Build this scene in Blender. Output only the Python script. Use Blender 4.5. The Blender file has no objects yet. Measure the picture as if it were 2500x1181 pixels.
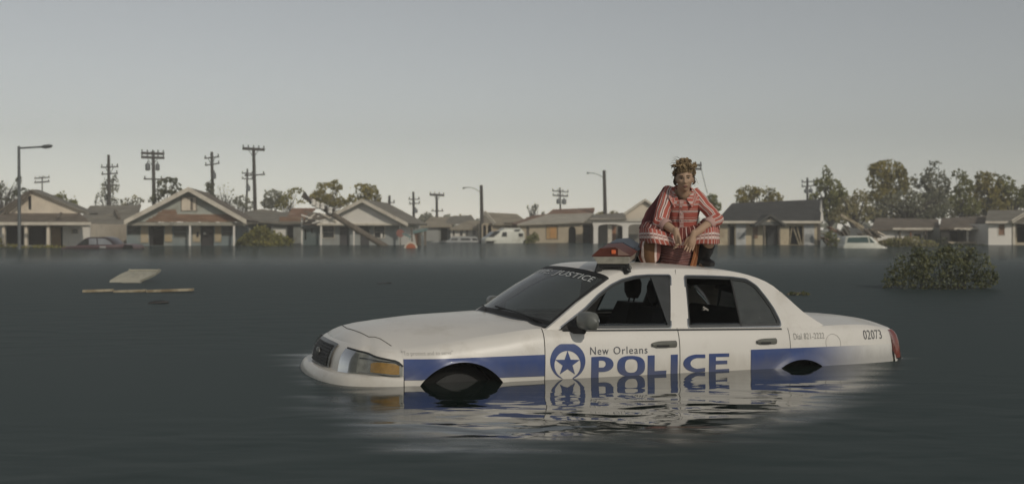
import bpy, bmesh, math, random
import numpy as np
from mathutils import Vector, Matrix, Euler, noise
from mathutils.geometry import tessellate_polygon
from mathutils.bvhtree import BVHTree

scene = bpy.context.scene
col = scene.collection
R = math.radians
rnd = random.Random(7)

# ------------------------------------------------------------------ camera
EYE = 1.123          # eye height above the flood water
FPX = 2700.0         # focal length in pixels of the 2500 px wide photograph
cam_d = bpy.data.cameras.new('camera')
cam = bpy.data.objects.new('camera', cam_d)
col.objects.link(cam)
cam.location = (0, 0, EYE)
cam.rotation_euler = (R(90), 0, 0)
cam_d.sensor_width = 36.0
cam_d.lens = 36.0 * FPX / 2500.0
cam_d.shift_y = -30.5 / 2500.0
cam_d.clip_start = 0.05
cam_d.clip_end = 6000
cam_d.dof.use_dof = True
cam_d.dof.focus_distance = 8.9
cam_d.dof.aperture_fstop = 2.4
scene.camera = cam

# ------------------------------------------------------------------ sky and sun
SUN_AZ = R(150)      # clockwise from +Y (the view direction): behind the camera on the right
SUN_EL = R(29)
world = bpy.data.worlds.new('World')
scene.world = world
world.use_nodes = True
wn, wl = world.node_tree.nodes, world.node_tree.links
wn.clear()
sky = wn.new('ShaderNodeTexSky')
sky.sky_type = 'NISHITA'
sky.sun_disc = False
sky.sun_elevation = SUN_EL
sky.sun_rotation = SUN_AZ
sky.air_density = 1.0
sky.dust_density = 0.05
sky.ozone_density = 1.0
hsv = wn.new('ShaderNodeHueSaturation')
hsv.inputs['Saturation'].default_value = 0.30
warm = wn.new('ShaderNodeMix'); warm.data_type = 'RGBA'; warm.blend_type = 'MULTIPLY'
warm.inputs[0].default_value = 1.0
warm.inputs[7].default_value = (1.0, 0.985, 0.95, 1)
bg = wn.new('ShaderNodeBackground')
bg.inputs['Strength'].default_value = 0.12
wo = wn.new('ShaderNodeOutputWorld')
wl.new(sky.outputs[0], hsv.inputs['Color'])
wl.new(hsv.outputs[0], warm.inputs[6])
wl.new(warm.outputs[2], bg.inputs['Color'])
wl.new(bg.outputs[0], wo.inputs['Surface'])

sun_d = bpy.data.lights.new('sun', 'SUN')
sun_d.energy = 2.65
sun_d.angle = R(0.5)
sun_d.color = (1.0, 0.92, 0.80)
sun = bpy.data.objects.new('sun', sun_d)
col.objects.link(sun)
SUN_DIR = Vector((math.sin(SUN_AZ) * math.cos(SUN_EL), math.cos(SUN_AZ) * math.cos(SUN_EL), math.sin(SUN_EL)))
sun.rotation_euler = SUN_DIR.to_track_quat('Z', 'Y').to_euler()
sun.location = SUN_DIR * 50

vs = scene.view_settings
scene.display_settings.display_device = 'sRGB'
vs.view_transform = 'Standard'
vs.look = 'None'
vs.exposure = -0.86
vs.gamma = 1.0
vs.use_curve_mapping = False
scene.cycles.max_bounces = 8
scene.cycles.transparent_max_bounces = 16
scene.cycles.volume_bounces = 0
scene.cycles.use_denoising = True

# ------------------------------------------------------------------ helpers
def at(px, py, Y):
    """the point at distance Y seen at pixel (px, py) of the 2500x1181 photograph"""
    return Vector(((px - 1250.0) / FPX * Y, Y, EYE - (py - 560.0) / FPX * Y))

def tag(o, label=None, cat=None, group=None, kind=None):
    if label: o['label'] = label
    if cat: o['category'] = cat
    if group: o['group'] = group
    if kind: o['kind'] = kind
    return o

def empty(name, loc=(0, 0, 0), rz=0.0, label=None, cat=None, group=None):
    o = bpy.data.objects.new(name, None)
    col.objects.link(o)
    o.empty_display_size = 0.2
    o.location = loc
    o.rotation_euler = (0, 0, rz)
    return tag(o, label, cat, group)

def copy_tree(o, parent=None):
    c = o.copy()
    col.objects.link(c)
    if parent: c.parent = parent
    for ch in list(o.children):
        copy_tree(ch, c)
    return c

class MB:
    """collects simple shapes and links them as ONE mesh object"""
    def __init__(s):
        s.v, s.f, s.m, s.uv = [], [], [], {}
    def add(s, vs_, fs, m=0, uvs=None):
        b = len(s.v)
        s.v += [tuple(p) for p in vs_]
        for i, fc in enumerate(fs):
            s.f.append(tuple(b + k for k in fc)); s.m.append(m)
        if uvs:
            for i, q in enumerate(uvs): s.uv[b + i] = q
        return b
    def box(s, c, size, m=0, rot=None):
        hx, hy, hz = size[0] / 2, size[1] / 2, size[2] / 2
        p = [Vector((x, y, z)) for z in (-hz, hz) for y in (-hy, hy) for x in (-hx, hx)]
        if rot is not None: p = [rot @ q for q in p]
        c = Vector(c)
        s.add([q + c for q in p], [(0, 2, 3, 1), (4, 5, 7, 6), (0, 1, 5, 4), (2, 6, 7, 3), (0, 4, 6, 2), (1, 3, 7, 5)], m)
    def bar(s, a, b, w, d, m=0, up=(0, 0, 1)):
        a, b = Vector(a), Vector(b)
        t = (b - a); L = t.length
        if L < 1e-6: return
        t.normalize(); up = Vector(up)
        x = t.cross(up)
        if x.length < 1e-4: x = t.cross(Vector((0, 1, 0)))
        x.normalize(); y = x.cross(t)
        rot = Matrix((x, t, y)).transposed()
        s.box((a + b) / 2, (w, L, d), m, rot)
    def tube(s, pts, rad, n=8, m=0, cap=True, uv=False, twist=0.0):
        pts = [Vector(p) for p in pts]
        if not hasattr(rad, '__len__'): rad = [rad] * len(pts)
        t0 = (pts[1] - pts[0]).normalized()
        ref = Vector((0, 0, 1)) if abs(t0.z) < 0.9 else Vector((1, 0, 0))
        x = (ref - t0 * ref.dot(t0)).normalized()
        vs_, uvs = [], []
        L = 0
        for i, p in enumerate(pts):
            if i == 0: t = pts[1] - pts[0]
            elif i == len(pts) - 1: t = pts[-1] - pts[-2]
            else: t = pts[i + 1] - pts[i - 1]
            if i: L += (p - pts[i - 1]).length
            t.normalize()
            x = (x - t * x.dot(t))
            if x.length < 1e-5: x = t.orthogonal()
            x.normalize(); y = t.cross(x)
            r = rad[i]
            rx, ry = (r if hasattr(r, '__len__') else (r, r))
            for k in range(n + (1 if uv else 0)):
                a = 2 * math.pi * k / n + twist
                vs_.append(p + x * (rx * math.cos(a)) + y * (ry * math.sin(a)))
                uvs.append((k / n, L))
        fs = []
        nn = n + (1 if uv else 0)
        for i in range(len(pts) - 1):
            for k in range(n):
                k2 = (k + 1) if uv else (k + 1) % n
                fs.append((i * nn + k, i * nn + k2, (i + 1) * nn + k2, (i + 1) * nn + k))
        if cap:
            fs.append(tuple(range(n))[::-1])
            fs.append(tuple((len(pts) - 1) * nn + k for k in range(n)))
        s.add(vs_, fs, m, uvs if uv else None)
    def lathe(s, prof, c, axis='z', n=20, m=0):
        """prof: list of (r, h) along axis"""
        c = Vector(c); vs_ = []
        for r, h in prof:
            for k in range(n):
                a = 2 * math.pi * k / n
                q = (r * math.cos(a), r * math.sin(a), h)
                if axis == 'y': q = (q[0], h, q[1])
                if axis == 'x': q = (h, q[0], q[1])
                vs_.append(c + Vector(q))
        fs = []
        for i in range(len(prof) - 1):
            for k in range(n):
                fs.append((i * n + k, i * n + (k + 1) % n, (i + 1) * n + (k + 1) % n, (i + 1) * n + k))
        fs.append(tuple(range(n))); fs.append(tuple((len(prof) - 1) * n + k for k in range(n)))
        s.add(vs_, fs, m)
    def grid(s, P, m=0, uv=None, closed=False, flip=False):
        nr, nc = len(P), len(P[0])
        vs_ = [p for row in P for p in row]
        fs = []
        for i in range(nr - 1):
            for j in range(nc if closed else nc - 1):
                j2 = (j + 1) % nc
                q = (i * nc + j, i * nc + j2, (i + 1) * nc + j2, (i + 1) * nc + j)
                fs.append(q[::-1] if flip else q)
        uvs = None
        if uv: uvs = [(j / (nc - 1), i / (nr - 1)) for i in range(nr) for j in range(nc)]
        s.add(vs_, fs, m, uvs)
    def slab(s, outer, holes, fn, m=0):
        """extrude a 2D polygon with holes; fn(a, b, side) -> 3D, side 0 front / 1 back"""
        loops = [outer] + list(holes)
        flat = [p for l in loops for p in l]
        tris = tessellate_polygon([[Vector((p[0], p[1], 0)) for p in l] for l in loops])
        n = len(flat)
        vs_ = [fn(p[0], p[1], 0) for p in flat] + [fn(p[0], p[1], 1) for p in flat]
        fs = []
        for t in tris:
            a, b, c = flat[t[0]], flat[t[1]], flat[t[2]]
            ar = (b[0] - a[0]) * (c[1] - a[1]) - (b[1] - a[1]) * (c[0] - a[0])
            t = tuple(t) if ar > 0 else tuple(t)[::-1]
            fs.append(t); fs.append(tuple(k + n for k in t[::-1]))
        o = 0
        for l in loops:
            for k in range(len(l)):
                a, b = o + k, o + (k + 1) % len(l)
                fs.append((a, b, b + n, a + n))
            o += len(l)
        s.add(vs_, fs, m)
    def build(s, name, mats, parent=None, smooth=False, angle=35, bevel=0.0, fixn=True, kind=None):
        me = bpy.data.meshes.new(name)
        me.from_pydata(s.v, [], s.f)
        if not isinstance(mats, (list, tuple)): mats = [mats]
        for q in mats: me.materials.append(q)
        if len(mats) > 1: me.polygons.foreach_set('material_index', s.m)
        if s.uv:
            lay = me.uv_layers.new(name='UVMap')
            for lp in me.loops:
                lay.data[lp.index].uv = s.uv.get(lp.vertex_index, (0, 0))
        if fixn or bevel:
            bm = bmesh.new(); bm.from_mesh(me)
            if fixn: bmesh.ops.recalc_face_normals(bm, faces=bm.faces)
            if bevel:
                es = [e for e in bm.edges if len(e.link_faces) == 2 and e.calc_face_angle(0) > 0.6]
                bmesh.ops.bevel(bm, geom=es, offset=bevel, segments=2, affect='EDGES', profile=0.6, clamp_overlap=True)
            bm.to_mesh(me); bm.free()
        if smooth:
            me.polygons.foreach_set('use_smooth', [True] * len(me.polygons))
            if angle < 180: me.set_sharp_from_angle(angle=R(angle))
        me.update()
        o = bpy.data.objects.new(name, me)
        col.objects.link(o)
        if parent: o.parent = parent
        if kind: o['kind'] = kind
        return o

def mesh_copy(o, parent, loc=None, rot=None):
    c = o.copy(); col.objects.link(c); c.parent = parent
    if loc is not None: c.location = loc
    if rot is not None: c.rotation_euler = rot
    return c

def crom(ts, ps, t):
    """Catmull-Rom through points ps at increasing parameters ts"""
    n = len(ts)
    if t <= ts[0]: return np.array(ps[0], float)
    if t >= ts[-1]: return np.array(ps[-1], float)
    i = 0
    while ts[i + 1] < t: i += 1
    p1, p2 = np.array(ps[i], float), np.array(ps[i + 1], float)
    h = ts[i + 1] - ts[i]
    m1 = (p2 - np.array(ps[i - 1], float)) / (ts[i + 1] - ts[i - 1]) if i > 0 else (p2 - p1) / h
    m2 = (np.array(ps[i + 2], float) - p1) / (ts[i + 2] - ts[i]) if i + 2 < n else (p2 - p1) / h
    x = (t - ts[i]) / h
    return ((2 * x**3 - 3 * x**2 + 1) * p1 + (x**3 - 2 * x**2 + x) * h * m1
            + (-2 * x**3 + 3 * x**2) * p2 + (x**3 - x**2) * h * m2)

def crom_surface(rows, nu, nv):
    """smooth surface through a control net rows[i][j] of 3D points"""
    nr, nc = len(rows), len(rows[0])
    ti, tj = list(range(nr)), list(range(nc))
    out = []
    for a in range(nv + 1):
        v = (nr - 1) * a / nv
        crow = [crom(ti, [rows[i][j] for i in range(nr)], v) for j in range(nc)]
        out.append([tuple(crom(tj, crow, (nc - 1) * b / nu)) for b in range(nu + 1)])
    return out

# ------------------------------------------------------------------ materials
MATS = {}
def pm(name, color, rough=0.6, var=0.15, scale=3.0, bump=0.0, bscale=None, metal=0.0, spec=0.5, dirt=None, dscale=1.2, dlo=0.5, dhi=0.7, coat=0.0, stretch=None):
    """procedural principled material: colour broken up by noise, optional dirt stains and fine bump"""
    if name in MATS: return MATS[name]
    m = bpy.data.materials.new(name); m.use_nodes = True
    nt = m.node_tree; N, L = nt.nodes, nt.links
    b = N['Principled BSDF']
    tc = N.new('ShaderNodeTexCoord')
    src = tc.outputs['Object']
    if stretch:
        mp = N.new('ShaderNodeMapping'); mp.inputs['Scale'].default_value = stretch
        L.new(src, mp.inputs[0]); src = mp.outputs[0]
    nz = N.new('ShaderNodeTexNoise'); nz.inputs['Scale'].default_value = scale; nz.inputs['Detail'].default_value = 5
    L.new(src, nz.inputs['Vector'])
    rp = N.new('ShaderNodeMapRange')
    rp.inputs['From Min'].default_value = 0.3; rp.inputs['From Max'].default_value = 0.7
    rp.inputs['To Min'].default_value = 1 - var; rp.inputs['To Max'].default_value = 1 + var
    L.new(nz.outputs['Fac'], rp.inputs['Value'])
    mx = N.new('ShaderNodeVectorMath'); mx.operation = 'SCALE'
    mx.inputs[0].default_value = color[:3]
    L.new(rp.outputs[0], mx.inputs['Scale'])
    out = mx.outputs[0]
    if dirt:
        n2 = N.new('ShaderNodeTexNoise'); n2.inputs['Scale'].default_value = dscale; n2.inputs['Detail'].default_value = 8; n2.inputs['Roughness'].default_value = 0.7
        L.new(src, n2.inputs['Vector'])
        r2 = N.new('ShaderNodeMapRange'); r2.inputs['From Min'].default_value = dlo; r2.inputs['From Max'].default_value = dhi
        L.new(n2.outputs['Fac'], r2.inputs['Value'])
        mm = N.new('ShaderNodeMix'); mm.data_type = 'RGBA'
        L.new(r2.outputs[0], mm.inputs[0]); L.new(out, mm.inputs[6]); mm.inputs[7].default_value = (*dirt[:3], 1)
        out = mm.outputs[2]
    L.new(out, b.inputs['Base Color'])
    b.inputs['Roughness'].default_value = rough
    b.inputs['Metallic'].default_value = metal
    b.inputs['Specular IOR Level'].default_value = spec
    b.inputs['Coat Weight'].default_value = coat
    if bump > 0:
        n3 = N.new('ShaderNodeTexNoise'); n3.inputs['Scale'].default_value = bscale or scale * 6; n3.inputs['Detail'].default_value = 2
        L.new(src, n3.inputs['Vector'])
        bp = N.new('ShaderNodeBump'); bp.inputs['Strength'].default_value = bump; bp.inputs['Distance'].default_value = 0.12 / (bscale or scale * 6)
        L.new(n3.outputs['Fac'], bp.inputs['Height']); L.new(bp.outputs[0], b.inputs['Normal'])
    MATS[name] = m
    return m

def glass(name, tint=(0.75, 0.8, 0.8), rough=0.02, dark=0.0, ior=1.5):
    """thin pane: a little of it reflects by Fresnel, the rest passes through tinted; dark = share of plain grey diffuse over it"""
    if name in MATS: return MATS[name]
    m = bpy.data.materials.new(name); m.use_nodes = True
    N, L = m.node_tree.nodes, m.node_tree.links
    N.clear()
    o = N.new('ShaderNodeOutputMaterial')
    tr = N.new('ShaderNodeBsdfTransparent'); tr.inputs[0].default_value = (*tint, 1)
    gl = N.new('ShaderNodeBsdfGlossy'); gl.inputs['Roughness'].default_value = rough; gl.inputs[0].default_value = (0.9, 0.9, 0.9, 1)
    fr = N.new('ShaderNodeFresnel'); fr.inputs[0].default_value = ior
    mx = N.new('ShaderNodeMixShader')
    L.new(fr.outputs[0], mx.inputs[0]); L.new(tr.outputs[0], mx.inputs[1]); L.new(gl.outputs[0], mx.inputs[2])
    last = mx.outputs[0]
    if dark > 0:
        df = N.new('ShaderNodeBsdfDiffuse'); df.inputs[0].default_value = (0.15, 0.16, 0.155, 1)
        nz = N.new('ShaderNodeTexNoise'); nz.inputs['Scale'].default_value = 6
        mr = N.new('ShaderNodeMapRange'); mr.inputs['To Min'].default_value = dark * 0.6; mr.inputs['To Max'].default_value = dark * 1.4
        L.new(nz.outputs['Fac'], mr.inputs['Value'])
        m2 = N.new('ShaderNodeMixShader'); L.new(mr.outputs[0], m2.inputs[0])
        L.new(last, m2.inputs[1]); L.new(df.outputs[0], m2.inputs[2]); last = m2.outputs[0]
    L.new(last, o.inputs[0])
    MATS[name] = m
    return m

# ------------------------------------------------------------------ flood water
CAR_LOC = Vector((-0.70667053, 8.95043706, -0.56))
CAR_YAW = R(20.183)
CAR_PITCH = math.atan(0.024)

def water_material():
    m = bpy.data.materials.new('flood_water'); m.use_nodes = True
    N, L = m.node_tree.nodes, m.node_tree.links
    b = N['Principled BSDF']
    geo = N.new('ShaderNodeNewGeometry')
    # car frame of the point: x along the car, y away from the camera
    mp = N.new('ShaderNodeMapping'); mp.vector_type = 'TEXTURE'
    mp.inputs['Location'].default_value = (CAR_LOC.x, CAR_LOC.y, 0)
    mp.inputs['Rotation'].default_value = (0, 0, CAR_YAW)
    L.new(geo.outputs['Position'], mp.inputs[0])
    nzb = N.new('ShaderNodeTexNoise'); nzb.inputs['Scale'].default_value = 1.0; nzb.inputs['Detail'].default_value = 4
    stm = N.new('ShaderNodeMapping'); stm.inputs['Scale'].default_value = (1.1, 4.2, 1); L.new(geo.outputs['Position'], stm.inputs[0]); L.new(stm.outputs[0], nzb.inputs['Vector'])
    def M_(op, a, b=None, c=None):
        n = N.new('ShaderNodeMath'); n.operation = op
        for i, q in enumerate((a, b, c)):
            if q is None: continue
            if isinstance(q, (int, float)): n.inputs[i].default_value = q
            else: L.new(q, n.inputs[i])
        return n.outputs[0]
    sx = N.new('ShaderNodeSeparateXYZ'); L.new(mp.outputs[0], sx.inputs[0])
    sw = N.new('ShaderNodeSeparateXYZ'); L.new(geo.outputs['Position'], sw.inputs[0])
    # smooth zone shaped to the car's reflection, rough in the open, smoother by houses
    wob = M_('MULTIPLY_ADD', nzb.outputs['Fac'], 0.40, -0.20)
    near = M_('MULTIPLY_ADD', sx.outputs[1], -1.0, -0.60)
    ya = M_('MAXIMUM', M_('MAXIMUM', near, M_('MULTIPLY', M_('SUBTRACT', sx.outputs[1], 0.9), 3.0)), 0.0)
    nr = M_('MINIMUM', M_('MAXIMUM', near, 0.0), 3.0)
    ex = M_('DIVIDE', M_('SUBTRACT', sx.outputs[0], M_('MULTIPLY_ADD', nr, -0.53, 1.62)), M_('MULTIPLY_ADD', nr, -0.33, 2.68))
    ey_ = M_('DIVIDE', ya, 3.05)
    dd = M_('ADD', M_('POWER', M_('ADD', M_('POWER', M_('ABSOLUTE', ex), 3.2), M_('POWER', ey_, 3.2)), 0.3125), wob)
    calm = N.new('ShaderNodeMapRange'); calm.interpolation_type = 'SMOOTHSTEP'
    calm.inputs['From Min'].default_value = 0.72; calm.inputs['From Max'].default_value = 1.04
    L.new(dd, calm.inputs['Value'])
    lee = N.new('ShaderNodeMapRange'); lee.interpolation_type = 'SMOOTHSTEP'
    lee.inputs['From Min'].default_value = 20; lee.inputs['From Max'].default_value = 52
    lee.inputs['To Min'].default_value = 0.45; lee.inputs['To Max'].default_value = 0.09
    L.new(sw.outputs[1], lee.inputs['Value'])
    rgh = M_('ADD', M_('MULTIPLY', calm.outputs[0], M_('SUBTRACT', lee.outputs[0], 0.03)), 0.03)
    L.new(rgh, b.inputs['Roughness'])
    side_d = M_('SUBTRACT', M_('ABSOLUTE', sx.outputs[1]), 0.95)
    # ripples: long lazy ones and short ones, growing away from the car's side
    def noise_tex(scale, detail, sx, sy):
        q = N.new('ShaderNodeMapping'); q.inputs['Scale'].default_value = (sx, sy, 1); q.inputs['Rotation'].default_value = (0, 0, R(12))
        L.new(geo.outputs['Position'], q.inputs[0])
        n = N.new('ShaderNodeTexNoise'); n.inputs['Scale'].default_value = scale; n.inputs['Detail'].default_value = detail; n.inputs['Distortion'].default_value = 0.6
        L.new(q.outputs[0], n.inputs['Vector'])
        return n.outputs['Fac']
    n1 = noise_tex(2.4, 1.0, 0.6, 1.0)
    n2 = noise_tex(7.0, 1.5, 0.5, 1.0)
    amp = N.new('ShaderNodeMapRange'); amp.inputs['From Min'].default_value = 0.25; amp.inputs['From Max'].default_value = 2.1
    amp.inputs['To Min'].default_value = 0.05; amp.inputs['To Max'].default_value = 1.0
    L.new(side_d, amp.inputs['Value'])
    hm = N.new('ShaderNodeMath'); hm.operation = 'MULTIPLY_ADD'; hm.inputs[1].default_value = 0.16
    L.new(n2, hm.inputs[0]); L.new(n1, hm.inputs[2])
    bp = N.new('ShaderNodeBump'); bp.inputs['Distance'].default_value = 0.036
    L.new(amp.outputs[0], bp.inputs['Strength']); L.new(hm.outputs[0], bp.inputs['Height'])
    L.new(bp.outputs[0], b.inputs['Normal'])
    b.inputs['Base Color'].default_value = (0.010, 0.018, 0.015, 1)
    b.inputs['IOR'].default_value = 1.45
    b.inputs['Specular IOR Level'].default_value = 0.75
    # diffuse colour mixed in to dim open water's reflections, none around the car
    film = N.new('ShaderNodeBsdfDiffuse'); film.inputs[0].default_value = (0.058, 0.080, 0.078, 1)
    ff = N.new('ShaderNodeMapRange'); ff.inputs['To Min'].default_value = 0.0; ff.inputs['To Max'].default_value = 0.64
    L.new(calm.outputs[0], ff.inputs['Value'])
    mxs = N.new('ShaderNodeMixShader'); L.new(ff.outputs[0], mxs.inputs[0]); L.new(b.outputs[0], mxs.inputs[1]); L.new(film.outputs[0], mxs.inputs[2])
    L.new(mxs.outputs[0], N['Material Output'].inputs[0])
    return m

w = MB()
S = 3000
w.add([(-S, -S, 0), (S, -S, 0), (S, S, 0), (-S, S, 0)], [(0, 1, 2, 3)])
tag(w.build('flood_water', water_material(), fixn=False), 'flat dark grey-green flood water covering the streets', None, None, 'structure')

# ================================================================== the police car
# car frame: x runs back from the front axle, y away from the camera (the car's right), z up from the road
M_white = pm('car_white', (0.74, 0.705, 0.64), 0.36, 0.03, 2.0, dirt=(0.52, 0.47, 0.39), dscale=2.2, dlo=0.54, dhi=0.85, coat=0.2)
def scum_line(m, colr, strength):
    """dried mud film left along the flood line on the paint (object coordinates of the car)"""
    N, L = m.node_tree.nodes, m.node_tree.links
    b = N['Principled BSDF']; src = b.inputs['Base Color'].links[0].from_socket
    tc = N.new('ShaderNodeTexCoord'); sp = N.new('ShaderNodeSeparateXYZ'); L.new(tc.outputs['Object'], sp.inputs[0])
    lv = N.new('ShaderNodeMath'); lv.operation = 'MULTIPLY_ADD'; lv.inputs[1].default_value = -0.024; L.new(sp.outputs[0], lv.inputs[0]); L.new(sp.outputs[2], lv.inputs[2])
    mp = N.new('ShaderNodeMapping'); mp.inputs['Scale'].default_value = (5, 5, 1.2); L.new(tc.outputs['Object'], mp.inputs[0])
    nz = N.new('ShaderNodeTexNoise'); nz.inputs['Scale'].default_value = 1.6; nz.inputs['Detail'].default_value = 7; nz.inputs['Roughness'].default_value = .7; L.new(mp.outputs[0], nz.inputs['Vector'])
    ad = N.new('ShaderNodeMath'); ad.operation = 'MULTIPLY_ADD'; ad.inputs[1].default_value = -0.20; L.new(nz.outputs['Fac'], ad.inputs[0]); L.new(lv.outputs[0], ad.inputs[2])
    mr = N.new('ShaderNodeMapRange'); mr.inputs['From Min'].default_value = 0.49; mr.inputs['From Max'].default_value = 0.60; mr.inputs['To Min'].default_value = strength; mr.inputs['To Max'].default_value = 0
    L.new(ad.outputs[0], mr.inputs['Value'])
    mx = N.new('ShaderNodeMix'); mx.data_type = 'RGBA'; L.new(mr.outputs[0], mx.inputs[0]); L.new(src, mx.inputs[6]); mx.inputs[7].default_value = (*colr, 1)
    L.new(mx.outputs[2], b.inputs['Base Color'])
scum_line(M_white, (.36, .32, .25), .35)
M_blue = pm('stripe_blue', (0.032, 0.062, 0.20), 0.35, 0.06, 4.0, dirt=(0.06, 0.09, 0.22), dscale=3, coat=0.15)
M_black = pm('black_rubber', (0.012, 0.012, 0.012), 0.65, 0.2, 8)
M_tyre = pm('tyre_rubber', (0.010, 0.010, 0.0095), 0.85, 0.2, 8, spec=.12)
M_gap = pm('gap_dark', (0.15, 0.14, 0.12), 0.8, 0.1, 5)
M_trim = pm('dark_trim', (0.035, 0.038, 0.038), 0.4, 0.2, 8)
M_int = pm('interior', (0.016, 0.017, 0.018), 0.85, 0.2, 6)
M_chrome = pm('chrome', (0.55, 0.55, 0.53), 0.18, 0.1, 5, metal=1.0)
M_handle = pm('handle_gray', (0.13, 0.13, 0.11), 0.4, 0.15, 12)
M_mirror = pm('mirror_gray', (0.15, 0.155, 0.14), 0.38, 0.12, 8)
M_rim = pm('steel_rim', (0.022, 0.022, 0.021), 0.55, 0.25, 9, metal=0.3)
M_red = pm('tail_red', (0.20, 0.035, 0.018), 0.2, 0.2, 20, coat=0.5)
M_lens = pm('lamp_silver', (0.33, 0.33, 0.30), 0.42, 0.25, 22, metal=0.2)
M_lens2 = pm('lamp_dull', (0.14, 0.145, 0.135), 0.45, 0.25, 16, metal=0.1)
M_amber = pm('amber', (0.45, 0.24, 0.025), 0.25, 0.2, 26, coat=0.4)
M_text = pm('text_gray', (0.12, 0.12, 0.12), 0.5, 0.1, 9)
M_faint = pm('text_faint', (0.47, 0.45, 0.41), 0.5, 0.1, 9)
M_faint2 = pm('text_pale', (0.34, 0.33, 0.30), 0.5, 0.1, 9)
G_clear = glass('glass_clear', (0.62, 0.66, 0.66), 0.01, 0.03)
G_quarter = glass('glass_quarter', (0.42, 0.45, 0.45), 0.03, 0.42)
G_wind = glass('glass_wind', (0.42, 0.46, 0.46), 0.03, 0.34, 1.7)
G_lamp = glass('glass_lamp', (0.9, 0.9, 0.88), 0.12, 0.10, 1.35)

def stripe_fade_material():
    """blue band printed with a fade to the white paint along the rear wing"""
    m = bpy.data.materials.new('stripe_fade'); m.use_nodes = True
    N, L = m.node_tree.nodes, m.node_tree.links
    b = N['Principled BSDF']
    tc = N.new('ShaderNodeTexCoord'); sp = N.new('ShaderNodeSeparateXYZ'); L.new(tc.outputs['Object'], sp.inputs[0])
    nz = N.new('ShaderNodeTexNoise'); nz.inputs['Scale'].default_value = 3
    L.new(tc.outputs['Object'], nz.inputs['Vector'])
    ad = N.new('ShaderNodeMath'); ad.operation = 'MULTIPLY_ADD'; ad.inputs[1].default_value = 0.12; L.new(nz.outputs['Fac'], ad.inputs[0]); L.new(sp.outputs[0], ad.inputs[2])
    mr = N.new('ShaderNodeMapRange'); mr.interpolation_type = 'SMOOTHSTEP'
    mr.inputs['From Min'].default_value = 2.95; mr.inputs['From Max'].default_value = 3.75
    L.new(ad.outputs[0], mr.inputs['Value'])
    mx = N.new('ShaderNodeMix'); mx.data_type = 'RGBA'
    L.new(mr.outputs[0], mx.inputs[0]); mx.inputs[6].default_value = (0.036, 0.068, 0.21, 1); mx.inputs[7].default_value = (0.70, 0.68, 0.63, 1)
    L.new(mx.outputs[2], b.inputs['Base Color']); b.inputs['Roughness'].default_value = 0.32; b.inputs['Coat Weight'].default_value = 0.2
    return m
M_fade = stripe_fade_material()
scum_line(M_blue, (.12, .115, .12), .45); scum_line(M_fade, (.16, .15, .14), .4)

car = empty('police_car', CAR_LOC, 0, 'white police sedan with blue stripe half sunk in the flood water', 'police car')
car.rotation_euler = Euler((0, CAR_PITCH, CAR_YAW), 'XYZ')

# ---- body wall: perimeter stations (plan point) with a profile of (height, inset) levels
FN = [(.15,.12),(.28,.04),(.40,.005),(.48,0),(.54,0),(.585,.012),(.612,.04),(.618,.085),(.63,.095),(.69,.105),(.745,.125),(.79,.16),(.815,.20)]
FC = [(.15,.11),(.28,.04),(.40,.01),(.48,0),(.54,0),(.585,.006),(.612,.016),(.618,.03),(.63,.034),(.685,.04),(.735,.055),(.775,.085),(.802,.13)]
FS = [(.15,.10),(.28,.04),(.40,.015),(.48,.006),(.54,.002),(.60,0),(.66,0),(.71,.001),(.755,.006),(.80,.016),(.845,.036),(.882,.07),(.902,.115)]
def _fs(d): return [(w_ - d * k, i_) for (w_, i_), k in zip(FS, (0,0,0,0,0,0,0,.1,.25,.48,.72,.9,1))]
FB = [(.17,.09),(.30,.035),(.40,.015),(.48,.006),(.54,.002),(.60,0),(.66,0),(.72,.001),(.78,.006),(.835,.015),(.885,.03),(.925,.055),(.952,.09)]
DR = [(.18,.09),(.30,.035),(.40,.015),(.48,.006),(.54,.002),(.60,0),(.66,0),(.72,.001),(.78,.005),(.83,.012),(.88,.024),(.92,.040),(.948,.058)]
QP = [(.20,.08),(.31,.03),(.40,.012),(.48,.005),(.54,.002),(.60,0),(.66,0),(.72,.001),(.78,.004),(.83,.010),(.88,.022),(.93,.045),(.962,.085)]
Q2 = [(.22,.08),(.32,.03),(.41,.012),(.48,.005),(.54,.002),(.60,0),(.66,0),(.72,.002),(.78,.008),(.83,.016),(.875,.032),(.915,.06),(.936,.10)]
RC = [(.22,.10),(.35,.02),(.45,.0),(.52,0),(.58,0),(.62,.008),(.642,.03),(.65,.06),(.70,.07),(.775,.08),(.85,.10),(.895,.13),(.92,.17)]
STA = [((-.965,0),FN),((-.957,.2),FN),((-.935,.4),FN),((-.895,.58),FN),((-.825,.73),FN),((-.72,.83),FN),((-.585,.895),FC),((-.43,.935),FC),
       ((-.2,.957),_fs(.062)),((.0,.967),_fs(.034)),((.3,.973),_fs(-.010)),((.64,.975),FB),((1.2,.975),DR),((1.78,.975),DR),((2.3,.975),DR),((2.7,.972),DR),
       ((3.0,.967),DR),((3.3,.957),QP),((3.6,.937),QP),((3.84,.905),Q2),((4.0,.86),RC),((4.13,.78),RC),((4.22,.62),RC),((4.27,.4),RC),((4.29,.2),RC),((4.30,0),RC)]
NS = len(STA)
TS = list(range(NS))
PL = [s[0] for s in STA]
KS = list(range(13))

def plan(p):
    return crom(TS, PL, p)

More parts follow.
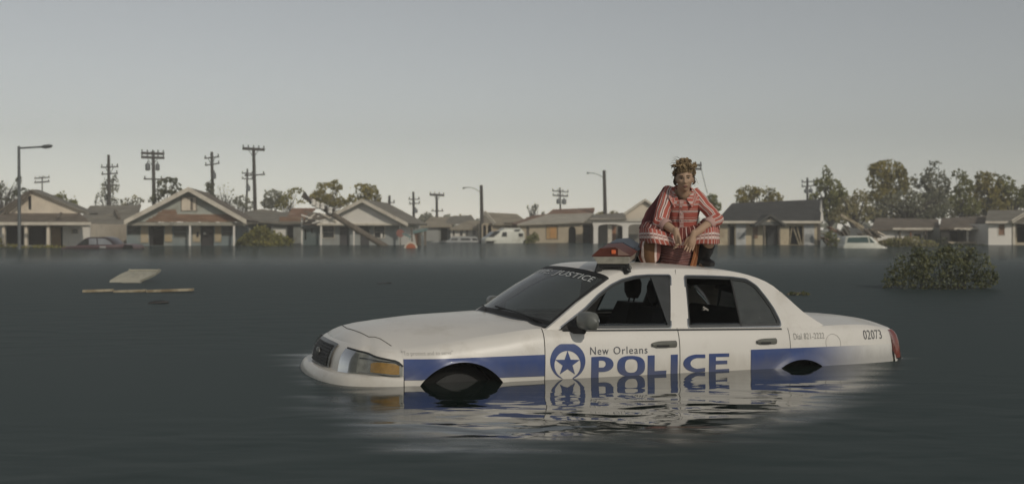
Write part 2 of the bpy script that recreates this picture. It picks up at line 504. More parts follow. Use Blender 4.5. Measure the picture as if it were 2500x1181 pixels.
def wall(p, k, off=0.0):
    """point of the body wall: perimeter parameter p, level k, pushed out by off; near (left) side has y < 0"""
    c = plan(p)
    e = 1e-2
    a, b = plan(max(p - e, 0)), plan(min(p + e, NS - 1))
    t = b - a; t /= max(np.linalg.norm(t), 1e-9)
    nrm = np.array([-t[1], t[0]])           # outward in (u, v)
    if p < 0.02: nrm = np.array([-1.0, 0.0])
    if p > NS - 1.02: nrm = np.array([1.0, 0.0])
    i = min(int(p), NS - 2)
    pr = []
    for j in (max(i - 1, 0), i, i + 1, min(i + 2, NS - 1)):
        pr.append(crom(KS, STA[j][1], k))
    x = p - i
    prof = crom([-1, 0, 1, 2], pr, x)
    w_, d = prof[0], prof[1]
    q = c - nrm * (d - off)
    return (q[0], -q[1], w_)

_pu = [(plan(7 + j * .02)[0], 7 + j * .02) for j in range(int((20 - 7) / .02))]
_us = np.array([a for a, b in _pu]); _ps = np.array([b for a, b in _pu])
def p_of_u(u): return float(np.interp(u, _us, _ps))
ARCH = [((0.0, .335), .385), ((2.906, .335), .357)]

def side(u, w_, off=0.0):
    """point on the left flank at length u and height w_"""
    p = p_of_u(u)
    lo, hi = 0.0, 12.0
    for _ in range(22):
        mid = (lo + hi) / 2
        if wall(p, mid)[2] < w_: lo = mid
        else: hi = mid
    q = wall(p, (lo + hi) / 2, off)
    fl = 0.0
    for c, r in ARCH:
        dd = math.hypot(u - c[0], w_ - c[1]) - r
        if dd > -0.02: fl += 0.016 * math.exp(-(dd / .028) ** 2)
    return (u, q[1] - fl, w_)

def flank(name, u0, u1, k0, k1, mat, off=0.0, du=0.03, dk=0.34, parent=None, wtop=None, wbot=None):
    """panel of the left flank as a fine grid, wheel arches cut out of it"""
    nu = max(2, int(round((u1 - u0) / du)))
    us = [u0 + (u1 - u0) * i / nu for i in range(nu + 1)]
    rows = []
    for u in us:
        p = p_of_u(u)
        w0 = wbot(u) if wbot else wall(p, k0)[2]
        w1 = wtop(u) if wtop else wall(p, k1)[2]
        rows.append((w0, w1))
    nk = max(2, int(round(max(b - a for a, b in rows) / 0.02)))
    vs_, idx = [], {}
    uw = []
    for i, u in enumerate(us):
        for j in range(nk + 1):
            uw.append([u, rows[i][0] + (rows[i][1] - rows[i][0]) * j / nk])
    fs = []
    ins = lambda a: any(math.hypot(a[0] - c[0], a[1] - c[1]) < r for c, r in ARCH)
    flag = [ins(a) for a in uw]
    for i in range(nu):
        for j in range(nk):
            q = (i * (nk + 1) + j, (i + 1) * (nk + 1) + j, (i + 1) * (nk + 1) + j + 1, i * (nk + 1) + j + 1)
            if not all(flag[t] for t in q): fs.append(q)
    for t, a in enumerate(uw):
        if flag[t]:
            for c, r in ARCH:
                d = math.hypot(a[0] - c[0], a[1] - c[1])
                if d < r:
                    d = max(d, 1e-4)
                    a[0] = c[0] + (a[0] - c[0]) * r / d; a[1] = c[1] + (a[1] - c[1]) * r / d
    used = sorted({t for f in fs for t in f}); rm = {t: n for n, t in enumerate(used)}
    m = MB()
    m.add([side(uw[t][0], uw[t][1], off) for t in used], [tuple(rm[t] for t in f) for f in fs])
    return m

def mirror(mb):
    r = MB(); r.v = [(x, -y, z) for x, y, z in mb.v]; r.f = [f[::-1] for f in mb.f]; r.m = list(mb.m); r.uv = dict(mb.uv)
    return r

def both(name, mb, mat, parent=car, **kw):
    a = mb.build(name, mat, parent, **kw)
    b = mirror(mb).build(name, mat, parent, **kw)
    return a, b

# inner dark shell that shows in the gaps
shell = MB()
ps = [0.0 + (NS - 1) * i / 120 for i in range(121)]
half = []
for p in ps:
    half.append([wall(p, k, -0.03) for k in np.linspace(0, 12, 14)])
def in_arch(q): return any(math.hypot(q[0] - c[0], q[2] - c[1]) < r + .03 for c, r in ARCH)
vv = [q for row in half for q in row]; ff = []
for i in range(120):
    for j in range(13):
        f = (i * 14 + j, (i + 1) * 14 + j, (i + 1) * 14 + j + 1, i * 14 + j + 1)
        if not any(in_arch(vv[t]) for t in f): ff.append(f)
shell.add(vv, ff); shell.add([(x, -y, z) for x, y, z in vv], [f[::-1] for f in ff])
shell.build('body', M_gap, car, smooth=True, fixn=False)

G = 0.0035
UD0, UD1, UD2 = .641, 1.779, 2.80
fender = flank('front_fender', -.425, UD0 - G, 8.3, 12, M_white, wbot=lambda u: wall(p_of_u(u), 0)[2])
doorf = flank('front_door', UD0 + G, UD1 - G, 0, 12, M_white)
doorr = flank('rear_door', UD1 + G, UD2 - G, 0, 12, M_white)
quarter = flank('quarter_panel', UD2 + G * .6, 3.872, 0, 12, M_white)
fl, fr_ = both('front_fender', fender, M_white, smooth=True, angle=60, fixn=False)
fdl, fdr = both('front_door', doorf, M_white, smooth=True, angle=60, fixn=False)
rdl, rdr = both('rear_door', doorr, M_white, smooth=True, angle=60, fixn=False)
ql, qr = both('quarter_panel', quarter, M_white, smooth=True, angle=60, fixn=False)

# rear: tail panel, bumper ; front: bumper, header
def wallpatch(p0, p1, k0, k1, off=0.0, np_=24, nk=8, ktop=None, kbot=None):
    P = []
    for i in range(np_ + 1):
        p = p0 + (p1 - p0) * i / np_
        a = kbot(p) if kbot else k0
        b = ktop(p) if ktop else k1
        P.append([wall(p, a + (b - a) * j / nk, off) for j in range(nk + 1)])
    return P
def sympatch(name, mat, p0, p1, k0, k1, off=0.0, np_=24, nk=8, from_nose=True, ktop=None, kbot=None):
    """patch that crosses the centre line of the car"""
    P = wallpatch(p0, p1, k0, k1, off, np_, nk, ktop, kbot)
    Q = [[(x, -y, z) for x, y, z in row] for row in P]
    rows = Q[::-1][:-1] + P if from_nose else P[:-1] + Q[::-1]
    m = MB(); m.grid(rows)
    return m.build(name, mat, car, smooth=True, angle=60, fixn=True)
P_RC = p_of_u(3.868)
sympatch('front_bumper', M_white, 0, 6.985, 0, 7.3, 0.012, 40, 22)
sympatch('header_panel', M_white, 0, 7.0, 7.0, 12, 0.0, 40, 16)
tail = sympatch('tail_panel', M_white, P_RC, NS - 1, 0.5, 12, 0.0, 26, 12, False)
sympatch('rear_bumper', M_white, P_RC + .12, NS - 1, 0, 7.3, 0.02, 30, 18, False)
# tail lamps
tl = MB(); tl.grid(wallpatch(P_RC + .05, 21.1, 7.5, 11.5, 0.008, 12, 6))
for a in both('tail_light', tl, M_red, smooth=True, fixn=False): pass
tk = MB(); tk.grid(wallpatch(P_RC + .03, 21.2, 7.2, 7.55, 0.012, 12, 2))
both('tail_light_gasket', tk, M_black, smooth=True, fixn=False)

# ---- hood and trunk deck
HC = [(-.765,.815),(-.70,.868),(-.62,.898),(-.527,.923),(-.328,.955),(-.126,.981),(.219,1.003),(.50,1.012),(.60,1.012)]
def hood_c(u): return float(crom([a for a, b in HC], [(b,) for a, b in HC], u)[0])
P_H1 = p_of_u(.66)
def hood_rows(p0, p1, n, q0, q1, m_, lift=0.0):
    P = []
    for i in range(n + 1):
        p = p0 + (p1 - p0) * i / n
        s_ = wall(p, 12)
        if p <= 7: uc = -.765 + (.40) * (p / 7) ** 1.35
        else:
            uc = -.365 + (.555 + .365) * ((s_[0] + .43) / (.66 + .43 - .02)) ** 1.0
        wc = hood_c(uc)
        row = []
        for j in range(m_ + 1):
            q = q0 + (q1 - q0) * j / m_
            u = s_[0] + (uc - s_[0]) * (q ** 1.25)
            w_ = s_[2] + (wc - s_[2]) * (1 - (1 - q) ** 2.1)
            # the raised centre of the hood and a soft crease at its shoulder
            w_ += 0.006 * math.exp(-((q - .30) / .09) ** 2) * min(1, max(0, (p - 4) / 4))
            row.append((u, s_[1] * (1 - q), w_ + lift))
        P.append(row)
    return P
P = hood_rows(0, P_H1, 70, 0, 1, 22)
hm_ = MB(); hm_.grid(P); hm_.grid([[(x, -y, z) for x, y, z in r] for r in P], flip=True)
hood = hm_.build('hood', M_white, car, smooth=True, angle=60)
bmh = bmesh.new(); bmh.from_mesh(hood.data); bmesh.ops.remove_doubles(bmh, verts=bmh.verts, dist=1e-4)
bmesh.ops.recalc_face_normals(bmh, faces=bmh.faces)
if sum(f.normal.z for f in bmh.faces) < 0: bmesh.ops.reverse_faces(bmh, faces=bmh.faces)
_in = [v for v in bmh.verts if not v.is_boundary]
for _ in range(26): bmesh.ops.smooth_vert(bmh, verts=_in, factor=.5, use_axis_x=False, use_axis_y=False, use_axis_z=True)
bmh.to_mesh(hood.data); hood_bvh = BVHTree.FromBMesh(bmh); bmh.free()
def on_hood(u, y):
    h = hood_bvh.ray_cast(Vector((u, y, 2.0)), Vector((0, 0, -1)))
    return h[0] if h[0] is not None else Vector((u, y, .8))
seam = MB()
pts = []
for v in np.linspace(-.74, .74, 31):
    u = -.655 + .14 * (abs(v) / .74) ** 2 + (.035 if abs(v) > .5 else 0) * min(1, (abs(v) - .5) / .06 if abs(v) > .5 else 0)
    q = on_hood(u, v); pts.append(q + Vector((0, 0, .0005)))
seam.tube(pts, .0042, 5)
seam.build('hood_seam', M_gap, car)

TC = [(3.12,1.0),(3.5,1.0),(3.9,.988),(4.1,.965),(4.22,.935),(4.29,.92)]
def trunk_c(u): return float(crom([a for a, b in TC], [(b,) for a, b in TC], u)[0])
P_T0 = p_of_u(3.0)
P = []
for i in range(49):
    p = P_T0 + (NS - 1 - P_T0) * i / 48
    s_ = wall(p, 12)
    if p < 20: uc = 3.05 + (4.0 - 3.05) * (p - P_T0) / (20 - P_T0)
    else: uc = 4.0 + (4.13 - 4.0) * ((p - 20) / (NS - 1 - 20)) ** .8
    wc = trunk_c(uc)
    row = []
    for j in range(17):
        q = j / 16
        row.append((s_[0] + (uc - s_[0]) * q ** 1.3, s_[1] * (1 - q), s_[2] + (wc - s_[2]) * (1 - (1 - q) ** 2.2)))
    P.append(row)
tm = MB(); tm.grid(P); tm.grid([[(x, -y, z) for x, y, z in r] for r in P], flip=True)
tm.build('trunk_lid', M_white, car, smooth=True, angle=60)

# ---- cabin: side frames with window openings, roof, glass
def gv(w_):
    t = min(max((w_ - .95) / .41, 0), 1.25)
    return .908 - .245 * t ** 1.15
def green(u, w_, off=0.0):
    return (u, -(gv(w_) + off), w_)
def round_poly(pts, r=0.03, n=4):
    out = []
    N_ = len(pts)
    for i in range(N_):
        a, b, c = [np.array(pts[k % N_], float) for k in (i - 1, i, i + 1)]
        d1, d2 = a - b, c - b
        l1, l2 = np.linalg.norm(d1), np.linalg.norm(d2)
        rr = min(r, l1 * .4, l2 * .4)
        s_, e_ = b + d1 / l1 * rr, b + d2 / l2 * rr
        for j in range(n + 1):
            t = j / n
            out.append(tuple((1 - t) ** 2 * s_ + 2 * t * (1 - t) * b + t * t * e_))
    return out
def inset(pts, d):
    n = len(pts); out = []
    area = sum(pts[i][0] * pts[(i + 1) % n][1] - pts[(i + 1) % n][0] * pts[i][1] for i in range(n))
    sg = 1 if area > 0 else -1
    for i in range(n):
        a, b, c = [np.array(pts[k % n], float) for k in (i - 1, i, i + 1)]
        t1 = (b - a) / (np.linalg.norm(b - a) + 1e-9); t2 = (c - b) / (np.linalg.norm(c - b) + 1e-9)
        n1 = np.array([-t1[1], t1[0]]) * sg; n2 = np.array([-t2[1], t2[0]]) * sg
        m_ = n1 + n2; L_ = np.linalg.norm(m_)
        m_ = n1 if L_ < 1e-6 else m_ / L_
        out.append(tuple(b + m_ * d / max(.35, float(np.dot(m_, n1)))))
    return out
def refine(pts, step=.06):
    out = []
    for i in range(len(pts)):
        a, b = np.array(pts[i]), np.array(pts[(i + 1) % len(pts)])
        n = max(1, int(np.linalg.norm(b - a) / step))
        for j in range(n): out.append(tuple(a + (b - a) * j / n))
    return out

WF = [(.777,.950),(1.026,1.101),(1.160,1.200),(1.290,1.274),(1.394,1.315),(1.523,1.345),(1.646,1.354),(1.842,1.356),(1.722,.952)]
WR = [(1.885,.952),(1.972,1.352),(2.2,1.352),(2.408,1.345),(2.545,1.330),(2.622,1.277),(2.680,1.175),(2.717,1.094),(2.742,1.0),(2.738,.962)]
OUT = [(.66,.942),(.70,.966),(.962,1.138),(1.128,1.236),(1.289,1.325),(1.38,1.362),(1.5,1.383),(1.65,1.396),(1.95,1.404),(2.2,1.402),(2.40,1.392),(2.60,1.355),(2.756,1.294),(2.884,1.179),(2.998,1.067),(3.10,1.000),(3.16,.965),(3.10,.94),(2.7,.942),(1.8,.938),(1.2,.938)]
WFr, WRr = round_poly(WF, .02), round_poly(WR, .025)
sf = MB()
sf.slab(refine(OUT), [refine(WFr), refine(WRr)], lambda a, b, s_: green(a, b, 0 if s_ == 0 else -.035))
both('cabin_side', sf, M_white, smooth=True, angle=40)
def ring(outer, inner, o0, o1):
    m = MB()
    m.slab(outer, [inner], lambda a, b, s_: green(a, b, o0 if s_ == 0 else o1))
    return m
tr = ring(WFr, inset(WFr, .020), -.006, -.030)
both('window_trim', tr, M_trim)
tr = ring(WRr, inset(WRr, .020), -.006, -.030)
both('window_trim', tr, M_trim)
ch = ring(inset(WFr, -.010), WFr, .004, -.004); both('window_chrome', ch, M_chrome)
ch = ring(inset(WRr, -.010), WRr, .004, -.004); both('window_chrome', ch, M_chrome)
# belt moulding
bl = MB()
bl.grid([[side(u, w_, .004) for w_ in (.932, .944)] for u in np.linspace(.80, 2.74, 40)])
both('belt_moulding', bl, M_trim, smooth=True)
# rain gutter line between roof and pillars
def gpoly(m, poly, off):
    m.slab(poly, [], lambda a, b, s_: green(a, b, off if s_ == 0 else off - .004))
# the front panes and the main rear panes are wound down, only their top edge shows above the sill
def wound(poly, cut):
    return [(a, min(b, cut)) for a, b in poly]
gw = MB(); gw.slab([(1.05, .93), (1.10, .985), (1.70, .985), (1.71, .93)], [], lambda a, b, s_: green(a, b, -.020 if s_ == 0 else -.024))
both('front_side_window', gw, G_clear)
# rear: divider bar, clear pane and the fixed quarter pane
WRi = inset(WRr, .018)
DIV = [(2.372, .95), (2.402, 1.36)]
def split(poly, left):
    out = []
    f_ = lambda q: (q[0] - (DIV[0][0] + (DIV[1][0] - DIV[0][0]) * (q[1] - .95) / .41)) * (1 if left else -1)
    for i in range(len(poly)):
        a, b = poly[i], poly[(i + 1) % len(poly)]
        fa, fb = f_(a), f_(b)
        if fa <= 0: out.append(a)
        if fa * fb < 0:
            t = fa / (fa - fb); out.append((a[0] + (b[0] - a[0]) * t, a[1] + (b[1] - a[1]) * t))
    return out
gw = MB(); gw.slab([(1.93, .93), (1.94, .985), (2.36, .985), (2.36, .93)], [], lambda a, b, s_: green(a, b, -.020 if s_ == 0 else -.024)); both('rear_side_window', gw, G_clear)
gw = MB(); gpoly(gw, split(WRi, False), -.016); both('quarter_window', gw, G_quarter)
dv = MB(); dv.bar(green(2.372, .955, -.010), green(2.405, 1.35, -.010), .012, .016); both('window_divider', dv, M_black)
# B pillar seam and door seams above the belt
sm_ = MB(); sm_.bar(green(1.782, .945, .0005), green(1.905, 1.40, .0005), .006, .004); both('pillar_seam', sm_, M_gap)

# roof: from the left rail over the crown
RAIL = [(1.289,1.325),(1.38,1.362),(1.5,1.383),(1.65,1.396),(1.95,1.404),(2.2,1.402),(2.40,1.392),(2.60,1.355),(2.756,1.294),(2.83,1.232)]
RL = [0, .10, .23, .37, .57, .72, .82, .90, .96, 1.0]
CEN = [(1.16,1.398),(1.27,1.425),(1.45,1.440),(1.66,1.445),(2.05,1.440),(2.3,1.425),(2.45,1.41),(2.56,1.388),(2.68,1.345),(2.77,1.282)]
def roof_pt(a, th):
    r = crom(RL, RAIL, a); c = crom(RL, CEN, a)
    v = gv(r[1]); ct, st = math.cos(th), math.sin(th)
    x = 1 - ct ** 2
    return (r[0] + (c[0] - r[0]) * x ** .8 if x > 0 else r[0], -v * ct ** .9 if ct > 0 else 0.0, r[1] + (c[1] - r[1]) * st)
def roof_sec(a):
    q = [roof_pt(a, math.pi / 2 * j / 16) for j in range(17)]
    q = [(q[0][0], q[0][1] - .003, q[0][2] - .010)] + q
    return q + [(x, -y, z) for x, y, z in q[:-1][::-1]]
rf = MB(); rf.grid([roof_sec(i / 40) for i in range(41)])
roof = rf.build('roof', M_white, car, smooth=True, angle=60)
if sum(p.normal.z * p.area for p in roof.data.polygons) < 0: roof.data.flip_normals()
bmr = bmesh.new(); bmr.from_mesh(roof.data); roof_bvh = BVHTree.FromBMesh(bmr); bmr.free()
def roof_z(u, y):
    h = roof_bvh.ray_cast(Vector((u, y, 3)), Vector((0, 0, -1)))
    return h[0].z if h[0] is not None else 1.40
hl = MB(); hl.grid([[(q[0], q[1] * .985, q[2] - .035) for q in roof_sec(i / 12)] for i in range(13)])
hl.build('headliner', M_int, car, smooth=True)

# windshield
def ws(a, b):
    """a -1..1 across, b 0 base .. 1 top"""
    q = roof_sec(0.0)
    jt = (a + 1) / 2 * (len(q) - 1); i = min(int(jt), len(q) - 2); f = jt - i
    top = np.array(q[i]) * (1 - f) + np.array(q[i + 1]) * f
    ta = top[1] / gv(1.325)
    base = np.array([.515 + .20 * ta ** 2, ta * .845, 1.008 - .045 * ta ** 2])
    pt = base + (top - base) * b
    bow = math.sin(math.pi * b) * .018 * (1 - .5 * ta ** 2)
    return (pt[0] - bow * .5, pt[1] * (1 - .0 * b), pt[2] + bow)
NSEC = len(roof_sec(0.0))
aa = [-1 + 2 * i / (NSEC - 1) for i in range(NSEC)]
wsm = MB(); wsm.grid([[ws(a * .985, .03 + .965 * j / 14) for a in aa] for j in range(15)])
wso = wsm.build('windshield', G_wind, car, smooth=True, angle=80)
bd = MB()
def ws_off(a, b, o): q = ws(a, b); return (q[0] - o * .6, q[1], q[2] + o * .8)
bd.grid([[ws_off(a, b, .003) for a in aa] for b in (.93, .965, 1.0)])
bd.grid([[ws_off(a, b, .003) for a in aa] for b in (.0, .04, .08)])
for sgn in (-1, 1):
    bd.grid([[ws_off(sgn * a, b, .003) for b in np.linspace(0, 1, 15)] for a in (.80, .9, 1.0)])
bd.build('windshield_border', M_black, car, smooth=True)
# cowl and wipers
cw = MB(); cw.grid([[(ws(a, 0)[0] - .05 + d * .06, ws(a, 0)[1], ws(a, 0)[2] - .004 + d * .012) for a in aa] for d in (0, .5, 1.2)])
cw.build('cowl', M_trim, car, smooth=True)
for y0, y1 in ((-.60, -.02), (.02, .55)):
    wp = MB()
    a0, a1 = ws(y0 / .80, .03), ws(y1 / .9, .10)
    wp.tube([(a0[0] - .03, a0[1], a0[2] + .012), ((a0[0] + a1[0]) / 2 - .02, (a0[1] + a1[1]) / 2, (a0[2] + a1[2]) / 2 + .022), (a1[0] - .01, a1[1], a1[2] + .012)], .007, 5)
    wp.build('wiper', M_black, car)
# rear window
q_r = roof_sec(1.0)
rw = MB()
rows = []
for j in range(11):
    b = j / 10
    row = []
    for q in q_r:
        ta = q[1] / gv(1.232)
        base = np.array([3.16 - .06 * ta ** 2, ta * .80, .985 - .0 * ta])
        pt = np.array(q) * (1 - b) + base * b
        row.append((pt[0] + .012 * math.sin(math.pi * b), pt[1], pt[2] + .012 * math.sin(math.pi * b)))
    rows.append(row)
rw.grid(rows); rw.build('rear_window', G_wind, car, smooth=True, angle=80)
cp = MB()   # C pillar fillet between side frame and rear window
cpts = [(2.83,1.232),(2.884,1.179),(2.998,1.067),(3.10,1.000),(3.16,.965)]
rows = []
for (u, w_), b in zip(cpts, (0, .22, .58, .84, 1.0)):
    ta = 1.0
    o_ = green(u, w_)
    base = np.array([3.10, -.80, .985]); t0 = np.array(q_r[0])
    inn = t0 * (1 - b) + base * b
    rows.append([o_, tuple((np.array(o_) + inn) / 2 + np.array([.008, 0, .006])), tuple(inn)])
cp.grid(crom_surface(rows, 4, 10)); both('rear_pillar', cp, M_white, smooth=True, angle=80)

# ---- decals on the flank
def dec_poly(outer, holes, off=.0035, step=.05):
    m = MB()
    m.slab(refine(outer, step), [refine(h, step) for h in holes], lambda a, b, s_: side(a, b, off if s_ == 0 else off - .002))
    return m
lerp = lambda a, b, t: a + (b - a) * t
d1 = flank('front_stripe', -.425, UD0 - G, 0, 0, M_blue, .0055,
           wbot=lambda u: lerp(.592, .606, (u + .45) / 1.08), wtop=lambda u: lerp(.738, .765, (u + .45) / 1.08))
d1.build('front_stripe', M_blue, car, smooth=True, angle=60, fixn=False)
d2 = flank('rear_stripe', 2.421, 3.868, 0, 0, M_fade, .0055,
           wbot=lambda u: .60, wtop=lambda u: lerp(.778, .805, (u - 2.421) / 1.45))
d2.build('rear_stripe', M_fade, car, smooth=True, angle=60, fixn=False)
m2 = mirror(d1); m2.build('front_stripe', M_blue, car, smooth=True, angle=60, fixn=False)
m2 = mirror(d2); m2.build('rear_stripe', M_fade, car, smooth=True, angle=60, fixn=False)

FP, CXP, HP = FPX, 1250.0, 560.0
_e = np.array([math.cos(CAR_YAW), math.sin(CAR_YAW)]); _n = np.array([math.sin(CAR_YAW), -math.cos(CAR_YAW)])
_o = np.array([CAR_LOC.x, CAR_LOC.y])
def flank_uw(px, py, v=.975):
    """length and height on the flank of a point measured in the photograph"""
    k = (px - CXP) / FP
    u = (k * (_o[1] + _n[1] * v) - (_o[0] + _n[0] * v)) / (_e[0] - k * _e[1])
    Y = _o[1] + _e[1] * u + _n[1] * v
    return (u, EYE - (py - HP) / FP * Y + .56 + u * .024)
def ell(cx_, cy_, rx, ry, n=40, a0=0, a1=360):
    return [(cx_ + rx * math.cos(R(a0 + (a1 - a0) * i / n)), cy_ + ry * math.sin(R(a0 + (a1 - a0) * i / n))) for i in range(n)]
def pxs(pts): return [flank_uw(a, b) for a, b in pts]
# emblem: flat-topped crescent with a five pointed star
outer = [(max(1338, min(1424, x)), max(839.5, y)) for x, y in ell(1381, 881, 43, 45, 48)]
inner = ell(1380.5, 889.5, 32.5, 35, 40)
# crescent opens at the bottom: outer arc one way, inner arc back
arc_o = [(1381 + 43 * math.sin(R(a)), max(839.5, 881 - 45 * math.cos(R(a)))) for a in np.linspace(-165, 165, 56)]
arc_i = [(1380.5 + 32 * math.sin(R(a)), 890 - 34 * math.cos(R(a))) for a in np.linspace(150, -150, 44)]
dec_poly(pxs(arc_o + arc_i), []).build('emblem_crescent', M_blue, car)
star = []
for i in range(10):
    r = 1.0 if i % 2 == 0 else .40
    star.append((1380.5 + 31.5 * r * math.sin(R(36 * i)), 887.5 - 31.5 * r * math.cos(R(36 * i))))
dec_poly(pxs(star), [], .0042).build('emblem_star', M_blue, car)
# POLICE, drawn letter by letter
def oval(cx_, cy_, rx, ry, pw=2.6, n=36):
    out = []
    for i in range(n):
        a = 2 * math.pi * i / n; c, s_ = math.cos(a), math.sin(a)
        out.append((cx_ + rx * math.copysign(abs(c) ** (2 / pw), c), cy_ + ry * math.copysign(abs(s_) ** (2 / pw), s_)))
    return out
base = lambda x: 930 - (x - 1440) * .045     # lower edge, runs on below the waterline
def Pbowl(x0, x1, y0, y1, n=16):
    cy_, ry = (y0 + y1) / 2, (y1 - y0) / 2
    xm = x0 + (x1 - x0) * .42
    return [(xm + (x1 - xm) * math.cos(a) ** .8 if math.cos(a) > 0 else xm, cy_ + ry * math.sin(a)) for a in np.linspace(-math.pi / 2, math.pi / 2, n)]
letters = []
letters.append(([(1438.6, 871)] + Pbowl(1438.6, 1493, 869.5, 907.5) + [(1457, 907.5), (1457, 922), (1438.6, 924)],
                [[(1457, 880)] + Pbowl(1457, 1474, 879.5, 896.5, 10) + [(1457, 896.5)]]))
letters.append((oval(1536, 893, 34, 25), [oval(1536.5, 892.5, 15.5, 16.5)]))
letters.append(([(1576.5, 867.5), (1593.5, 866.5), (1593.5, 905), (1622.5, 903.5), (1622, 914), (1576.5, 917)], []))
letters.append(([(1633, 865.5), (1650, 864.5), (1650, 911), (1633, 912.5)], []))
ca = [(1717, 864.5)] + [(1699 - 35.5 * math.sin(a), 886.5 - 22 * math.cos(a)) for a in np.linspace(.12, math.pi - .12, 22)] + [(1717, 906.5), (1717, 897)] \
     + [(1701 - 20 * math.sin(a), 886.5 + 13.2 * math.cos(a)) for a in np.linspace(.15, math.pi - .15, 16)] + [(1717, 873.5)]
letters.append((ca, []))
letters.append(([(1726.5, 863), (1775.5, 861.8), (1775.5, 870.3), (1743, 871), (1743, 880), (1771, 879.2), (1771, 888), (1743, 889), (1743, 901), (1776, 899.5), (1776, 909.5), (1726.5, 911)], []))
for out_, hol in letters:
    dec_poly(pxs(out_), [pxs(h) for h in hol]).build('police_letter', M_blue, car)

def text_on(body, mapper, name, mat, size=1.0, sx=1.0, bold=0.0, spacing=1.0, parent=car):
    """lettering as a flat mesh: font curve -> mesh -> mapped point by point onto a surface"""
    cu = bpy.data.curves.new(name, 'FONT'); cu.body = body; cu.size = size; cu.offset = bold; cu.resolution_u = 3; cu.space_character = spacing
    ob = bpy.data.objects.new('tmp_text', cu); col.objects.link(ob)
    dg = bpy.context.evaluated_depsgraph_get()
    me = bpy.data.meshes.new_from_object(ob.evaluated_get(dg))
    bpy.data.objects.remove(ob); bpy.data.curves.remove(cu)
    xs = [v.co.x for v in me.vertices]; ys = [v.co.y for v in me.vertices]
    x0, x1, y0 = min(xs), max(xs), 0.0
    y1 = max(ys)
    for v in me.vertices:
        v.co = mapper((v.co.x - x0) / (x1 - x0), (v.co.y - y0) / (y1 - y0))
    me.materials.clear(); me.materials.append(mat); me.name = name
    o = bpy.data.objects.new(name, me); col.objects.link(o); o.parent = parent
    return o
def px_map(x0, x1, yb0, yb1, h0, h1):
    """baseline from (x0,yb0) to (x1,yb1), cap heights h0..h1, in photograph pixels on the flank"""
    def f_(a, b):
        x = x0 + (x1 - x0) * a
        y = lerp(yb0, yb1, a) - lerp(h0, h1, a) * b
        u, w_ = flank_uw(x, y)
        return side(u, w_, .004)
    return f_
M_title = pm('text_title', (0.085, 0.09, 0.105), 0.5, 0.1, 9)
text_on('New', px_map(1436, 1481, 865.5, 864.4, 18.5, 18.3), 'city_lettering', M_title, spacing=1.15)
text_on('Orleans', px_map(1493, 1576, 864.1, 862, 18.3, 18), 'city_lettering', M_title, spacing=1.15)
text_on('"To protect and to serve"', px_map(985, 1102, 871.5, 864.5, 10, 8.5), 'motto_lettering', M_faint)
text_on('Dial 821-2222', px_map(1937, 2013, 829, 826, 15, 14), 'phone_lettering', M_faint2, spacing=1.1)
text_on('02073', px_map(2113, 2162, 829, 827.5, 22, 21), 'unit_number', M_text, spacing=1.05)
# windshield banner
M_banner = pm('banner_white', (0.62, 0.63, 0.61), 0.5, 0.1, 9)
def banner(a, b):
    return ws_off(lerp(.62, -.66, a), lerp(.82, .915, b), .0035)
for word_, a0_, a1_ in (('TO', .0, .10), ('SERVE:', .15, .50), ('JUSTICE', .55, 1.0)):
    text_on(word_, lambda a, b, a0_=a0_, a1_=a1_: banner(lerp(a0_, a1_, a), b), 'windshield_lettering', M_banner, spacing=1.05)
# fuel filler door ring
fd = MB(); c_ = flank_uw(2034, 838)
ringo = [(c_[0] + .075 * math.cos(a), c_[1] + .075 * math.sin(a)) for a in np.linspace(0, 2 * math.pi, 29)]
fd.tube([side(a, b, .0012) for a, b in ringo], .0022, 4); fd.build('fuel_door', M_faint, car)

# ---- door handles
for x0, x1, y0, y1, dr in ((1586, 1646, 832, 849, (fdl, fdr)), (1843, 1891, 826, 841, (rdl, rdr))):
    a, b = flank_uw(x0, (y0 + y1) / 2 + 1), flank_uw(x1, (y0 + y1) / 2 - 1)
    hw = (flank_uw(x0, y0)[1] - flank_uw(x0, y1)[1]) / 2
    m = MB()
    n = 12; rows = []
    for i in range(n + 1):
        t = i / n; u = lerp(a[0], b[0], t); w_ = lerp(a[1], b[1], t)
        hh = hw * min(1, math.sin(math.pi * min(max(t, .02), .98)) ** .35 if t < .5 else 1.0)
        y = side(u, w_)[1]
        rows.append([(u, y - .004, w_ - hh), (u, y - .022, w_ - hh * .7), (u, y - .026, w_), (u, y - .022, w_ + hh * .7), (u, y - .004, w_ + hh)])
    m.grid(rows)
    m.build('door_handle', M_handle, dr[0], smooth=True, angle=50)
    mirror(m).build('door_handle', M_handle, dr[1], smooth=True, angle=50)
    m = MB(); um, wm = lerp(a[0], b[0], .42), lerp(a[1], b[1], .42) - hw * .35
    m.box((um, side(um, wm)[1] - .0255, wm), ((b[0] - a[0]) * .5, .006, hw * .5))
    m.build('handle_recess', M_black, dr[0]); mirror(m).build('handle_recess', M_black, dr[1])

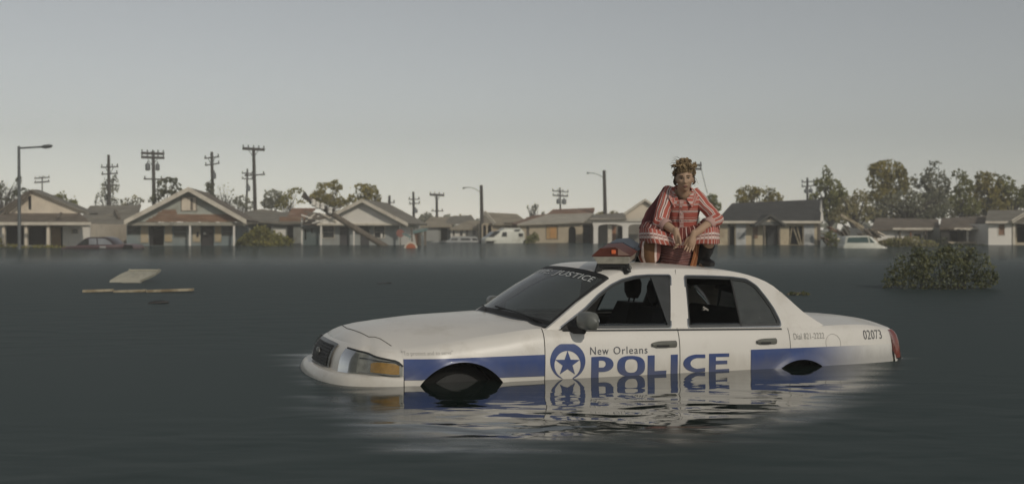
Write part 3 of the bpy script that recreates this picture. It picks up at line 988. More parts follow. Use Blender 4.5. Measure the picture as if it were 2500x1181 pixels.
# ---- door mirrors
mm_ = MB()
c0 = np.array([.95, -1.075, 1.022])
rows = []
for i in range(13):
    t = -1 + 2 * i / 12
    y_ = c0[1] + t * .115
    s_ = (1 - abs(t) ** 4.5) ** .5 if abs(t) < 1 else .02
    s_ = max(s_, .02)
    row = []
    for k in range(20):
        a = 2 * math.pi * k / 20; c, s2 = math.cos(a), math.sin(a)
        rx = .07 if c < 0 else .035
        row.append((c0[0] + rx * s_ * math.copysign(abs(c) ** .8, c) - .01 * t, y_, c0[2] + .070 * s_ * math.copysign(abs(s2) ** .6, s2)))
    rows.append(row)
mm_.grid(rows, closed=True)
ml = mm_.build('door_mirror', M_mirror, fdl, smooth=True, angle=80)
mr_ = mirror(mm_).build('door_mirror', M_mirror, fdr, smooth=True, angle=80)
mg = MB(); mg.lathe([(.0, 0), (.06, 0), (.06, .004), (0, .004)], (0, 0, 0), 'x', 20)
mg.v = [(x + c0[0] + .036, y * 1.6 + c0[1], z + c0[2]) for x, y, z in mg.v]
mg.build('mirror_glass', M_chrome, ml); mirror(mg).build('mirror_glass', M_chrome, mr_)
ms = MB()
ms.tube([(.87, -.90, .965), (.90, -.96, .962), (.93, -1.04, .96)], [(.05, .03), (.045, .022), (.04, .02)], 10)
ms.slab([(.775, .945), (.98, 1.06), (.985, .945)], [], lambda a, b, s_: green(a, b, .012 if s_ == 0 else -.02))
ms.build('mirror_arm', M_black, ml, smooth=True, angle=50); mirror(ms).build('mirror_arm', M_black, mr_, smooth=True, angle=50)

# ---- headlamps
P_IN, P_OUT = 2.95, 6.96
kt = lambda p: 10.9 - 1.15 * ((p - P_IN) / (P_OUT - P_IN)) ** 1.2 - (.9 * max(0, (p - 6.6) / .4) ** 2)
hb = MB(); hb.grid(wallpatch(P_IN, P_OUT, 8, 8, .010, 26, 8, kt, lambda p: 7.55))
hls = both('headlight', hb, M_lens, smooth=True, fixn=False)
hi = MB(); hi.grid(wallpatch(P_IN + .1, 4.35, 8, 8, .0135, 10, 6, lambda p: kt(p) - .25, lambda p: 8.0))
for i, h in enumerate(hls): (hi if i == 0 else mirror(hi)).build('headlight_bowl', M_lens2, h, smooth=True, fixn=False)
am = MB()
P_ = wallpatch(5.35, 6.82, 8, 8, .016, 12, 5, lambda p: 9.55 - 1.1 * max(0, (5.8 - p)) ** 1.5 - 1.6 * max(0, p - 6.6), lambda p: 8.2)
am.grid(P_)
for i, h in enumerate(hls): (am if i == 0 else mirror(am)).build('turn_signal', M_amber, h, smooth=True, fixn=False)
rb = MB()
for kk in (7.75, 7.95, 9.75):
    rb.tube([wall(p, min(kk, kt(p) - .15), .017) for p in np.linspace(4.5, 6.85, 16)], .004, 5)
for i, h in enumerate(hls): (rb if i == 0 else mirror(rb)).build('headlight_rib', M_chrome, h, smooth=True)
lg = MB(); lg.grid(wallpatch(P_IN, P_OUT, 8, 8, .028, 26, 6, kt, lambda p: 7.5))
for i, h in enumerate(hls): (lg if i == 0 else mirror(lg)).build('headlight_lens', G_lamp, h, smooth=True, fixn=False)
gk = MB(); gk.tube([wall(p, kt(p) + .06, .012) for p in np.linspace(P_IN, P_OUT, 24)], .0075, 6)
for i, h in enumerate(hls): (gk if i == 0 else mirror(gk)).build('headlight_gasket', M_trim, h, smooth=True)

# ---- grille
M_gmesh = pm('grille_black', (0.010, 0.011, 0.010), 0.6, 0.2, 30)
M_gframe = pm('grille_frame', (0.10, 0.10, 0.095), 0.35, 0.15, 10, metal=0.3)
gtop = lambda p: 11.55 - .25 * (p / 1.75) ** 3
sympatch('grille_frame', M_gframe, 0, 1.80, 7.55, 11.5, .016, 12, 10, True, gtop)
grl = sympatch('grille', M_gmesh, 0, 1.52, 7.9, 10.9, .020, 12, 10, True)
gb = MB()
for kk in np.linspace(8.1, 10.7, 7):
    pts = [wall(p, kk, .023) for p in np.linspace(0, 1.5, 8)]
    gb.tube([(x, -y, z) for x, y, z in pts[::-1]][:-1] + pts, .005, 4)
gb.build('grille_bar', M_black, grl)
bdg = MB(); q = wall(0.0, 9.4, .03)
bdg.lathe([(.001, -.012), (.03, -.010), (.045, 0), (.045, .01), (.001, .012)], (0, 0, 0), 'x', 20)
bdg.v = [(x + q[0], y * 1.2 + q[1], z * .75 + q[2]) for x, y, z in bdg.v]
bdg.build('grille_badge', M_lens2, car, smooth=True, angle=50)

# ---- wheels and arches
for (c, r), rr_ in zip(ARCH, (.345, .345)):
    for sgn in (-1, 1):
        lin = MB()
        arc = [(c[0] + (r - .002) * math.cos(a), c[1] + (r - .002) * math.sin(a)) for a in np.linspace(-.35, math.pi + .35, 40)]
        yo = [side(a, max(b, .16))[1] for a, b in arc]
        lin.grid([[(a, sgn * -(yv + .002) if sgn > 0 else (yv + .002), b) for (a, b), yv in zip(arc, yo)],
                  [(a, sgn * .62, b) for a, b in arc]])
        lin.add([(a, sgn * .62, b) for a, b in arc], [tuple(range(len(arc)))])
        lin.build('wheel_arch', M_tyre, car, smooth=True, fixn=False)
        wh = empty('wheel', (c[0], sgn * .735, .375)); wh.parent = car
        ty = MB(); ty.lathe([(.235, -.095), (.29, -.108), (.315, -.098), (.33, -.06), (.33, .06), (.315, .098), (.29, .108), (.235, .095)], (0, 0, 0), 'y', 40)
        ty.build('tyre', M_tyre, wh, smooth=True, angle=40)
        ri = MB()
        s0 = 1 if sgn > 0 else -1
        ri.lathe([(.25, s0 * .095), (.245, s0 * .110), (.15, s0 * .114), (.001, s0 * .118)], (0, 0, 0), 'y', 36)
        ri.build('rim', M_rim, wh, smooth=True, angle=30)

# ---- interior
def seat(u, y):
    s_ = empty('car_seat', (u, y, 0)); s_.parent = car
    m = MB()
    rows = []
    for i in range(9):
        t = i / 8; z = .48 + t * .60
        wd = .25 * (1 - .35 * max(0, t - .6) / .4); uu = .12 + t * .22
        rows.append([(uu + (.05 if abs(c) < .5 else .0) * 0 + sx, c * wd, z) for c, sx in ((-1, .02), (-.8, -.06), (0, -.04), (.8, -.06), (1, .02), (.8, .09), (0, .10), (-.8, .09))])
    m.grid(rows, closed=True); m.add(rows[-1], [tuple(range(8))])
    m.build('seat_back', M_int, s_, smooth=True, angle=60)
    m = MB(); m.box((-.1, 0, .46), (.5, .5, .14)); m.build('seat_cushion', M_int, s_, bevel=.03)
    m = MB(); m.lathe([(.001, -.10), (.07, -.095), (.105, -.04), (.11, .04), (.085, .09), (.001, .10)], (0, 0, 0), 'z', 18)
    m.v = [(x * .55 + .37, y_ * 1.2, z + 1.21) for x, y_, z in m.v]
    for q in (-.05, .05): m.tube([(.35, q, 1.05), (.37, q, 1.15)], .008, 5)
    m.build('headrest', M_int, s_, smooth=True, angle=60)
seat(1.50, -.38); seat(1.66, .38)
m = MB(); m.box((2.52, 0, .62), (.5, 1.5, .5)); m.box((2.83, 0, .87), (.16, 1.5, .36), rot=Euler((0, R(18), 0)).to_matrix())
m.build('rear_bench', M_int, car, bevel=.05)
m = MB(); m.box((3.02, 0, .955), (.42, 1.5, .03)); m.build('parcel_shelf', M_int, car)
m = MB(); m.grid([[(.72, y, .92), (.85, y, .985), (1.02, y, .97), (1.10, y, .88), (1.06, y, .70)] for y in np.linspace(-.80, .80, 9)])
m.build('dashboard', M_int, car, smooth=True)
m = MB()
cst = np.array([1.22, -.38, .90]); ring_ = [(cst[0] - .06 * math.sin(a), cst[1] + .19 * math.cos(a), cst[2] + .18 * math.sin(a)) for a in np.linspace(0, 2 * math.pi, 25)]
m.tube(ring_, .014, 6)
for a in (R(0), R(180), R(270)):
    m.tube([tuple(cst), (cst[0] - .06 * math.sin(a), cst[1] + .19 * math.cos(a), cst[2] + .18 * math.sin(a))], .014, 5)
m.build('steering_wheel', M_int, car)
m = MB(); m.box((1.30, .0, 1.325), (.02, .22, .06)); m.tube([(1.30, 0, 1.33), (1.27, 0, 1.39)], .008, 5)
m.build('rear_view_mirror', M_black, car, bevel=.008)
m = MB(); m.box((1.8, 0, .30), (3.0, 1.7, .06)); m.box((.62, 0, .65), (.05, 1.66, .6)); m.build('cabin_floor', M_int, car)
for sgn in (-1, 1):
    m = MB(); m.box((1.75, sgn * .86, .62), (2.1, .05, .58))
    m.build('door_lining', M_int, car)
m = MB(); m.tube([(2.30, -.50, 1.06), (2.27, -.47, 1.085), (2.28, -.44, 1.06), (2.31, -.43, 1.065)], .008, 6)
m.build('seat_belt_buckle', M_faint, car)

# ---- roof light bar, knocked askew
def lamp_mat(name, colr, em=0.0, alpha=.35):
    m = pm(name, colr, .15, .15, 14, coat=.6)
    return m
M_lred = pm('beacon_red', (0.115, 0.036, 0.024), .5, .2, 10, spec=.25)
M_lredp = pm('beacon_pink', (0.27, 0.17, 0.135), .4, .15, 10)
M_lblue = pm('beacon_blue', (0.045, 0.062, 0.085), .45, .15, 10, spec=.3)
M_lclear = pm('beacon_clear', (0.34, 0.32, 0.26), .3, .25, 18, coat=.4)
M_glow = bpy.data.materials.new('beacon_orange'); M_glow.use_nodes = True
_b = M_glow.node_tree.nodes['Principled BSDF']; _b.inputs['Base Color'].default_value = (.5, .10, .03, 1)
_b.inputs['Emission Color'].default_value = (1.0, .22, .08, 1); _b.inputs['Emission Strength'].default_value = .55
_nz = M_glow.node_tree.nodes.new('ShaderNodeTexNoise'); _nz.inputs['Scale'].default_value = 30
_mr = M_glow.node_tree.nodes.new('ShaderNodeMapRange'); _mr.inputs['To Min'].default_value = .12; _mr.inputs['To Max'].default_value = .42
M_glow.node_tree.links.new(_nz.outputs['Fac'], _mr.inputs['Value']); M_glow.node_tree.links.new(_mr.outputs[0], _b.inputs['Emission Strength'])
lb = empty('light_bar', (1.335, -.63, 1.388)); lb.parent = car; lb.scale = (1.08, 1.05, 1.08)
lb.rotation_euler = (R(4), R(-1.5), R(-32))
# in the bar's own frame: y along the bar (0 near end .. 1.12 far end), x across
def bar_sec(y, sc=1.0, lift=0.0):
    return [(-.155 * sc, y, .105 + lift), (-.085 * sc, y, .165 + lift * .5), (.03 * sc, y, .172 + lift * .5), (.15 * sc, y, .105 + lift)]
def pod(name, y0, y1, mat, taper0, taper1):
    m = MB()
    rows = [bar_sec(y0 - .0, taper0), bar_sec(y0 + .05, 1.0), bar_sec(y1 - .05, 1.0), bar_sec(y1, taper1)]
    m.grid(rows); m.add(rows[0], [(0, 1, 2, 3)]); m.add(rows[-1], [(3, 2, 1, 0)])
    m.add([rows[0][0], rows[0][3], rows[-1][3], rows[-1][0]], [(0, 1, 2, 3)])
    return m.build(name, mat, lb, bevel=.022, smooth=True, angle=50)
pod('red_lens', 0.0, .50, M_lred, .96, 1)
pod('blue_lens', .56, 1.10, M_lblue, 1, .95)
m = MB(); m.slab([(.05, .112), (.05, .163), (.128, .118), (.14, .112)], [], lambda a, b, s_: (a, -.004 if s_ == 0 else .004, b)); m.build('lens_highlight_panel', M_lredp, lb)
m = MB(); m.box((.018, -.006, .138), (.032, .012, .03)); m.build('orange_spot', M_glow, lb, bevel=.008)  # small orange block with weak emission on the end of the red lens
m = MB()
rows = [[(-.14 * s_, y, .102), (.14 * s_, y, .102), (.125 * s_, y, .05), (-.105 * s_, y, .05)] for y, s_ in ((.0, .97), (.04, 1), (.50, 1))]
m.grid(rows, closed=True); m.add(rows[0], [(0, 1, 2, 3)]); m.add(rows[-1], [(3, 2, 1, 0)])
m.build('clear_lens', M_lclear, lb, bevel=.004)
m = MB(); m.box((0, .58, .075), (.25, .10, .10)); m.box((0, .83, .076), (.27, .5, .05)); m.build('centre_housing', M_black, lb, bevel=.01)
for yy in (.06, .95):
    m = MB(); m.box((.0, yy, .035), (.20, .10, .03)); m.build('mount_rail', M_black, lb, bevel=.006)
for x_, yy in ((-.085, .03), (.095, .03), (-.085, .95), (.095, .95)):
    m = MB(); m.bar((x_, yy, .045), (x_ * 1.25, yy - .01, -.022), .03, .05); m.build('mount_foot', M_black, lb, bevel=.005)
m = MB(); m.tube([(.13, .02, .05), (.145, .01, .02), (.135, .0, -.005), (.115, .0, .01)], .006, 5); m.build('mount_hook', M_lens2, lb)

HAZE = 0.0017
# ================================================================== the flooded street behind
C_cream = pm('cream_paint', (0.76, 0.66, 0.52), .75, .10, 1.2, bump=.2, dirt=(.34,.27,.19), dscale=.8, dlo=.55, dhi=.8)
C_trim = pm('trim_paint', (0.66, 0.60, 0.49), .7, .10, 2, dirt=(.36,.30,.22), dscale=1.5, dlo=.5, dhi=.8)
C_white = pm('white_siding', (0.82, 0.775, 0.69), .7, .06, 1.0, bump=.15, dirt=(.45,.41,.34), dscale=.7, dlo=.56, dhi=.85)
C_palegreen = pm('pale_green_siding', (0.42, 0.43, 0.37), .75, .10, 1.2, bump=.2, dirt=(.25,.22,.16), dscale=.9, dlo=.5, dhi=.75)
C_blue = pm('blue_wall', (0.20, 0.245, 0.245), .75, .14, 1.3, bump=.2, dirt=(.32,.31,.27), dscale=.7, dlo=.45, dhi=.7)
C_yellow = pm('yellow_board', (0.46, 0.35, 0.19), .75, .14, 1.5, dirt=(.46,.40,.30), dscale=1.1, dlo=.45, dhi=.6)
C_brownroof = pm('brown_shingle', (0.165, 0.135, 0.102), .9, .25, 1.6, bump=.5, bscale=9, dirt=(.24,.20,.155), dscale=.6, dlo=.5, dhi=.7)
C_grayroof = pm('gray_shingle', (0.23, 0.21, 0.17), .9, .22, 1.4, bump=.5, bscale=9, dirt=(.22,.20,.16), dscale=.5, dlo=.5, dhi=.72)
C_tanroof = pm('tan_roof', (0.36, 0.31, 0.225), .9, .18, 1.4, bump=.4, bscale=9, dirt=(.20,.16,.11), dscale=.5, dlo=.52, dhi=.75)
C_darkroof = pm('dark_shingle', (0.058, 0.058, 0.055), .9, .2, 1.6, bump=.5, bscale=10, dirt=(.085,.082,.075), dscale=.4, dlo=.5, dhi=.7)
C_redroof = pm('rust_roof', (0.24, 0.135, 0.085), .85, .22, 1.2, bump=.3, dirt=(.36,.27,.20), dscale=.7, dlo=.5, dhi=.72)
C_boards = pm('bare_boards', (0.25, 0.15, 0.095), .85, .30, 2.2, bump=.4, dirt=(.33,.24,.17), dscale=.9, dlo=.5, dhi=.7, stretch=(.4,1,3))
C_stucco = pm('beige_stucco', (0.50, 0.42, 0.30), .85, .08, 2.0, bump=.35, bscale=22, dirt=(.33,.26,.17), dscale=.8, dlo=.52, dhi=.75)
C_yellowwall = pm('yellow_beige_wall', (0.56, 0.47, 0.32), .8, .10, 1.4, bump=.25, dirt=(.30,.21,.13), dscale=.75, dlo=.52, dhi=.72)
C_graywall = pm('gray_wall', (0.26, 0.265, 0.235), .8, .10, 1.4, bump=.25, dirt=(.16,.15,.12), dscale=.8, dlo=.52, dhi=.75)
C_ply = pm('plywood', (0.50, 0.32, 0.14), .8, .15, 2.0, bump=.2, stretch=(1,1,.3))
C_wood = pm('gray_wood', (0.16, 0.135, 0.105), .85, .25, 4, bump=.4, stretch=(1,1,.15))
C_pole = pm('pole_wood', (0.075, 0.068, 0.060), .9, .25, 5, bump=.4, stretch=(1,1,.1))
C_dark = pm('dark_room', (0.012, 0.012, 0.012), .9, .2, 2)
C_door = pm('dark_door', (0.022, 0.02, 0.02), .6, .25, 2)
C_browndoor = pm('brown_door', (0.24, 0.15, 0.065), .7, .2, 2)
C_pane = pm('dusty_pane', (0.025, 0.028, 0.028), .22, .3, 3, spec=.6)
C_tealpane = pm('teal_pane', (0.055, 0.105, 0.10), .2, .3, 2.5, spec=.6)
C_steel = pm('galvanised', (0.14, 0.15, 0.15), .5, .15, 6, metal=.4)
C_cer = pm('insulator', (0.11, 0.12, 0.12), .4, .2, 8)
C_palewood = pm('pale_plank', (0.42, 0.36, 0.25), .8, .22, 4, bump=.3, dirt=(.22,.17,.10), dscale=3, dlo=.45, dhi=.6)

def add_leaf_mat(name, c1, c2, sc=.55):
    m = bpy.data.materials.new(name); m.use_nodes = True
    N, L = m.node_tree.nodes, m.node_tree.links
    b = N['Principled BSDF']; b.inputs['Roughness'].default_value = .65; b.inputs['Specular IOR Level'].default_value = .25
    tc = N.new('ShaderNodeTexCoord'); nz = N.new('ShaderNodeTexNoise'); nz.inputs['Scale'].default_value = sc; nz.inputs['Detail'].default_value = 6; nz.inputs['Roughness'].default_value = .7
    L.new(tc.outputs['Object'], nz.inputs['Vector'])
    rp = N.new('ShaderNodeValToRGB'); rp.color_ramp.elements[0].position = .36; rp.color_ramp.elements[1].position = .66
    rp.color_ramp.elements[0].color = (*c1, 1); rp.color_ramp.elements[1].color = (*c2, 1)
    L.new(nz.outputs['Fac'], rp.inputs[0]); L.new(rp.outputs[0], b.inputs['Base Color'])
    tl_ = N.new('ShaderNodeBsdfTranslucent'); L.new(rp.outputs[0], tl_.inputs[0])
    mx = N.new('ShaderNodeMixShader'); mx.inputs[0].default_value = .35
    L.new(b.outputs[0], mx.inputs[1]); L.new(tl_.outputs[0], mx.inputs[2]); L.new(mx.outputs[0], N['Material Output'].inputs[0])
    return m
LF_olive = add_leaf_mat('leaf_olive', (0.176,0.166,0.055), (0.471,0.386,0.113))
LF_green = add_leaf_mat('leaf_green', (0.138,0.148,0.055), (0.335,0.327,0.113))
LF_gray = add_leaf_mat('leaf_gray', (0.167,0.176,0.131), (0.384,0.371,0.253))
LF_dark = add_leaf_mat('leaf_dark', (0.061,0.074,0.040), (0.176,0.178,0.090))
LF_yellow = add_leaf_mat('leaf_yellow', (0.15,0.14,0.040), (0.46,0.41,0.105))
LF_dry = add_leaf_mat('leaf_dry', (0.284,0.242,0.127), (0.500,0.449,0.228))
LF_bush = add_leaf_mat('leaf_bush', (0.091,0.106,0.055), (0.265,0.259,0.120), 2.2)
LF_bushb = add_leaf_mat('leaf_bush_gray', (0.146,0.174,0.139), (0.314,0.329,0.238), 3)

class House:
    """local frame of one facade: x along it, y into the depth, z up from the water; px() reads photograph pixels on it"""
    def __init__(s, name, label, px, Y, yaw=0, cat='house', group=None):
        p = at(px, 560, Y)
        s.o = Vector((p.x, Y)); s.a = R(yaw)
        s.root = empty(name, (p.x, Y, 0), s.a, label, cat, group)
        s.ex = Vector((math.cos(s.a), math.sin(s.a))); s.ey = Vector((-math.sin(s.a), math.cos(s.a)))
    def L(s, px, py, dy=0.0):
        k = (px - 1250.0) / FPX
        ob = s.o + s.ey * dy
        x = (k * ob.y - ob.x) / (s.ex.x - k * s.ex.y)
        Y = ob.y + s.ex.y * x
        return x, EYE - (py - 560.0) / FPX * Y
    def P(s, px, py, dy=0.0):
        x, z = s.L(px, py, dy)
        return Vector((x, dy, z))
    def rect(s, x0, x1, y0, y1, dy):
        a, b = s.L(x0, y1, dy), s.L(x1, y0, dy)
        return [(a[0], a[1]), (b[0], a[1]), (b[0], b[1]), (a[0], b[1])]
    def wall(s, name, outer, holes, dy, t, mat, parent=None):
        """outer: pixel polygon; holes: pixel rectangles or polygons"""
        o = [s.L(a, b, dy) for a, b in outer]
        hs = [s.rect(*h, dy) if len(h) == 4 and not hasattr(h[0], '__len__') else [s.L(a, b, dy) for a, b in h] for h in holes]
        m = MB(); m.slab(o, hs, lambda a, b, q: (a, dy if q == 0 else dy + t, b))
        return m.build(name, mat, parent or s.root)
    def slab(s, name, px_poly, dy, t, mat, parent=None, bevel=0):
        m = MB(); m.slab([s.L(a, b, dy) for a, b in px_poly], [], lambda a, b, q: (a, dy if q == 0 else dy + t, b))
        return m.build(name, mat, parent or s.root, bevel=bevel)
    def box(s, name, x0, x1, y0, y1, dy, t, mat, parent=None, bevel=0):
        return s.slab(name, [(x0, y1), (x1, y1), (x1, y0), (x0, y0)], dy, t, mat, parent, bevel)
    def panel(s, name, pts, mat, t=.12, parent=None):
        """roof plane: polygon of (px, py, depth) with thickness t below it"""
        p = [s.P(*q) for q in pts]
        return s.panel3(name, p, mat, t, parent)
    def panel3(s, name, p, mat, t=.12, parent=None):
        nrm = Vector((0, 0, 0))
        for i in range(1, len(p) - 1): nrm += (p[i] - p[0]).cross(p[i + 1] - p[0])
        nrm.normalize()
        if nrm.z < 0: nrm = -nrm; p = p[::-1]
        n = len(p); m = MB()
        fs = [tuple(range(n)), tuple(range(n, 2 * n))[::-1]] + [(i, i + n, (i + 1) % n + n, (i + 1) % n) for i in range(n)]
        m.add([q for q in p] + [q - nrm * t for q in p], fs)
        return m.build(name, mat, parent or s.root)
    def shell(s, x0, x1, ytop, depth, mat, dy=0.0, zb=-1.6, floor=True):
        """side and back walls plus a dark ceiling so that rooms stay dark"""
        a = s.L(x0, ytop, dy); b = s.L(x1, ytop, dy); zt = min(a[1], b[1])
        m = MB(); h = zt - zb
        m.box((a[0] + .08, dy + .16 + depth / 2, zb + h / 2), (.16, depth, h))
        m.build('side_wall', mat, s.root)
        m = MB(); m.box((b[0] - .08, dy + .16 + depth / 2, zb + h / 2), (.16, depth, h)); m.build('side_wall', mat, s.root)
        m = MB(); m.box(((a[0] + b[0]) / 2, dy + .24 + depth, zb + h / 2), (b[0] - a[0], .16, h)); m.build('back_wall', mat, s.root)
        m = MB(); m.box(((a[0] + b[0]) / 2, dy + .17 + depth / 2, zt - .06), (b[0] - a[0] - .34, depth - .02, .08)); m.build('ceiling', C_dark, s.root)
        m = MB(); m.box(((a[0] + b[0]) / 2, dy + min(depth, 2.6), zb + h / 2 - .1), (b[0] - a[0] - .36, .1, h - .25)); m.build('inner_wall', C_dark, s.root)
    def window(s, x0, x1, y0, y1, dy, mat=None, trim=None, bars=True, fw=1.6):
        w_ = s.wall('window', [(x0 - fw, y1 + fw), (x1 + fw, y1 + fw), (x1 + fw, y0 - fw), (x0 - fw, y0 - fw)], [(x0, x1, y0, y1)], dy - .05, .12, trim or C_trim)
        s.box('pane', x0, x1, y0, y1, dy + .02, .02, mat or C_pane, w_)
        if bars: s.box('window_bar', x0, x1, (y0 + y1) / 2 - .6, (y0 + y1) / 2 + .6, dy - .03, .04, trim or C_trim, w_)
        return w_
    def gable(s, xl, yl, xp, yp, xr, yr, depth, mat, over=.35, t=.14, barge=None, bw=9):
        """two roof slopes running back from a front gable, with bargeboards"""
        el, pk, er = s.P(xl, yl, -over), s.P(xp, yp, -over), s.P(xr, yr, -over)
        back = Vector((0, depth + 2 * over, 0))
        s.panel3('roof', [el, pk, pk + back, el + back], mat, t)
        s.panel3('roof', [pk, er, er + back, pk + back], mat, t)
        if barge:
            d = Vector((0, 0, -bw * s.o.y / FPX))
            for a, b in ((el, pk), (pk, er)):
                m = MB(); f_ = Vector((0, -.07, 0)); g_ = Vector((0, -.004, 0)); up = Vector((0, 0, .03))
                q = [a + up, b + up, b + d, a + d]
                m.add([v + f_ for v in q] + [v + g_ for v in q], [(0, 1, 2, 3), (7, 6, 5, 4)] + [(i, i + 4, (i + 1) % 4 + 4, (i + 1) % 4) for i in range(4)])
                m.build('bargeboard', barge, s.root)

BOT = 665   # pixel row well below the water for wall feet

# ---- 1: cream house on the far left with a broken gable
h = House('wooden_house', 'cream house with a torn gable and brown porch roof at the far left', 100, 70, 3)
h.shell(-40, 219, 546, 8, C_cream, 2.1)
h.wall('wall', [(-40, BOT), (219, BOT), (219, 546), (-40, 546)], [(14, 58, 551, 598), (68, 112, 551, 598), (124, 153, 551, 620), (176, 190, 560, 569)], 2.1, .15, C_white)
h.panel('porch_roof', [(-45, 543, -.3), (222, 545, -.3), (195, 520, 2.4), (-45, 519, 2.4)], C_brownroof, .1)
h.box('fascia', -45, 222, 542, 549.5, -.36, .05, C_trim)
for x in (8, 63, 117): h.box('porch_post', x - 3, x + 3, 549, BOT, -.1, .22, C_cream)
h.wall('gable_wall', [(8, 521), (76, 466), (212, 521)], [], 2.3, .15, C_cream)
h.slab('gap', [(69, 479), (76, 477), (76, 512), (70, 511)], 2.28, .02, C_dark)
h.panel('roof', [(76, 462, 2.0), (219, 520, 2.0), (240, 520, 9), (96, 463, 9)], C_grayroof, .10)
h.panel('broken_roof', [(76, 462, 2.0), (56, 478, 2.0), (62, 478, 9), (94, 463, 9)], C_brownroof, .12)
for i, (a, b, c, d) in enumerate([(74,465,-6,518),(70,474,4,524),(62,478,10,514),(76,470,30,508),(50,492,18,520)]):
    m = MB(); m.bar(h.P(a, b, 2.0 - .08 * i), h.P(c, d, 2.0 - .08 * i), .16, .09); m.build('loose_rafter', C_wood, h.root)
d_ = h.slab('door', [(126, 604), (149, 620), (147, 555), (124, 553)], 2.0, .06, C_browndoor)
h.window(176, 190, 560, 569, 2.1)
h.box('curtain', 153.5, 164, 552, 600, 2.0, .05, C_white)
h.box('eave_board', 168, 221, 545, 549.5, 1.9, .06, C_trim)
m = MB(); m.bar(h.P(139, 532, .0), h.P(150, 520, .5), .12, .12); m.build('vent_pipe', C_wood, h.root)

# ---- 2: low grey house
h = House('low_house', 'low grey-green house with a sagging hip roof between the cream house and the blue one', 250, 86, 0)
h.shell(213, 318, 549, 8, C_graywall)
h.wall('wall', [(213, BOT), (318, BOT), (318, 549), (213, 549)], [(252, 280, 557, 568)], 0, .15, C_graywall)
h.window(252, 280, 557, 568, 0)
h.panel('roof', [(194, 533, -.4), (206, 541, -.4), (230, 549, -.4), (322, 549, -.4), (345, 500, 5), (220, 502, 5)], C_grayroof, .12)
h.panel('roof', [(220, 502, 5), (345, 500, 5), (330, 545, 9.5), (210, 545, 9.5)], C_grayroof, .12)
m = MB(); m.bar(h.P(281, 515, 2), h.P(291, 535, 1), .18, .3); m.build('roof_tear', C_wood, h.root)
h.slab('eave_board', [(190, 530), (203, 541), (200, 546), (187, 535)], -.5, .06, C_trim)

# ---- 3: blue house with the big cream bargeboards
h = House('blue_house', 'blue double house with broad cream bargeboards and brown boards laid bare in its gable', 450, 76, 9)
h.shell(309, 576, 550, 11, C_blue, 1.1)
h.wall('wall', [(309, BOT), (576, BOT), (576, 549), (309, 549)], [(364, 400, 551, 599), (490, 522, 552, 603), (311, 342, 552, 572), (424, 455, 552, 579), (541, 566, 555, 576)], 1.1, .16, C_blue)
for x0, x1, y0, y1 in ((311, 342, 552, 572), (424, 455, 552, 579), (541, 566, 555, 576)):
    h.window(x0, x1, y0, y1, 1.1, pm('green_shade', (.055,.06,.045), .5, .25, 2), C_blue)
for x0, x1, y1 in ((343.5, 362, 592), (402, 420, 590), (470, 488.5, 590), (524, 540, 590)):
    h.box('shutter', x0, x1, 551.5, y1, 1.02, .06, C_yellow)
h.box('wall_lamp', 480, 485, 566, 577, .9, .12, C_door)
h.box('door_leaf', 366, 372, 552, 598, 1.35, .5, C_door); h.box('door_leaf', 493, 520, 556, 602, 1.45, .06, C_door)
h.box('notice', 497, 503, 567, 573, 1.40, .03, C_white)
for a, b in ((364, 600), (490, 604)): h.box('door_sill', a - 2, a + (38 if a < 400 else 34), b, b + 3, .95, .2, C_trim)
h.wall('gable_wall', [(312, 541), (461, 464), (592, 541)], [(443, 479, 481, 514)], 0.12, .16, C_palegreen)
v = h.window(443, 479, 481, 514, .12, C_cream, C_wood, False, 1.5)
for i in range(5): h.box('louvre', 444 + i * 7, 450 + i * 7, 482 + (i % 2) * 2, 513, .13 - .02 * (i % 3), .02, C_cream if i != 3 else C_wood, v)
yy = 513.0
rows = [(396, 432, 512, 517.2), (388, 433, 517.4, 522.6), (378, 566, 523, 527.5), (371, 574, 527.8, 532.2), (362, 582, 532.5, 537), (356, 588, 537.3, 541.5)]
for x0, x1, y0, y1 in rows:
    x = x0 + rnd.uniform(-3, 3)
    while x < x1 - 3:
        x2 = min(x1 + rnd.uniform(-3, 3), x + rnd.uniform(34, 70))
        h.box('bare_board', x, x2 - .6, y0 + rnd.uniform(-.3, .3), y1 + rnd.uniform(-.2, .2), .09 - rnd.uniform(0, .03), .05, C_boards)
        x = x2
h.box('porch_beam', 313, 592, 542.5, 550.5, 0.0, .22, pm('weathered_beam', (.34,.32,.26), .8, .2, 1.5, dirt=(.14,.12,.10), dscale=1.0, dlo=.5, dhi=.65))
h.box('porch_post', 461.5, 466, 550.5, BOT, .05, .16, C_white); h.box('porch_post', 569, 573.5, 550.5, BOT, .05, .16, C_white)
h.gable(303, 538, 460, 457, 602, 537, 11, C_brownroof, .55, .16, C_trim, 10.5)
h.box('porch_ceiling', 313, 588, 548, 549.5, .25, .85, C_blue)

# ---- 4: grey-roofed house behind the yellow bush
h = House('collapsed_house', 'sagging grey-roofed house half hidden behind the yellow-green bush', 660, 90, -2)
h.shell(604, 745, 543, 7, C_graywall, 0)
h.wall('wall', [(604, BOT), (745, BOT), (745, 543), (604, 543)], [(611, 622, 556, 592), (640, 662, 553, 596), (700, 716, 552, 594)], 0, .15, C_graywall)
h.box('white_board', 666, 697, 560, 581, -.1, .06, C_white)
h.panel('roof', [(592, 545, -.5), (640, 541, -.5), (700, 545, -.5), (752, 541, -.5), (735, 514, 4), (690, 517, 4), (640, 510, 4), (598, 516, 4)], C_grayroof, .12)
h.panel('roof_sheet', [(700, 532, .8), (748, 529, .8), (772, 508, 3), (712, 508, 3)], C_redroof, .08)
h.box('wall_patch', 682, 745, 529, 541, -.35, .08, C_boards)

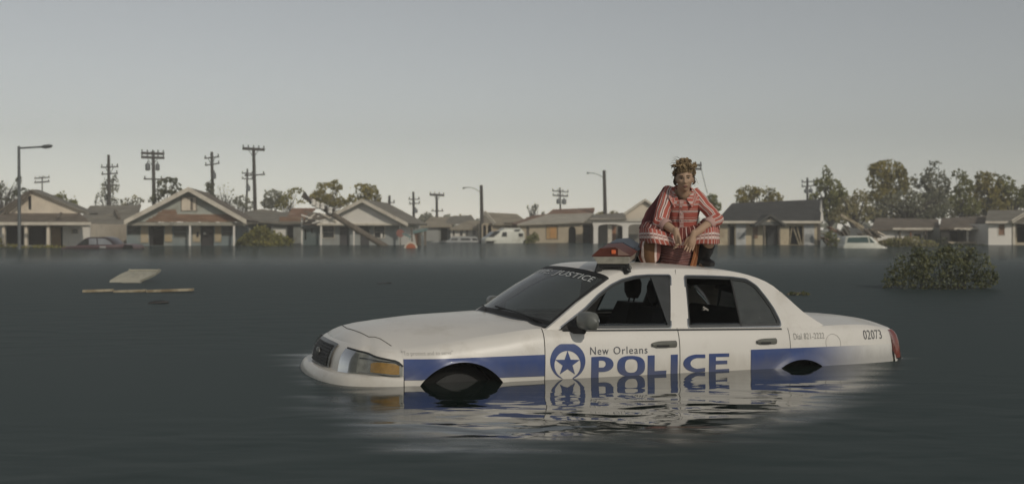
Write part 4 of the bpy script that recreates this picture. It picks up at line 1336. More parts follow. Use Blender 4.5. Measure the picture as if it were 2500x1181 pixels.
# ---- 5: teal lean-to
h = House('lean_to', 'small teal lean-to with two slit windows at the left side of the white gabled house', 756, 80, 0, 'shed')
h.shell(737, 778, 552, 3, pm('teal_boards', (.115,.15,.145), .8, .2, 1.2, dirt=(.22,.22,.19), dscale=.9, dlo=.5, dhi=.7))
h.wall('wall', [(737, BOT), (778, BOT), (778, 552), (737, 552)], [(743, 748, 560, 585), (759, 763, 556, 569)], 0, .12, MATS['teal_boards'])
h.box('corner_post', 735, 739, 531, BOT, -.1, .15, C_white)
h.panel('roof', [(734, 554, -.3), (781, 554, -.3), (781, 543, 3), (734, 543, 3)], C_graywall, .1)

# ---- 6: white gabled house under the fallen pole
h = House('white_house', 'white gabled house with a fallen utility pole lying across its front', 880, 79, -3)
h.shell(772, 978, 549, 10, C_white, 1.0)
C_paleblue = pm('pale_blue_wall', (0.36, 0.375, 0.355), .75, .10, 1.3, bump=.2, dirt=(.24,.22,.18), dscale=.7, dlo=.5, dhi=.75)
h.wall('wall', [(772, BOT), (978, BOT), (978, 548), (772, 548)], [(788, 815, 553, 580), (829, 851, 553, 625), (879, 901, 553, 620), (914, 938, 553, 580)], 1.0, .15, C_paleblue)
h.window(788, 815, 553, 580, 1.0); h.window(914, 938, 553, 580, 1.0)
h.box('door', 830, 850, 554, 625, 1.1, .06, pm('gray_door', (.07,.068,.07), .6, .2, 2)); h.box('door', 880, 900, 556, 620, 1.12, .06, MATS['gray_door'])
h.box('curtain', 929, 934, 570, 581, .9, .04, C_white)
for x in (782, 862, 975): h.box('porch_post', x, x + 3.5, 549, BOT, .08, .14, C_white)
h.wall('gable_wall', [(775, 546), (884, 490), (986, 546)], [], .1, .16, C_white)
h.gable(812, 522, 884, 486, 996, 545, 10, C_grayroof, .45, .14, C_trim, 8)
h.box('porch_beam', 773, 990, 545.5, 550, 0, .2, C_trim)
h.box('porch_ceiling', 776, 985, 548, 549.2, .22, .75, C_white)
for i, (a, b, c, d) in enumerate([(735,524,802,548),(742,516,790,523),(760,500,806,520),(775,528,818,516),(748,536,800,531),(782,520,822,541),(762,545,812,530),(800,512,835,505),(745,541,770,520)]):
    m = MB(); m.bar(h.P(a, b, -.2 + .1 * (i % 4)), h.P(c, d, .3 - .1 * (i % 3)), .30, .08); m.build('loose_board', (C_white, C_wood, C_trim)[i % 3], h.root)
h.panel('broken_roof', [(738, 546, .1), (800, 548, .1), (812, 524, 2.5), (752, 520, 2.5)], C_brownroof, .1)

# ---- far row in the middle
h = House('hip_roof_house', 'small grey house with beige hip roof and garage door beyond the street signs', 1070, 108, 0)
h.shell(1034, 1100, 551, 8, C_graywall)
h.wall('wall', [(1034, BOT), (1100, BOT), (1100, 550), (1034, 550)], [(1076, 1092, 556, 600)], 0, .15, C_graywall)
h.box('garage_door', 1040, 1071, 555, 620, -.05, .05, pm('pale_door', (.36,.36,.33), .6, .1, 1))
h.panel('roof', [(1026, 552, -.5), (1104, 552, -.5), (1092, 529, 5), (1052, 529, 5)], C_tanroof, .12)
h.panel('roof', [(1092, 529, 5), (1104, 552, -.5), (1108, 550, 9)], C_tanroof, .1)
h.panel('roof', [(1052, 529, 5), (1030, 550, 9), (1026, 552, -.5)], C_tanroof, .1)
h = House('white_bungalow', 'white bungalow with narrow dark windows and a beige hip roof behind the sunken pickup', 1135, 104, 0)
h.shell(1100, 1174, 558, 8, C_white)
wn_ = [(1106, 1110, 559, 575), (1123, 1129, 558, 575), (1137, 1143, 558, 575), (1154, 1162, 558, 574)]
h.wall('wall', [(1100, BOT), (1174, BOT), (1174, 557), (1100, 557)], wn_, 0, .15, C_white)
for q in wn_: h.window(*q, 0, None, None, False, 1.0)
h.panel('roof', [(1095, 559, -.5), (1176, 559, -.5), (1172, 538, 4), (1142, 538, 4)], C_tanroof, .12)
h.panel('roof', [(1142, 538, 4), (1095, 559, -.5), (1098, 557, 8)], C_tanroof, .1)
h.panel('roof', [(1082, 546, 5), (1165, 543, 5), (1150, 525, 9), (1100, 528, 9)], C_grayroof, .1)
h = House('tan_house', 'tan house with a ragged brown roof and white rake board behind the white van', 1230, 98, 4)
h.shell(1174, 1290, 545, 8, C_stucco)
h.wall('wall', [(1174, BOT), (1290, BOT), (1290, 545), (1174, 545)], [(1191, 1200, 549, 575), (1233, 1262, 546, 553), (1177, 1186, 549, 600)], 0, .15, C_stucco)
h.panel('roof', [(1206, 547, -.5), (1294, 546, -.5), (1262, 522, 5), (1184, 518, 5)], C_tanroof, .12)
h.panel('roof', [(1184, 518, 5), (1206, 547, -.5), (1170, 548, 2)], C_tanroof, .1)
m = MB(); m.bar(h.P(1183, 517, .2), h.P(1208, 547, -.55), .12, .30); m.build('rake_board', C_trim, h.root)
h.box('awning', 1232, 1264, 543, 546, -.6, .6, C_brownroof)
for x in (1176, 1187, 1200): h.box('porch_post', x, x + 3, 547, BOT, -.3, .2, C_stucco)

# ---- beige stucco house
h = House('stucco_house', 'beige stucco house with a boarded orange window, an arched doorway and a rust-red ridge', 1350, 93, 3)
arch = [(1388, 640), (1406, 640), (1406, 563)] + [(1397 + 9 * math.cos(a), 563 - 11 * math.sin(a)) for a in np.linspace(.25, math.pi - .25, 8)] + [(1388, 563)]
h.shell(1271, 1421, 546, 8, C_stucco)
h.wall('wall', [(1271, BOT), (1421, BOT), (1421, 542), (1271, 546)], [(1334, 1361, 552, 583), arch, (1285, 1292, 553, 620)], 0, .18, C_stucco)
w_ = h.window(1334, 1361, 552, 583, .02, C_ply, C_wood, False, 1.6)
h.box('plywood_sheet', 1343, 1357, 554, 580, -.0, .03, pm('plywood_orange', (.55,.29,.10), .8, .15, 2), w_)
h.box('door', 1286, 1291, 554, 620, .1, .05, C_wood)
h.panel('roof', [(1262, 547, -.5), (1424, 541, -.5), (1449, 520, 3.2), (1335, 523, 3.2)], pm('pale_roof', (.46,.42,.34), .85, .12, 1.4, bump=.3, bscale=9, dirt=(.30,.25,.18), dscale=.5, dlo=.52, dhi=.75), .12)
h.panel('upper_roof', [(1335, 522.5, 3.2), (1449, 519.5, 3.2), (1452, 507, 5.5), (1350, 511, 5.5)], C_redroof, .12)
h.panel('roof', [(1250, 546, 1), (1262, 547, -.5), (1335, 522, 3.2), (1300, 526, 5)], C_redroof, .12)
h = House('carport', 'dark open carport between the stucco house and the white arches', 1433, 94, 0, 'carport')
h.shell(1419, 1452, 545, 6, C_stucco)
h.box('lintel', 1419, 1452, 541, 547, 0, .2, C_stucco)
h.panel('roof', [(1417, 543, -.4), (1455, 541, -.4), (1450, 521, 4), (1440, 521, 4)], C_grayroof, .1)

# ---- arcade porch
h = House('arcade_house', 'house with a porch of white arches and a tan gable beside the seated person', 1520, 88, -2)
h.shell(1452, 1640, 541, 8, C_graywall, 2.2)
h.wall('wall', [(1452, BOT), (1640, BOT), (1640, 540), (1452, 540)], [(1508, 1520, 552, 610)], 2.2, .15, pm('porch_wall', (.22,.20,.165), .8, .15, 1))
h.box('door', 1494, 1504, 551, 620, 2.1, .06, pm('orange_door', (.36,.17,.09), .6, .2, 1))
def archwall(x0, x1, cols, ytop, yspring, ycrown):
    poly = [(x0, ytop)]
    pts = [(x1, ytop)]
    # trace under-edge from right to left
    for i in range(len(cols) - 1, -1, -1):
        a, b = cols[i]
        pts += [(b, yspring), (b, BOT), (a, BOT), (a, yspring)]
        if i > 0:
            pa = cols[i - 1][1]; cx_ = (pa + a) / 2; rx = (a - pa) / 2
            pts += [(cx_ + rx * math.cos(t), yspring - (yspring - ycrown) * math.sin(t) ** .6) for t in np.linspace(.2, math.pi - .2, 10)]
    return poly + pts[::-1]
cols_ = [(1449, 1460), (1520, 1534), (1578, 1590)]
h.wall('arch_wall', archwall(1446, 1592, cols_, 540, 556, 547), [], 0, .35, C_white)
h.box('porch_column', 1484, 1494, 546, BOT, .6, .3, C_trim)
h.box('entablature', 1440, 1600, 533, 540.5, -.15, .4, C_trim)
h.panel('porch_roof', [(1440, 535, -.3), (1530, 534, -.3), (1524, 519, 2.5), (1452, 524, 2.5)], C_grayroof, .1)
h.wall('gable_wall', [(1526, 534), (1526, 521), (1575, 489), (1640, 526), (1640, 534)], [], 2.3, .15, C_cream)
h.gable(1520, 523, 1575, 486, 1645, 528, 6, C_grayroof, -2.0, .12, C_trim, 5)

# ---- dark roofed house
h = House('dark_roof_house', 'yellow-beige house with a large charcoal roof and a small porch gable right of the person', 1880, 80, 2)
h.shell(1752, 2001, 545, 9, C_yellowwall)
ops = [(1781, 1794, 549, 598), (1927, 1960, 552, 597), (1869, 1900, 550, 640)]
h.wall('wall', [(1752, BOT), (2001, BOT), (2001, 545), (1752, 545)], ops, 0, .18, C_yellowwall)
C_shut = pm('pale_shutter', (.52,.52,.50), .7, .1, 1.5, dirt=(.36,.34,.30), dscale=1.2, dlo=.5, dhi=.7)
h.box('garage_door', 1797, 1821, 547, 620, -.07, .06, C_shut); h.box('garage_window', 1800, 1818, 567, 583, -.10, .03, pm('gray_panel', (.30,.31,.30), .6, .15, 2))
h.box('shutter', 1963, 1988, 548, 620, -.07, .06, C_shut); h.box('shutter_panel', 1967, 1986, 571, 590, -.10, .03, MATS['gray_panel'])
h.box('stain_board', 1838, 1850, 551, 582, -.03, .03, C_boards)
for a, b, c, d in ((1927, 597, 1933, 552), (1935, 552, 1951, 597), (1945, 552, 1956, 596)):
    m = MB(); m.bar(h.P(a, b, .02), h.P(c, d, .02), .16, .08); m.build('loose_stud', C_palewood, h.root)
h.box('stud', 1778, 1781.5, 548, BOT, -.06, .1, C_wood)
h.box('corner_board', 1996, 2003, 548, BOT, -.05, .1, C_wood)
h.box('fascia', 1748, 2006, 539, 545, -.62, .06, C_trim)
h.panel('roof', [(1748, 540, -.6), (2008, 540, -.6), (2008, 486, 4.6), (1787, 496, 4.6)], C_darkroof, .14)
h.panel('roof', [(1787, 496, 4.6), (2008, 486, 4.6), (2010, 540, 9.8), (1760, 540, 9.8)], C_darkroof, .14)
h.panel('roof', [(1787, 496, 4.6), (1760, 540, 9.8), (1748, 540, -.6)], C_darkroof, .14)
h.wall('end_gable', [(2000, 541), (2006, 488), (2008, 541)], [], 1.5, .3, C_white)
h.slab('rake_board', [(2003, 541), (2011, 541), (2009, 518), (2005, 516)], -.66, .08, C_white)
h.gable(1843, 549, 1880, 523, 1920, 549, 2.2, C_darkroof, 1.5, .14, pm('dark_barge', (.10,.098,.085), .8, .2, 2), 4)
h.slab('porch_gable', [(1852, 548), (1880, 529), (1911, 548)], -1.2, .1, pm('porch_gable_gray', (.15,.15,.135), .8, .2, 1))
h.slab('gable_patch', [(1871, 541), (1881, 533), (1896, 541)], -1.25, .04, C_cream)
h.box('porch_beam', 1850, 1913, 545, 550, -1.15, .2, MATS['porch_gable_gray'])
for x in (1864, 1901): h.box('porch_post', x, x + 4, 550, BOT, -1.1, .2, C_wood)
h.box('porch_door', 1872, 1898, 552, 640, .4, .06, pm('dusk_door', (.02,.023,.023), .5, .2, 2))

# ---- right edge houses
h = House('low_white_house', 'long low white house with a sagging brown roof and torn openings behind the white hatchback', 2210, 84, 2)
h.shell(2140, 2292, 557, 6, C_white)
h.wall('wall', [(2140, BOT), (2292, BOT), (2292, 557), (2140, 557)], [(2192, 2200, 561, 572), (2206, 2219, 580, 600), (2232, 2250, 571, 583), (2265, 2278, 562, 592), (2158, 2200, 584, 600)], 0, .15, C_white)
h.panel('roof', [(2126, 560, -.6), (2180, 558, -.6), (2240, 561, -.6), (2294, 559, -.6), (2291, 535, 4), (2220, 533, 4), (2138, 532, 4)], C_brownroof, .14)
for x in (2196, 2222, 2258): h.box('porch_post', x, x + 4, 560, BOT, -.4, .14, C_redroof if x == 2222 else C_wood)
h.box('fascia', 2180, 2288, 556, 561, -.66, .06, C_trim)
h = House('open_garage', 'open garage with a brown roof and ragged pale edge at the right', 2352, 82, 2, 'garage')
h.shell(2300, 2414, 555, 6, C_graywall)
h.panel('roof', [(2294, 556, -.6), (2416, 556, -.6), (2414, 526, 4), (2298, 532, 4)], C_brownroof, .14)
for i, (a, b) in enumerate(((2330, 2350), (2350, 2372), (2372, 2392), (2392, 2414))):
    h.slab('torn_edge', [(a, 556), (b, 556), (b, 562 + (i % 2)), ((a + b) / 2, 559 + 2 * (i % 2)), (a, 560 + 1.5 * ((i + 1) % 2))], -.62, .04, C_trim)
h.box('garage_post', 2360, 2365, 558, BOT, -.3, .15, C_trim); h.box('garage_post', 2402, 2407, 562, BOT, -.2, .15, C_graywall)
h.box('side_panel', 2297, 2318, 553, BOT, -.25, .15, pm('char_board', (.05,.047,.042), .9, .2, 1))
h.box('low_rail', 2316, 2407, 590, 594, -.35, .12, C_stucco); h.box('low_wall', 2316, 2407, 594.3, BOT, -.3, .1, C_dark)
h = House('gray_roof_house', 'white house with a grey roof and one brown window at the right edge', 2455, 80, 4)
h.shell(2413, 2560, 546, 8, C_white)
h.wall('wall', [(2413, BOT), (2477, BOT), (2477, 546), (2413, 546)], [(2438, 2453, 548, 574)], 0, .15, C_white)
h.window(2438, 2453, 548, 574, 0, C_boards, C_white, False, 1)
h.wall('porch_wall', [(2477, BOT), (2560, BOT), (2560, 546), (2477, 546)], [(2483, 2510, 549, 592)], 1.2, .15, C_stucco)
h.box('porch_post', 2473, 2479, 542, BOT, -.1, .2, C_trim)
h.box('porch_floor', 2476, 2530, 592, BOT, .2, .9, C_stucco)
h.panel('roof', [(2406, 541, -.5), (2472, 541, -.5), (2560, 541, -.5), (2560, 512, 4.5), (2412, 513, 4.5)], C_grayroof, .14)
h.box('fascia', 2406, 2474, 540, 545, -.55, .05, C_trim)
m = MB(); m.bar(h.P(2470, 541, -.8), h.P(2530, 505, -.8), .12, .24); m.build('porch_rake', C_trim, h.root)
h.panel('porch_roof', [(2470, 539, -.85), (2530, 503, -.85), (2530, 503, 3), (2474, 539, 3)], C_grayroof, .1)

# ---- collapsed house: heap of boards
hp = House('rubble_heap', 'heap of broken boards between the charcoal roof and the low white house', 2085, 78, 0, 'rubble')
for i in range(46):
    x = rnd.uniform(2015, 2150); t = (x - 2015) / 135
    top = 548 + 34 * abs(t - .38) ** 1.0 if t > .1 else 575
    y = rnd.uniform(top, 604)
    a = rnd.uniform(-.7, .7) + .35; L_ = rnd.uniform(10, 34)
    m = MB(); dd = rnd.uniform(-.8, 2)
    m.bar(hp.P(x - L_ * math.cos(a) / 2, y - L_ * math.sin(a) / 2, dd), hp.P(x + L_ * math.cos(a) / 2, y + L_ * math.sin(a) / 2, dd + rnd.uniform(-.4, .4)), rnd.uniform(.12, .5), .08)
    m.build('broken_board', rnd.choice([C_boards, C_wood, C_palewood, C_cream, C_wood, C_brownroof]), hp.root)
m = MB(); m.bar(hp.P(2052, 524, -.5), hp.P(2108, 556, -.5), .2, .2); m.build('fallen_beam', C_palewood, hp.root)

# ================================================================== poles and lamps
ZB = -1.6
def pole_thing(label, x, ytop, Y, xb=None, r=.15, name='utility_pole', cat='utility pole', group='wooden utility poles along the flooded street', mat=None):
    top = at(x, ytop, Y)
    base = at(xb if xb is not None else x, 600, Y); base.z = ZB
    e = empty(name, base, 0, label, cat, group)
    m = MB(); m.tube([(0, 0, 0), tuple((top - base) * .5), tuple(top - base)], [r, r * .85, r * .68], 10)
    m.build('pole', mat or C_pole, e, smooth=True, angle=60)
    return e, base
def crossarm(e, base, x0, x1, y0, y1, Y, w=.12, hgt=.16, ins=4, braces=True, xp=None, dy=-.14):
    a, b = at(x0, y0, Y) - base, at(x1, y1, Y) - base
    a.y += dy; b.y += dy
    m = MB(); m.bar(a, b, w, hgt); arm = m.build('crossarm', C_pole, e)
    for i in range(ins):
        t = (i + .15) / (ins - .7); p = a + (b - a) * min(t, .98)
        m = MB(); m.lathe([(.03, 0), (.07, .05), (.05, .12), (.075, .17), (.03, .24)], p + Vector((0, 0, hgt / 2 - .01)), 'z', 8)
        m.build('insulator', C_cer, arm, smooth=True)
    if braces:
        mid = (a + b) / 2
        for q in (a + (b - a) * .25, a + (b - a) * .75):
            m = MB(); m.bar(q + Vector((0, -.06, 0)), (mid + Vector((0, -.03, -.75))), .03, .05); m.build('arm_brace', C_steel, e)
    return arm
def transformer(e, base, x, y0, y1, Y, r=.22, dy=-.25):
    p0, p1 = at(x, y1, Y) - base, at(x, y0, Y) - base
    m = MB(); hh = p1.z - p0.z
    m.lathe([(r * .5, 0), (r, .05), (r, hh - .1), (r * .8, hh - .02), (r * .3, hh), (.05, hh + .2)], p0 + Vector((0, dy, 0)), 'z', 14)
    m.build('transformer', C_steel, e, smooth=True, angle=40)

Y = 112
e, b = pole_thing('thin pale utility pole with two faded crossarms behind the cream house', 103, 430, 150, r=.12)
crossarm(e, b, 85, 122, 436, 433, 150, ins=4, braces=False); crossarm(e, b, 85, 122, 446, 443, 150, hgt=.2, ins=3, braces=False)
e, b = pole_thing('vine-draped utility pole with two short arms left of the blue house', 265, 378, 100, 268, .19)
crossarm(e, b, 248, 290, 409, 407, 100, hgt=.11, ins=4); crossarm(e, b, 249, 289, 426, 423, 100, hgt=.11, ins=3, braces=False)
e, b = pole_thing('stout utility pole with twin stacked crossarms and two transformers behind the blue house', 374, 369, 98, 378, .21)
crossarm(e, b, 346, 402, 374, 376, 98, hgt=.22, ins=5, braces=False); crossarm(e, b, 346, 402, 384, 386, 98, hgt=.22, ins=5)
crossarm(e, b, 352, 398, 437, 438, 98, hgt=.13, ins=3, braces=False); transformer(e, b, 363, 399, 417, 98); transformer(e, b, 387, 400, 417, 98, .18)
e, b = pole_thing('utility pole with two drooping arms directly behind the peak of the blue house', 517, 371, 102, 522, .19)
crossarm(e, b, 500, 536, 387, 383, 102, hgt=.11, ins=3); crossarm(e, b, 501, 537, 404, 399, 102, hgt=.11, ins=3, braces=False); transformer(e, b, 525, 422, 437, 102, .17)
e, b = pole_thing('tall leaning utility pole with one thick top arm right of the blue house', 619, 361, 96, 626, .2)
crossarm(e, b, 593, 647, 363, 366, 96, hgt=.24, ins=5); crossarm(e, b, 598, 648, 429, 426, 96, hgt=.11, ins=3, braces=False)
e, b = pole_thing('thin far utility pole just left of the tall leaning one', 604, 412, 135, 600, .17)
crossarm(e, b, 591, 618, 423, 424, 135, hgt=.14, ins=3, braces=False); crossarm(e, b, 591, 618, 436, 437, 135, hgt=.14, ins=3, braces=False); transformer(e, b, 608, 453, 467, 135, .22)
e, b = pole_thing('short leaning pole stub with one small bracket over the white gabled roof', 951, 477, 105, 946, .17)
crossarm(e, b, 951, 964, 495, 495, 105, hgt=.1, ins=2, braces=False)
e, b = pole_thing('grey utility pole with two thin arms right of the white gabled house', 1009, 468, 125, 1012, .19)
crossarm(e, b, 998, 1025, 487, 486, 125, hgt=.12, ins=3, braces=False); crossarm(e, b, 999, 1026, 498, 496, 125, hgt=.12, ins=3, braces=False); transformer(e, b, 1015, 510, 520, 125, .25)
e, b = pole_thing('T-shaped utility pole above the small grey hip-roofed house', 1066, 473, 130, 1068, .2)
crossarm(e, b, 1049, 1085, 475, 477, 130, hgt=.26, ins=4); crossarm(e, b, 1053, 1083, 515, 515, 130, hgt=.12, ins=2, braces=False)
e, b = pole_thing('pale far utility pole with a pair of transformers above the stucco house', 1367, 458, 140, 1370, .14)
crossarm(e, b, 1348, 1388, 466, 469, 140, hgt=.14, ins=4, braces=False); crossarm(e, b, 1349, 1387, 477, 479, 140, hgt=.18, ins=4, braces=False)
transformer(e, b, 1363, 486, 498, 140, .26); transformer(e, b, 1377, 486, 499, 140, .3)
e, b = pole_thing('utility pole partly hidden behind the head of the seated person', 1684, 396, 100, 1684, .19)
crossarm(e, b, 1656, 1712, 402, 404, 100, hgt=.2, ins=5, braces=False); crossarm(e, b, 1656, 1712, 411, 413, 100, hgt=.2, ins=5)
m = MB(); p0 = at(1710, 404, 100) - b; m.tube([tuple(p0), tuple(at(1716, 430, 100) - b), tuple(at(1727, 472, 100) - b)], .03, 5); m.build('hanging_wire', C_pole, e)
e, b = pole_thing('small far utility pole with two arms above the charcoal roof', 1971, 434, 120, 1972, .16)
crossarm(e, b, 1956, 1988, 445, 443, 120, hgt=.12, ins=3, braces=False); crossarm(e, b, 1956, 1988, 456, 453, 120, hgt=.12, ins=3, braces=False)
transformer(e, b, 1966, 462, 472, 120, .2); transformer(e, b, 1978, 461, 471, 120, .22)

# street lamps
def street_lamp(label, x, ytop, Y, xb, arm, head, r0, mat, ptop):
    e, b = pole_thing(label, x, ptop, Y, xb, r0, 'street_lamp', 'street lamp', 'street lamps standing in the flood', mat)
    m = MB(); m.tube([tuple(at(q[0], q[1], Y) - b) for q in arm], .05 if mat is C_steel else .028, 8); m.build('lamp_arm', C_steel, e, smooth=True)
    p, q = at(*head[0], Y) - b, at(*head[1], Y) - b
    m = MB(); d = (q - p)
    m.tube([tuple(p), tuple(p + d * .25), tuple(p + d * .7), tuple(q)], [(.05, .06), (.10, .16), (.10, .17), (.04, .08)] if mat is C_steel else [(.03, .04), (.05, .09), (.05, .09), (.03, .05)], 10); m.build('lamp_head', C_steel, e, smooth=True)
    m = MB(); m.tube([tuple(p + d * .35 + Vector((0, 0, -.07))), tuple(p + d * .9 + Vector((0, 0, -.06)))], [(.06, .12), (.05, .1)] if mat is C_steel else [(.03, .06), (.03, .05)], 8); m.build('lamp_glass', C_cer, e, smooth=True)
street_lamp('tall grey street lamp with a straight arm at the far left', 46, 358, 62, 48, [(46, 362), (70, 360.5), (104, 358.5)], ((100, 359), (128, 355.5)), .11, C_steel, 357)
street_lamp('wooden street lamp pole with a faint curved arm beside the white van', 1175, 452, 98, 1178, [(1174, 470), (1160, 461), (1146, 457), (1132, 459)], ((1137, 457.8), (1129, 459)), .2, C_pole, 452)
street_lamp('tall wooden street lamp pole with a faint curved arm between stucco house and arches', 1475, 416, 95, 1480, [(1474, 434), (1462, 427), (1450, 423), (1436, 422)], ((1440, 422.3), (1432, 421.5)), .2, C_pole, 416)

# fallen pole across the white house
e = empty('fallen_pole', at(945, 604, 77), 0, 'broken utility pole fallen across the front of the white gabled house', 'utility pole')
b = Vector(e.location)
m = MB(); m.tube([tuple(at(958, 612, 77) - b), tuple(at(850, 547, 76) - b), tuple(at(738, 476, 75.5) - b)], [.22, .2, .16], 10); m.build('pole', C_wood, e, smooth=True, angle=60)
for x0, y0, x1, y1 in ((742, 470, 760, 497), (768, 500, 800, 508), (795, 520, 818, 512)):
    m = MB(); m.bar(at(x0, y0, 75.4) - b, at(x1, y1, 75.4) - b, .13, .2); m.build('crossarm', C_pole, e)
for x, y in ((765, 497), (775, 503), (787, 506), (806, 516)):
    m = MB(); m.lathe([(.05, -.2), (.16, -.1), (.13, .1), (.17, .2), (.05, .3)], at(x, y, 75.2) - b, 'z', 10); m.build('insulator', C_white, e, smooth=True)

# street signs
e = empty('street_sign', at(1012, 604, 74), 0, 'leaning street sign post with two pale teal name blades', 'street sign')
b = Vector(e.location)
C_teal = pm('teal_blade', (.20, .29, .27), .5, .15, 2)
m = MB(); m.bar(at(1008, 625, 74) - b, at(1004, 556, 74) - b, .09, .09); m.build('sign_post', C_wood, e)
m = MB(); m.bar(at(1009, 567, 73.9) - b, at(1043, 560, 73.6) - b, .03, .17); m.build('name_blade', C_teal, e)
m = MB(); m.bar(at(982, 570, 74.2) - b, at(1002, 578, 74) - b, .03, .13); m.build('name_blade', C_teal, e)
m = MB(); m.bar(at(999, 585, 74) - b, at(1003, 575, 74) - b, .05, .05); m.build('sign_bracket', C_teal, e)
C_orange = pm('orange_sign', (.44, .13, .055), .6, .15, 3, dirt=(.30,.09,.05), dscale=3)
e = empty('round_sign', at(1003, 605, 66.5), 0, 'orange-red sign top with a pale rim rising out of the water', 'sign')
m = MB(); rr = .40
m.lathe([(.001, 0), (rr, 0), (rr, .05), (.001, .05)], (0, 0, -.02), 'y', 28); m.build('sign_rim', C_trim, e)
m = MB(); m.lathe([(.001, -.012), (rr * .74, -.012), (rr * .74, -.002), (.001, -.002)], (0, 0, -.02), 'y', 28); m.build('sign_face', C_orange, e)
e = empty('red_sign', at(977, 580, 75), 0, 'faded red disc sign at the right corner of the white gabled house', 'sign')
m = MB(); m.lathe([(.001, 0), (.27, 0), (.27, .04), (.001, .04)], (0, 0, .30), 'y', 20); m.build('sign_face', pm('faded_red', (.30,.13,.10), .6, .15, 3), e)
m = MB(); m.bar((0, .09, -1.6), (0, .09, .5), .07, .07); m.build('sign_post', C_wood, e)
e = empty('bus_shelter', at(1033, 603, 78), 0, 'small dark timber shelter frame beside the street sign', 'shelter')
b = Vector(e.location)
for x in (1025, 1038): 
    m = MB(); m.bar(at(x, 630, 78) - b, at(x, 562, 78) - b, .15, .15); m.build('shelter_post', C_wood, e)
m = MB(); m.bar(at(1014, 560, 78) - b, at(1044, 557, 78) - b, .9, .08); m.build('shelter_roof', C_graywall, e)
m = MB(); m.bar(at(1014, 585, 78.2) - b, at(1026, 583, 78.2) - b, .06, .9); m.build('shelter_panel', C_boards, e)

# ================================================================== sunk vehicles
def veh(name, label, px, Y, yaw, cat='car'):
    return House(name, label, px, Y, yaw, cat)
def loft_body(h, name, prof, wid, mat, tuck=.12, n=6, dy0=0.0, bevel=.05):
    """side outline (px) made into a body of width wid whose sides tuck in towards its top"""
    pts = [h.L(a, b, dy0) for a, b in prof]
    z0, z1 = min(p[1] for p in pts), max(p[1] for p in pts)
    m = MB(); m.slab(pts, [], lambda a, b, q: (a, (dy0 if q == 0 else dy0 + wid) + (1 if q == 0 else -1) * tuck * max(0, (b - z0) / (z1 - z0)) ** 1.5, b))
    return m.build(name, mat, h.root, bevel=bevel, smooth=True, angle=40)
C_purple = pm('plum_paint', (.125, .070, .072), .35, .12, 2, dirt=(.17,.13,.12), dscale=1.5, coat=.3)
C_cargl = pm('car_glass', (.30, .31, .33), .12, .25, 2, spec=.8)
C_vanw = pm('van_white', (.62, .62, .53), .4, .06, 2, dirt=(.42,.40,.32), dscale=1.4, coat=.2)
C_suv = pm('suv_gray', (.34, .345, .325), .4, .08, 2, coat=.2)
h = veh('sunken_sedan', 'plum sedan sunk to its windows in front of the cream house', 240, 64, -4)
loft_body(h, 'body', [(148, 630), (148, 604), (165, 601), (190, 599), (236, 598), (272, 597), (300, 595), (318, 597), (324, 603), (324, 630)], 1.75, C_purple, .06)
loft_body(h, 'cabin', [(184, 600), (204, 582.5), (213, 579), (250, 578), (263, 581), (284, 598)], 1.5, pm('plum_dark', (.045, .034, .038), .35, .12, 2, coat=.3), .16, dy0=.1, bevel=.03)
for q, mt in (([(191, 597.5), (206, 584.5), (213, 582.8), (214, 597.3)], C_pane), ([(217, 597.3), (217, 582.4), (235, 581.4), (236, 597)], C_cargl), ([(239, 597), (238, 581.4), (255, 582.4), (267, 589), (274, 596.5)], C_cargl)):
    h.slab('side_window', q, .06, .04, mt)
h.slab('rear_window', [(262, 584), (283, 599), (285, 600), (266, 583)], .35, 1.0, C_cargl)
h.slab('tail_light', [(303, 597), (322, 598), (325, 609), (297, 611)], -.04, .07, C_dark)
h.box('licence_plate', 243, 258, 601, 605.5, -.03, .03, C_shut)
h.box('side_moulding', 160, 300, 603.3, 604.6, -.03, .03, C_dark)

h = veh('sunken_van', 'white high-roofed van with dark windscreen half sunk beside the lamp pole', 1233, 90, 14, 'van')
loft_body(h, 'body', [(1186, 625), (1186, 583), (1192, 578.5), (1205, 576.5), (1222, 563), (1232, 560.5), (1276, 561), (1281, 566), (1283, 590), (1283, 625)], 1.9, C_vanw, .14, bevel=.07)
loft_body(h, 'raised_roof', [(1226, 562), (1233, 556), (1270, 556.5), (1277, 562)], 1.6, C_vanw, .15, dy0=.15, bevel=.05)
h.slab('windscreen', [(1193, 577.5), (1206, 576.5), (1221, 564.2), (1208, 565)], .06, 1.6, C_pane)
h.slab('windscreen_side', [(1196, 577.5), (1207, 577), (1222, 565), (1212, 565.5)], -.02, .05, C_pane)
h.slab('side_window', [(1225, 577), (1228, 566.5), (1237, 566.5), (1238, 577)], .04, .05, C_pane)
h.box('rear_side_window', 1267, 1277, 569.5, 577, .04, .05, C_pane); h.box('roof_vent', 1257, 1270, 560, 563, .0, .05, C_pane)
h.box('grille', 1188, 1206, 588.5, 593, -.03, .05, C_dark); h.box('bumper', 1184.5, 1212, 585, 588, -.05, .08, C_vanw)
h.box('rear_lamp', 1278, 1282, 588, 594, -.02, .05, C_dark)
h = veh('sunken_pickup', 'pale grey pickup sunk to its dark windows in front of the white bungalow', 1135, 98, 6, 'pickup')
loft_body(h, 'body', [(1090, 625), (1090, 588), (1096, 586), (1172, 587), (1175, 590), (1175, 625)], 1.8, C_suv, .05)
loft_body(h, 'cabin', [(1096, 589), (1101, 580), (1108, 577.5), (1160, 577), (1166, 579), (1172, 588)], 1.6, C_suv, .14, dy0=.1, bevel=.04)
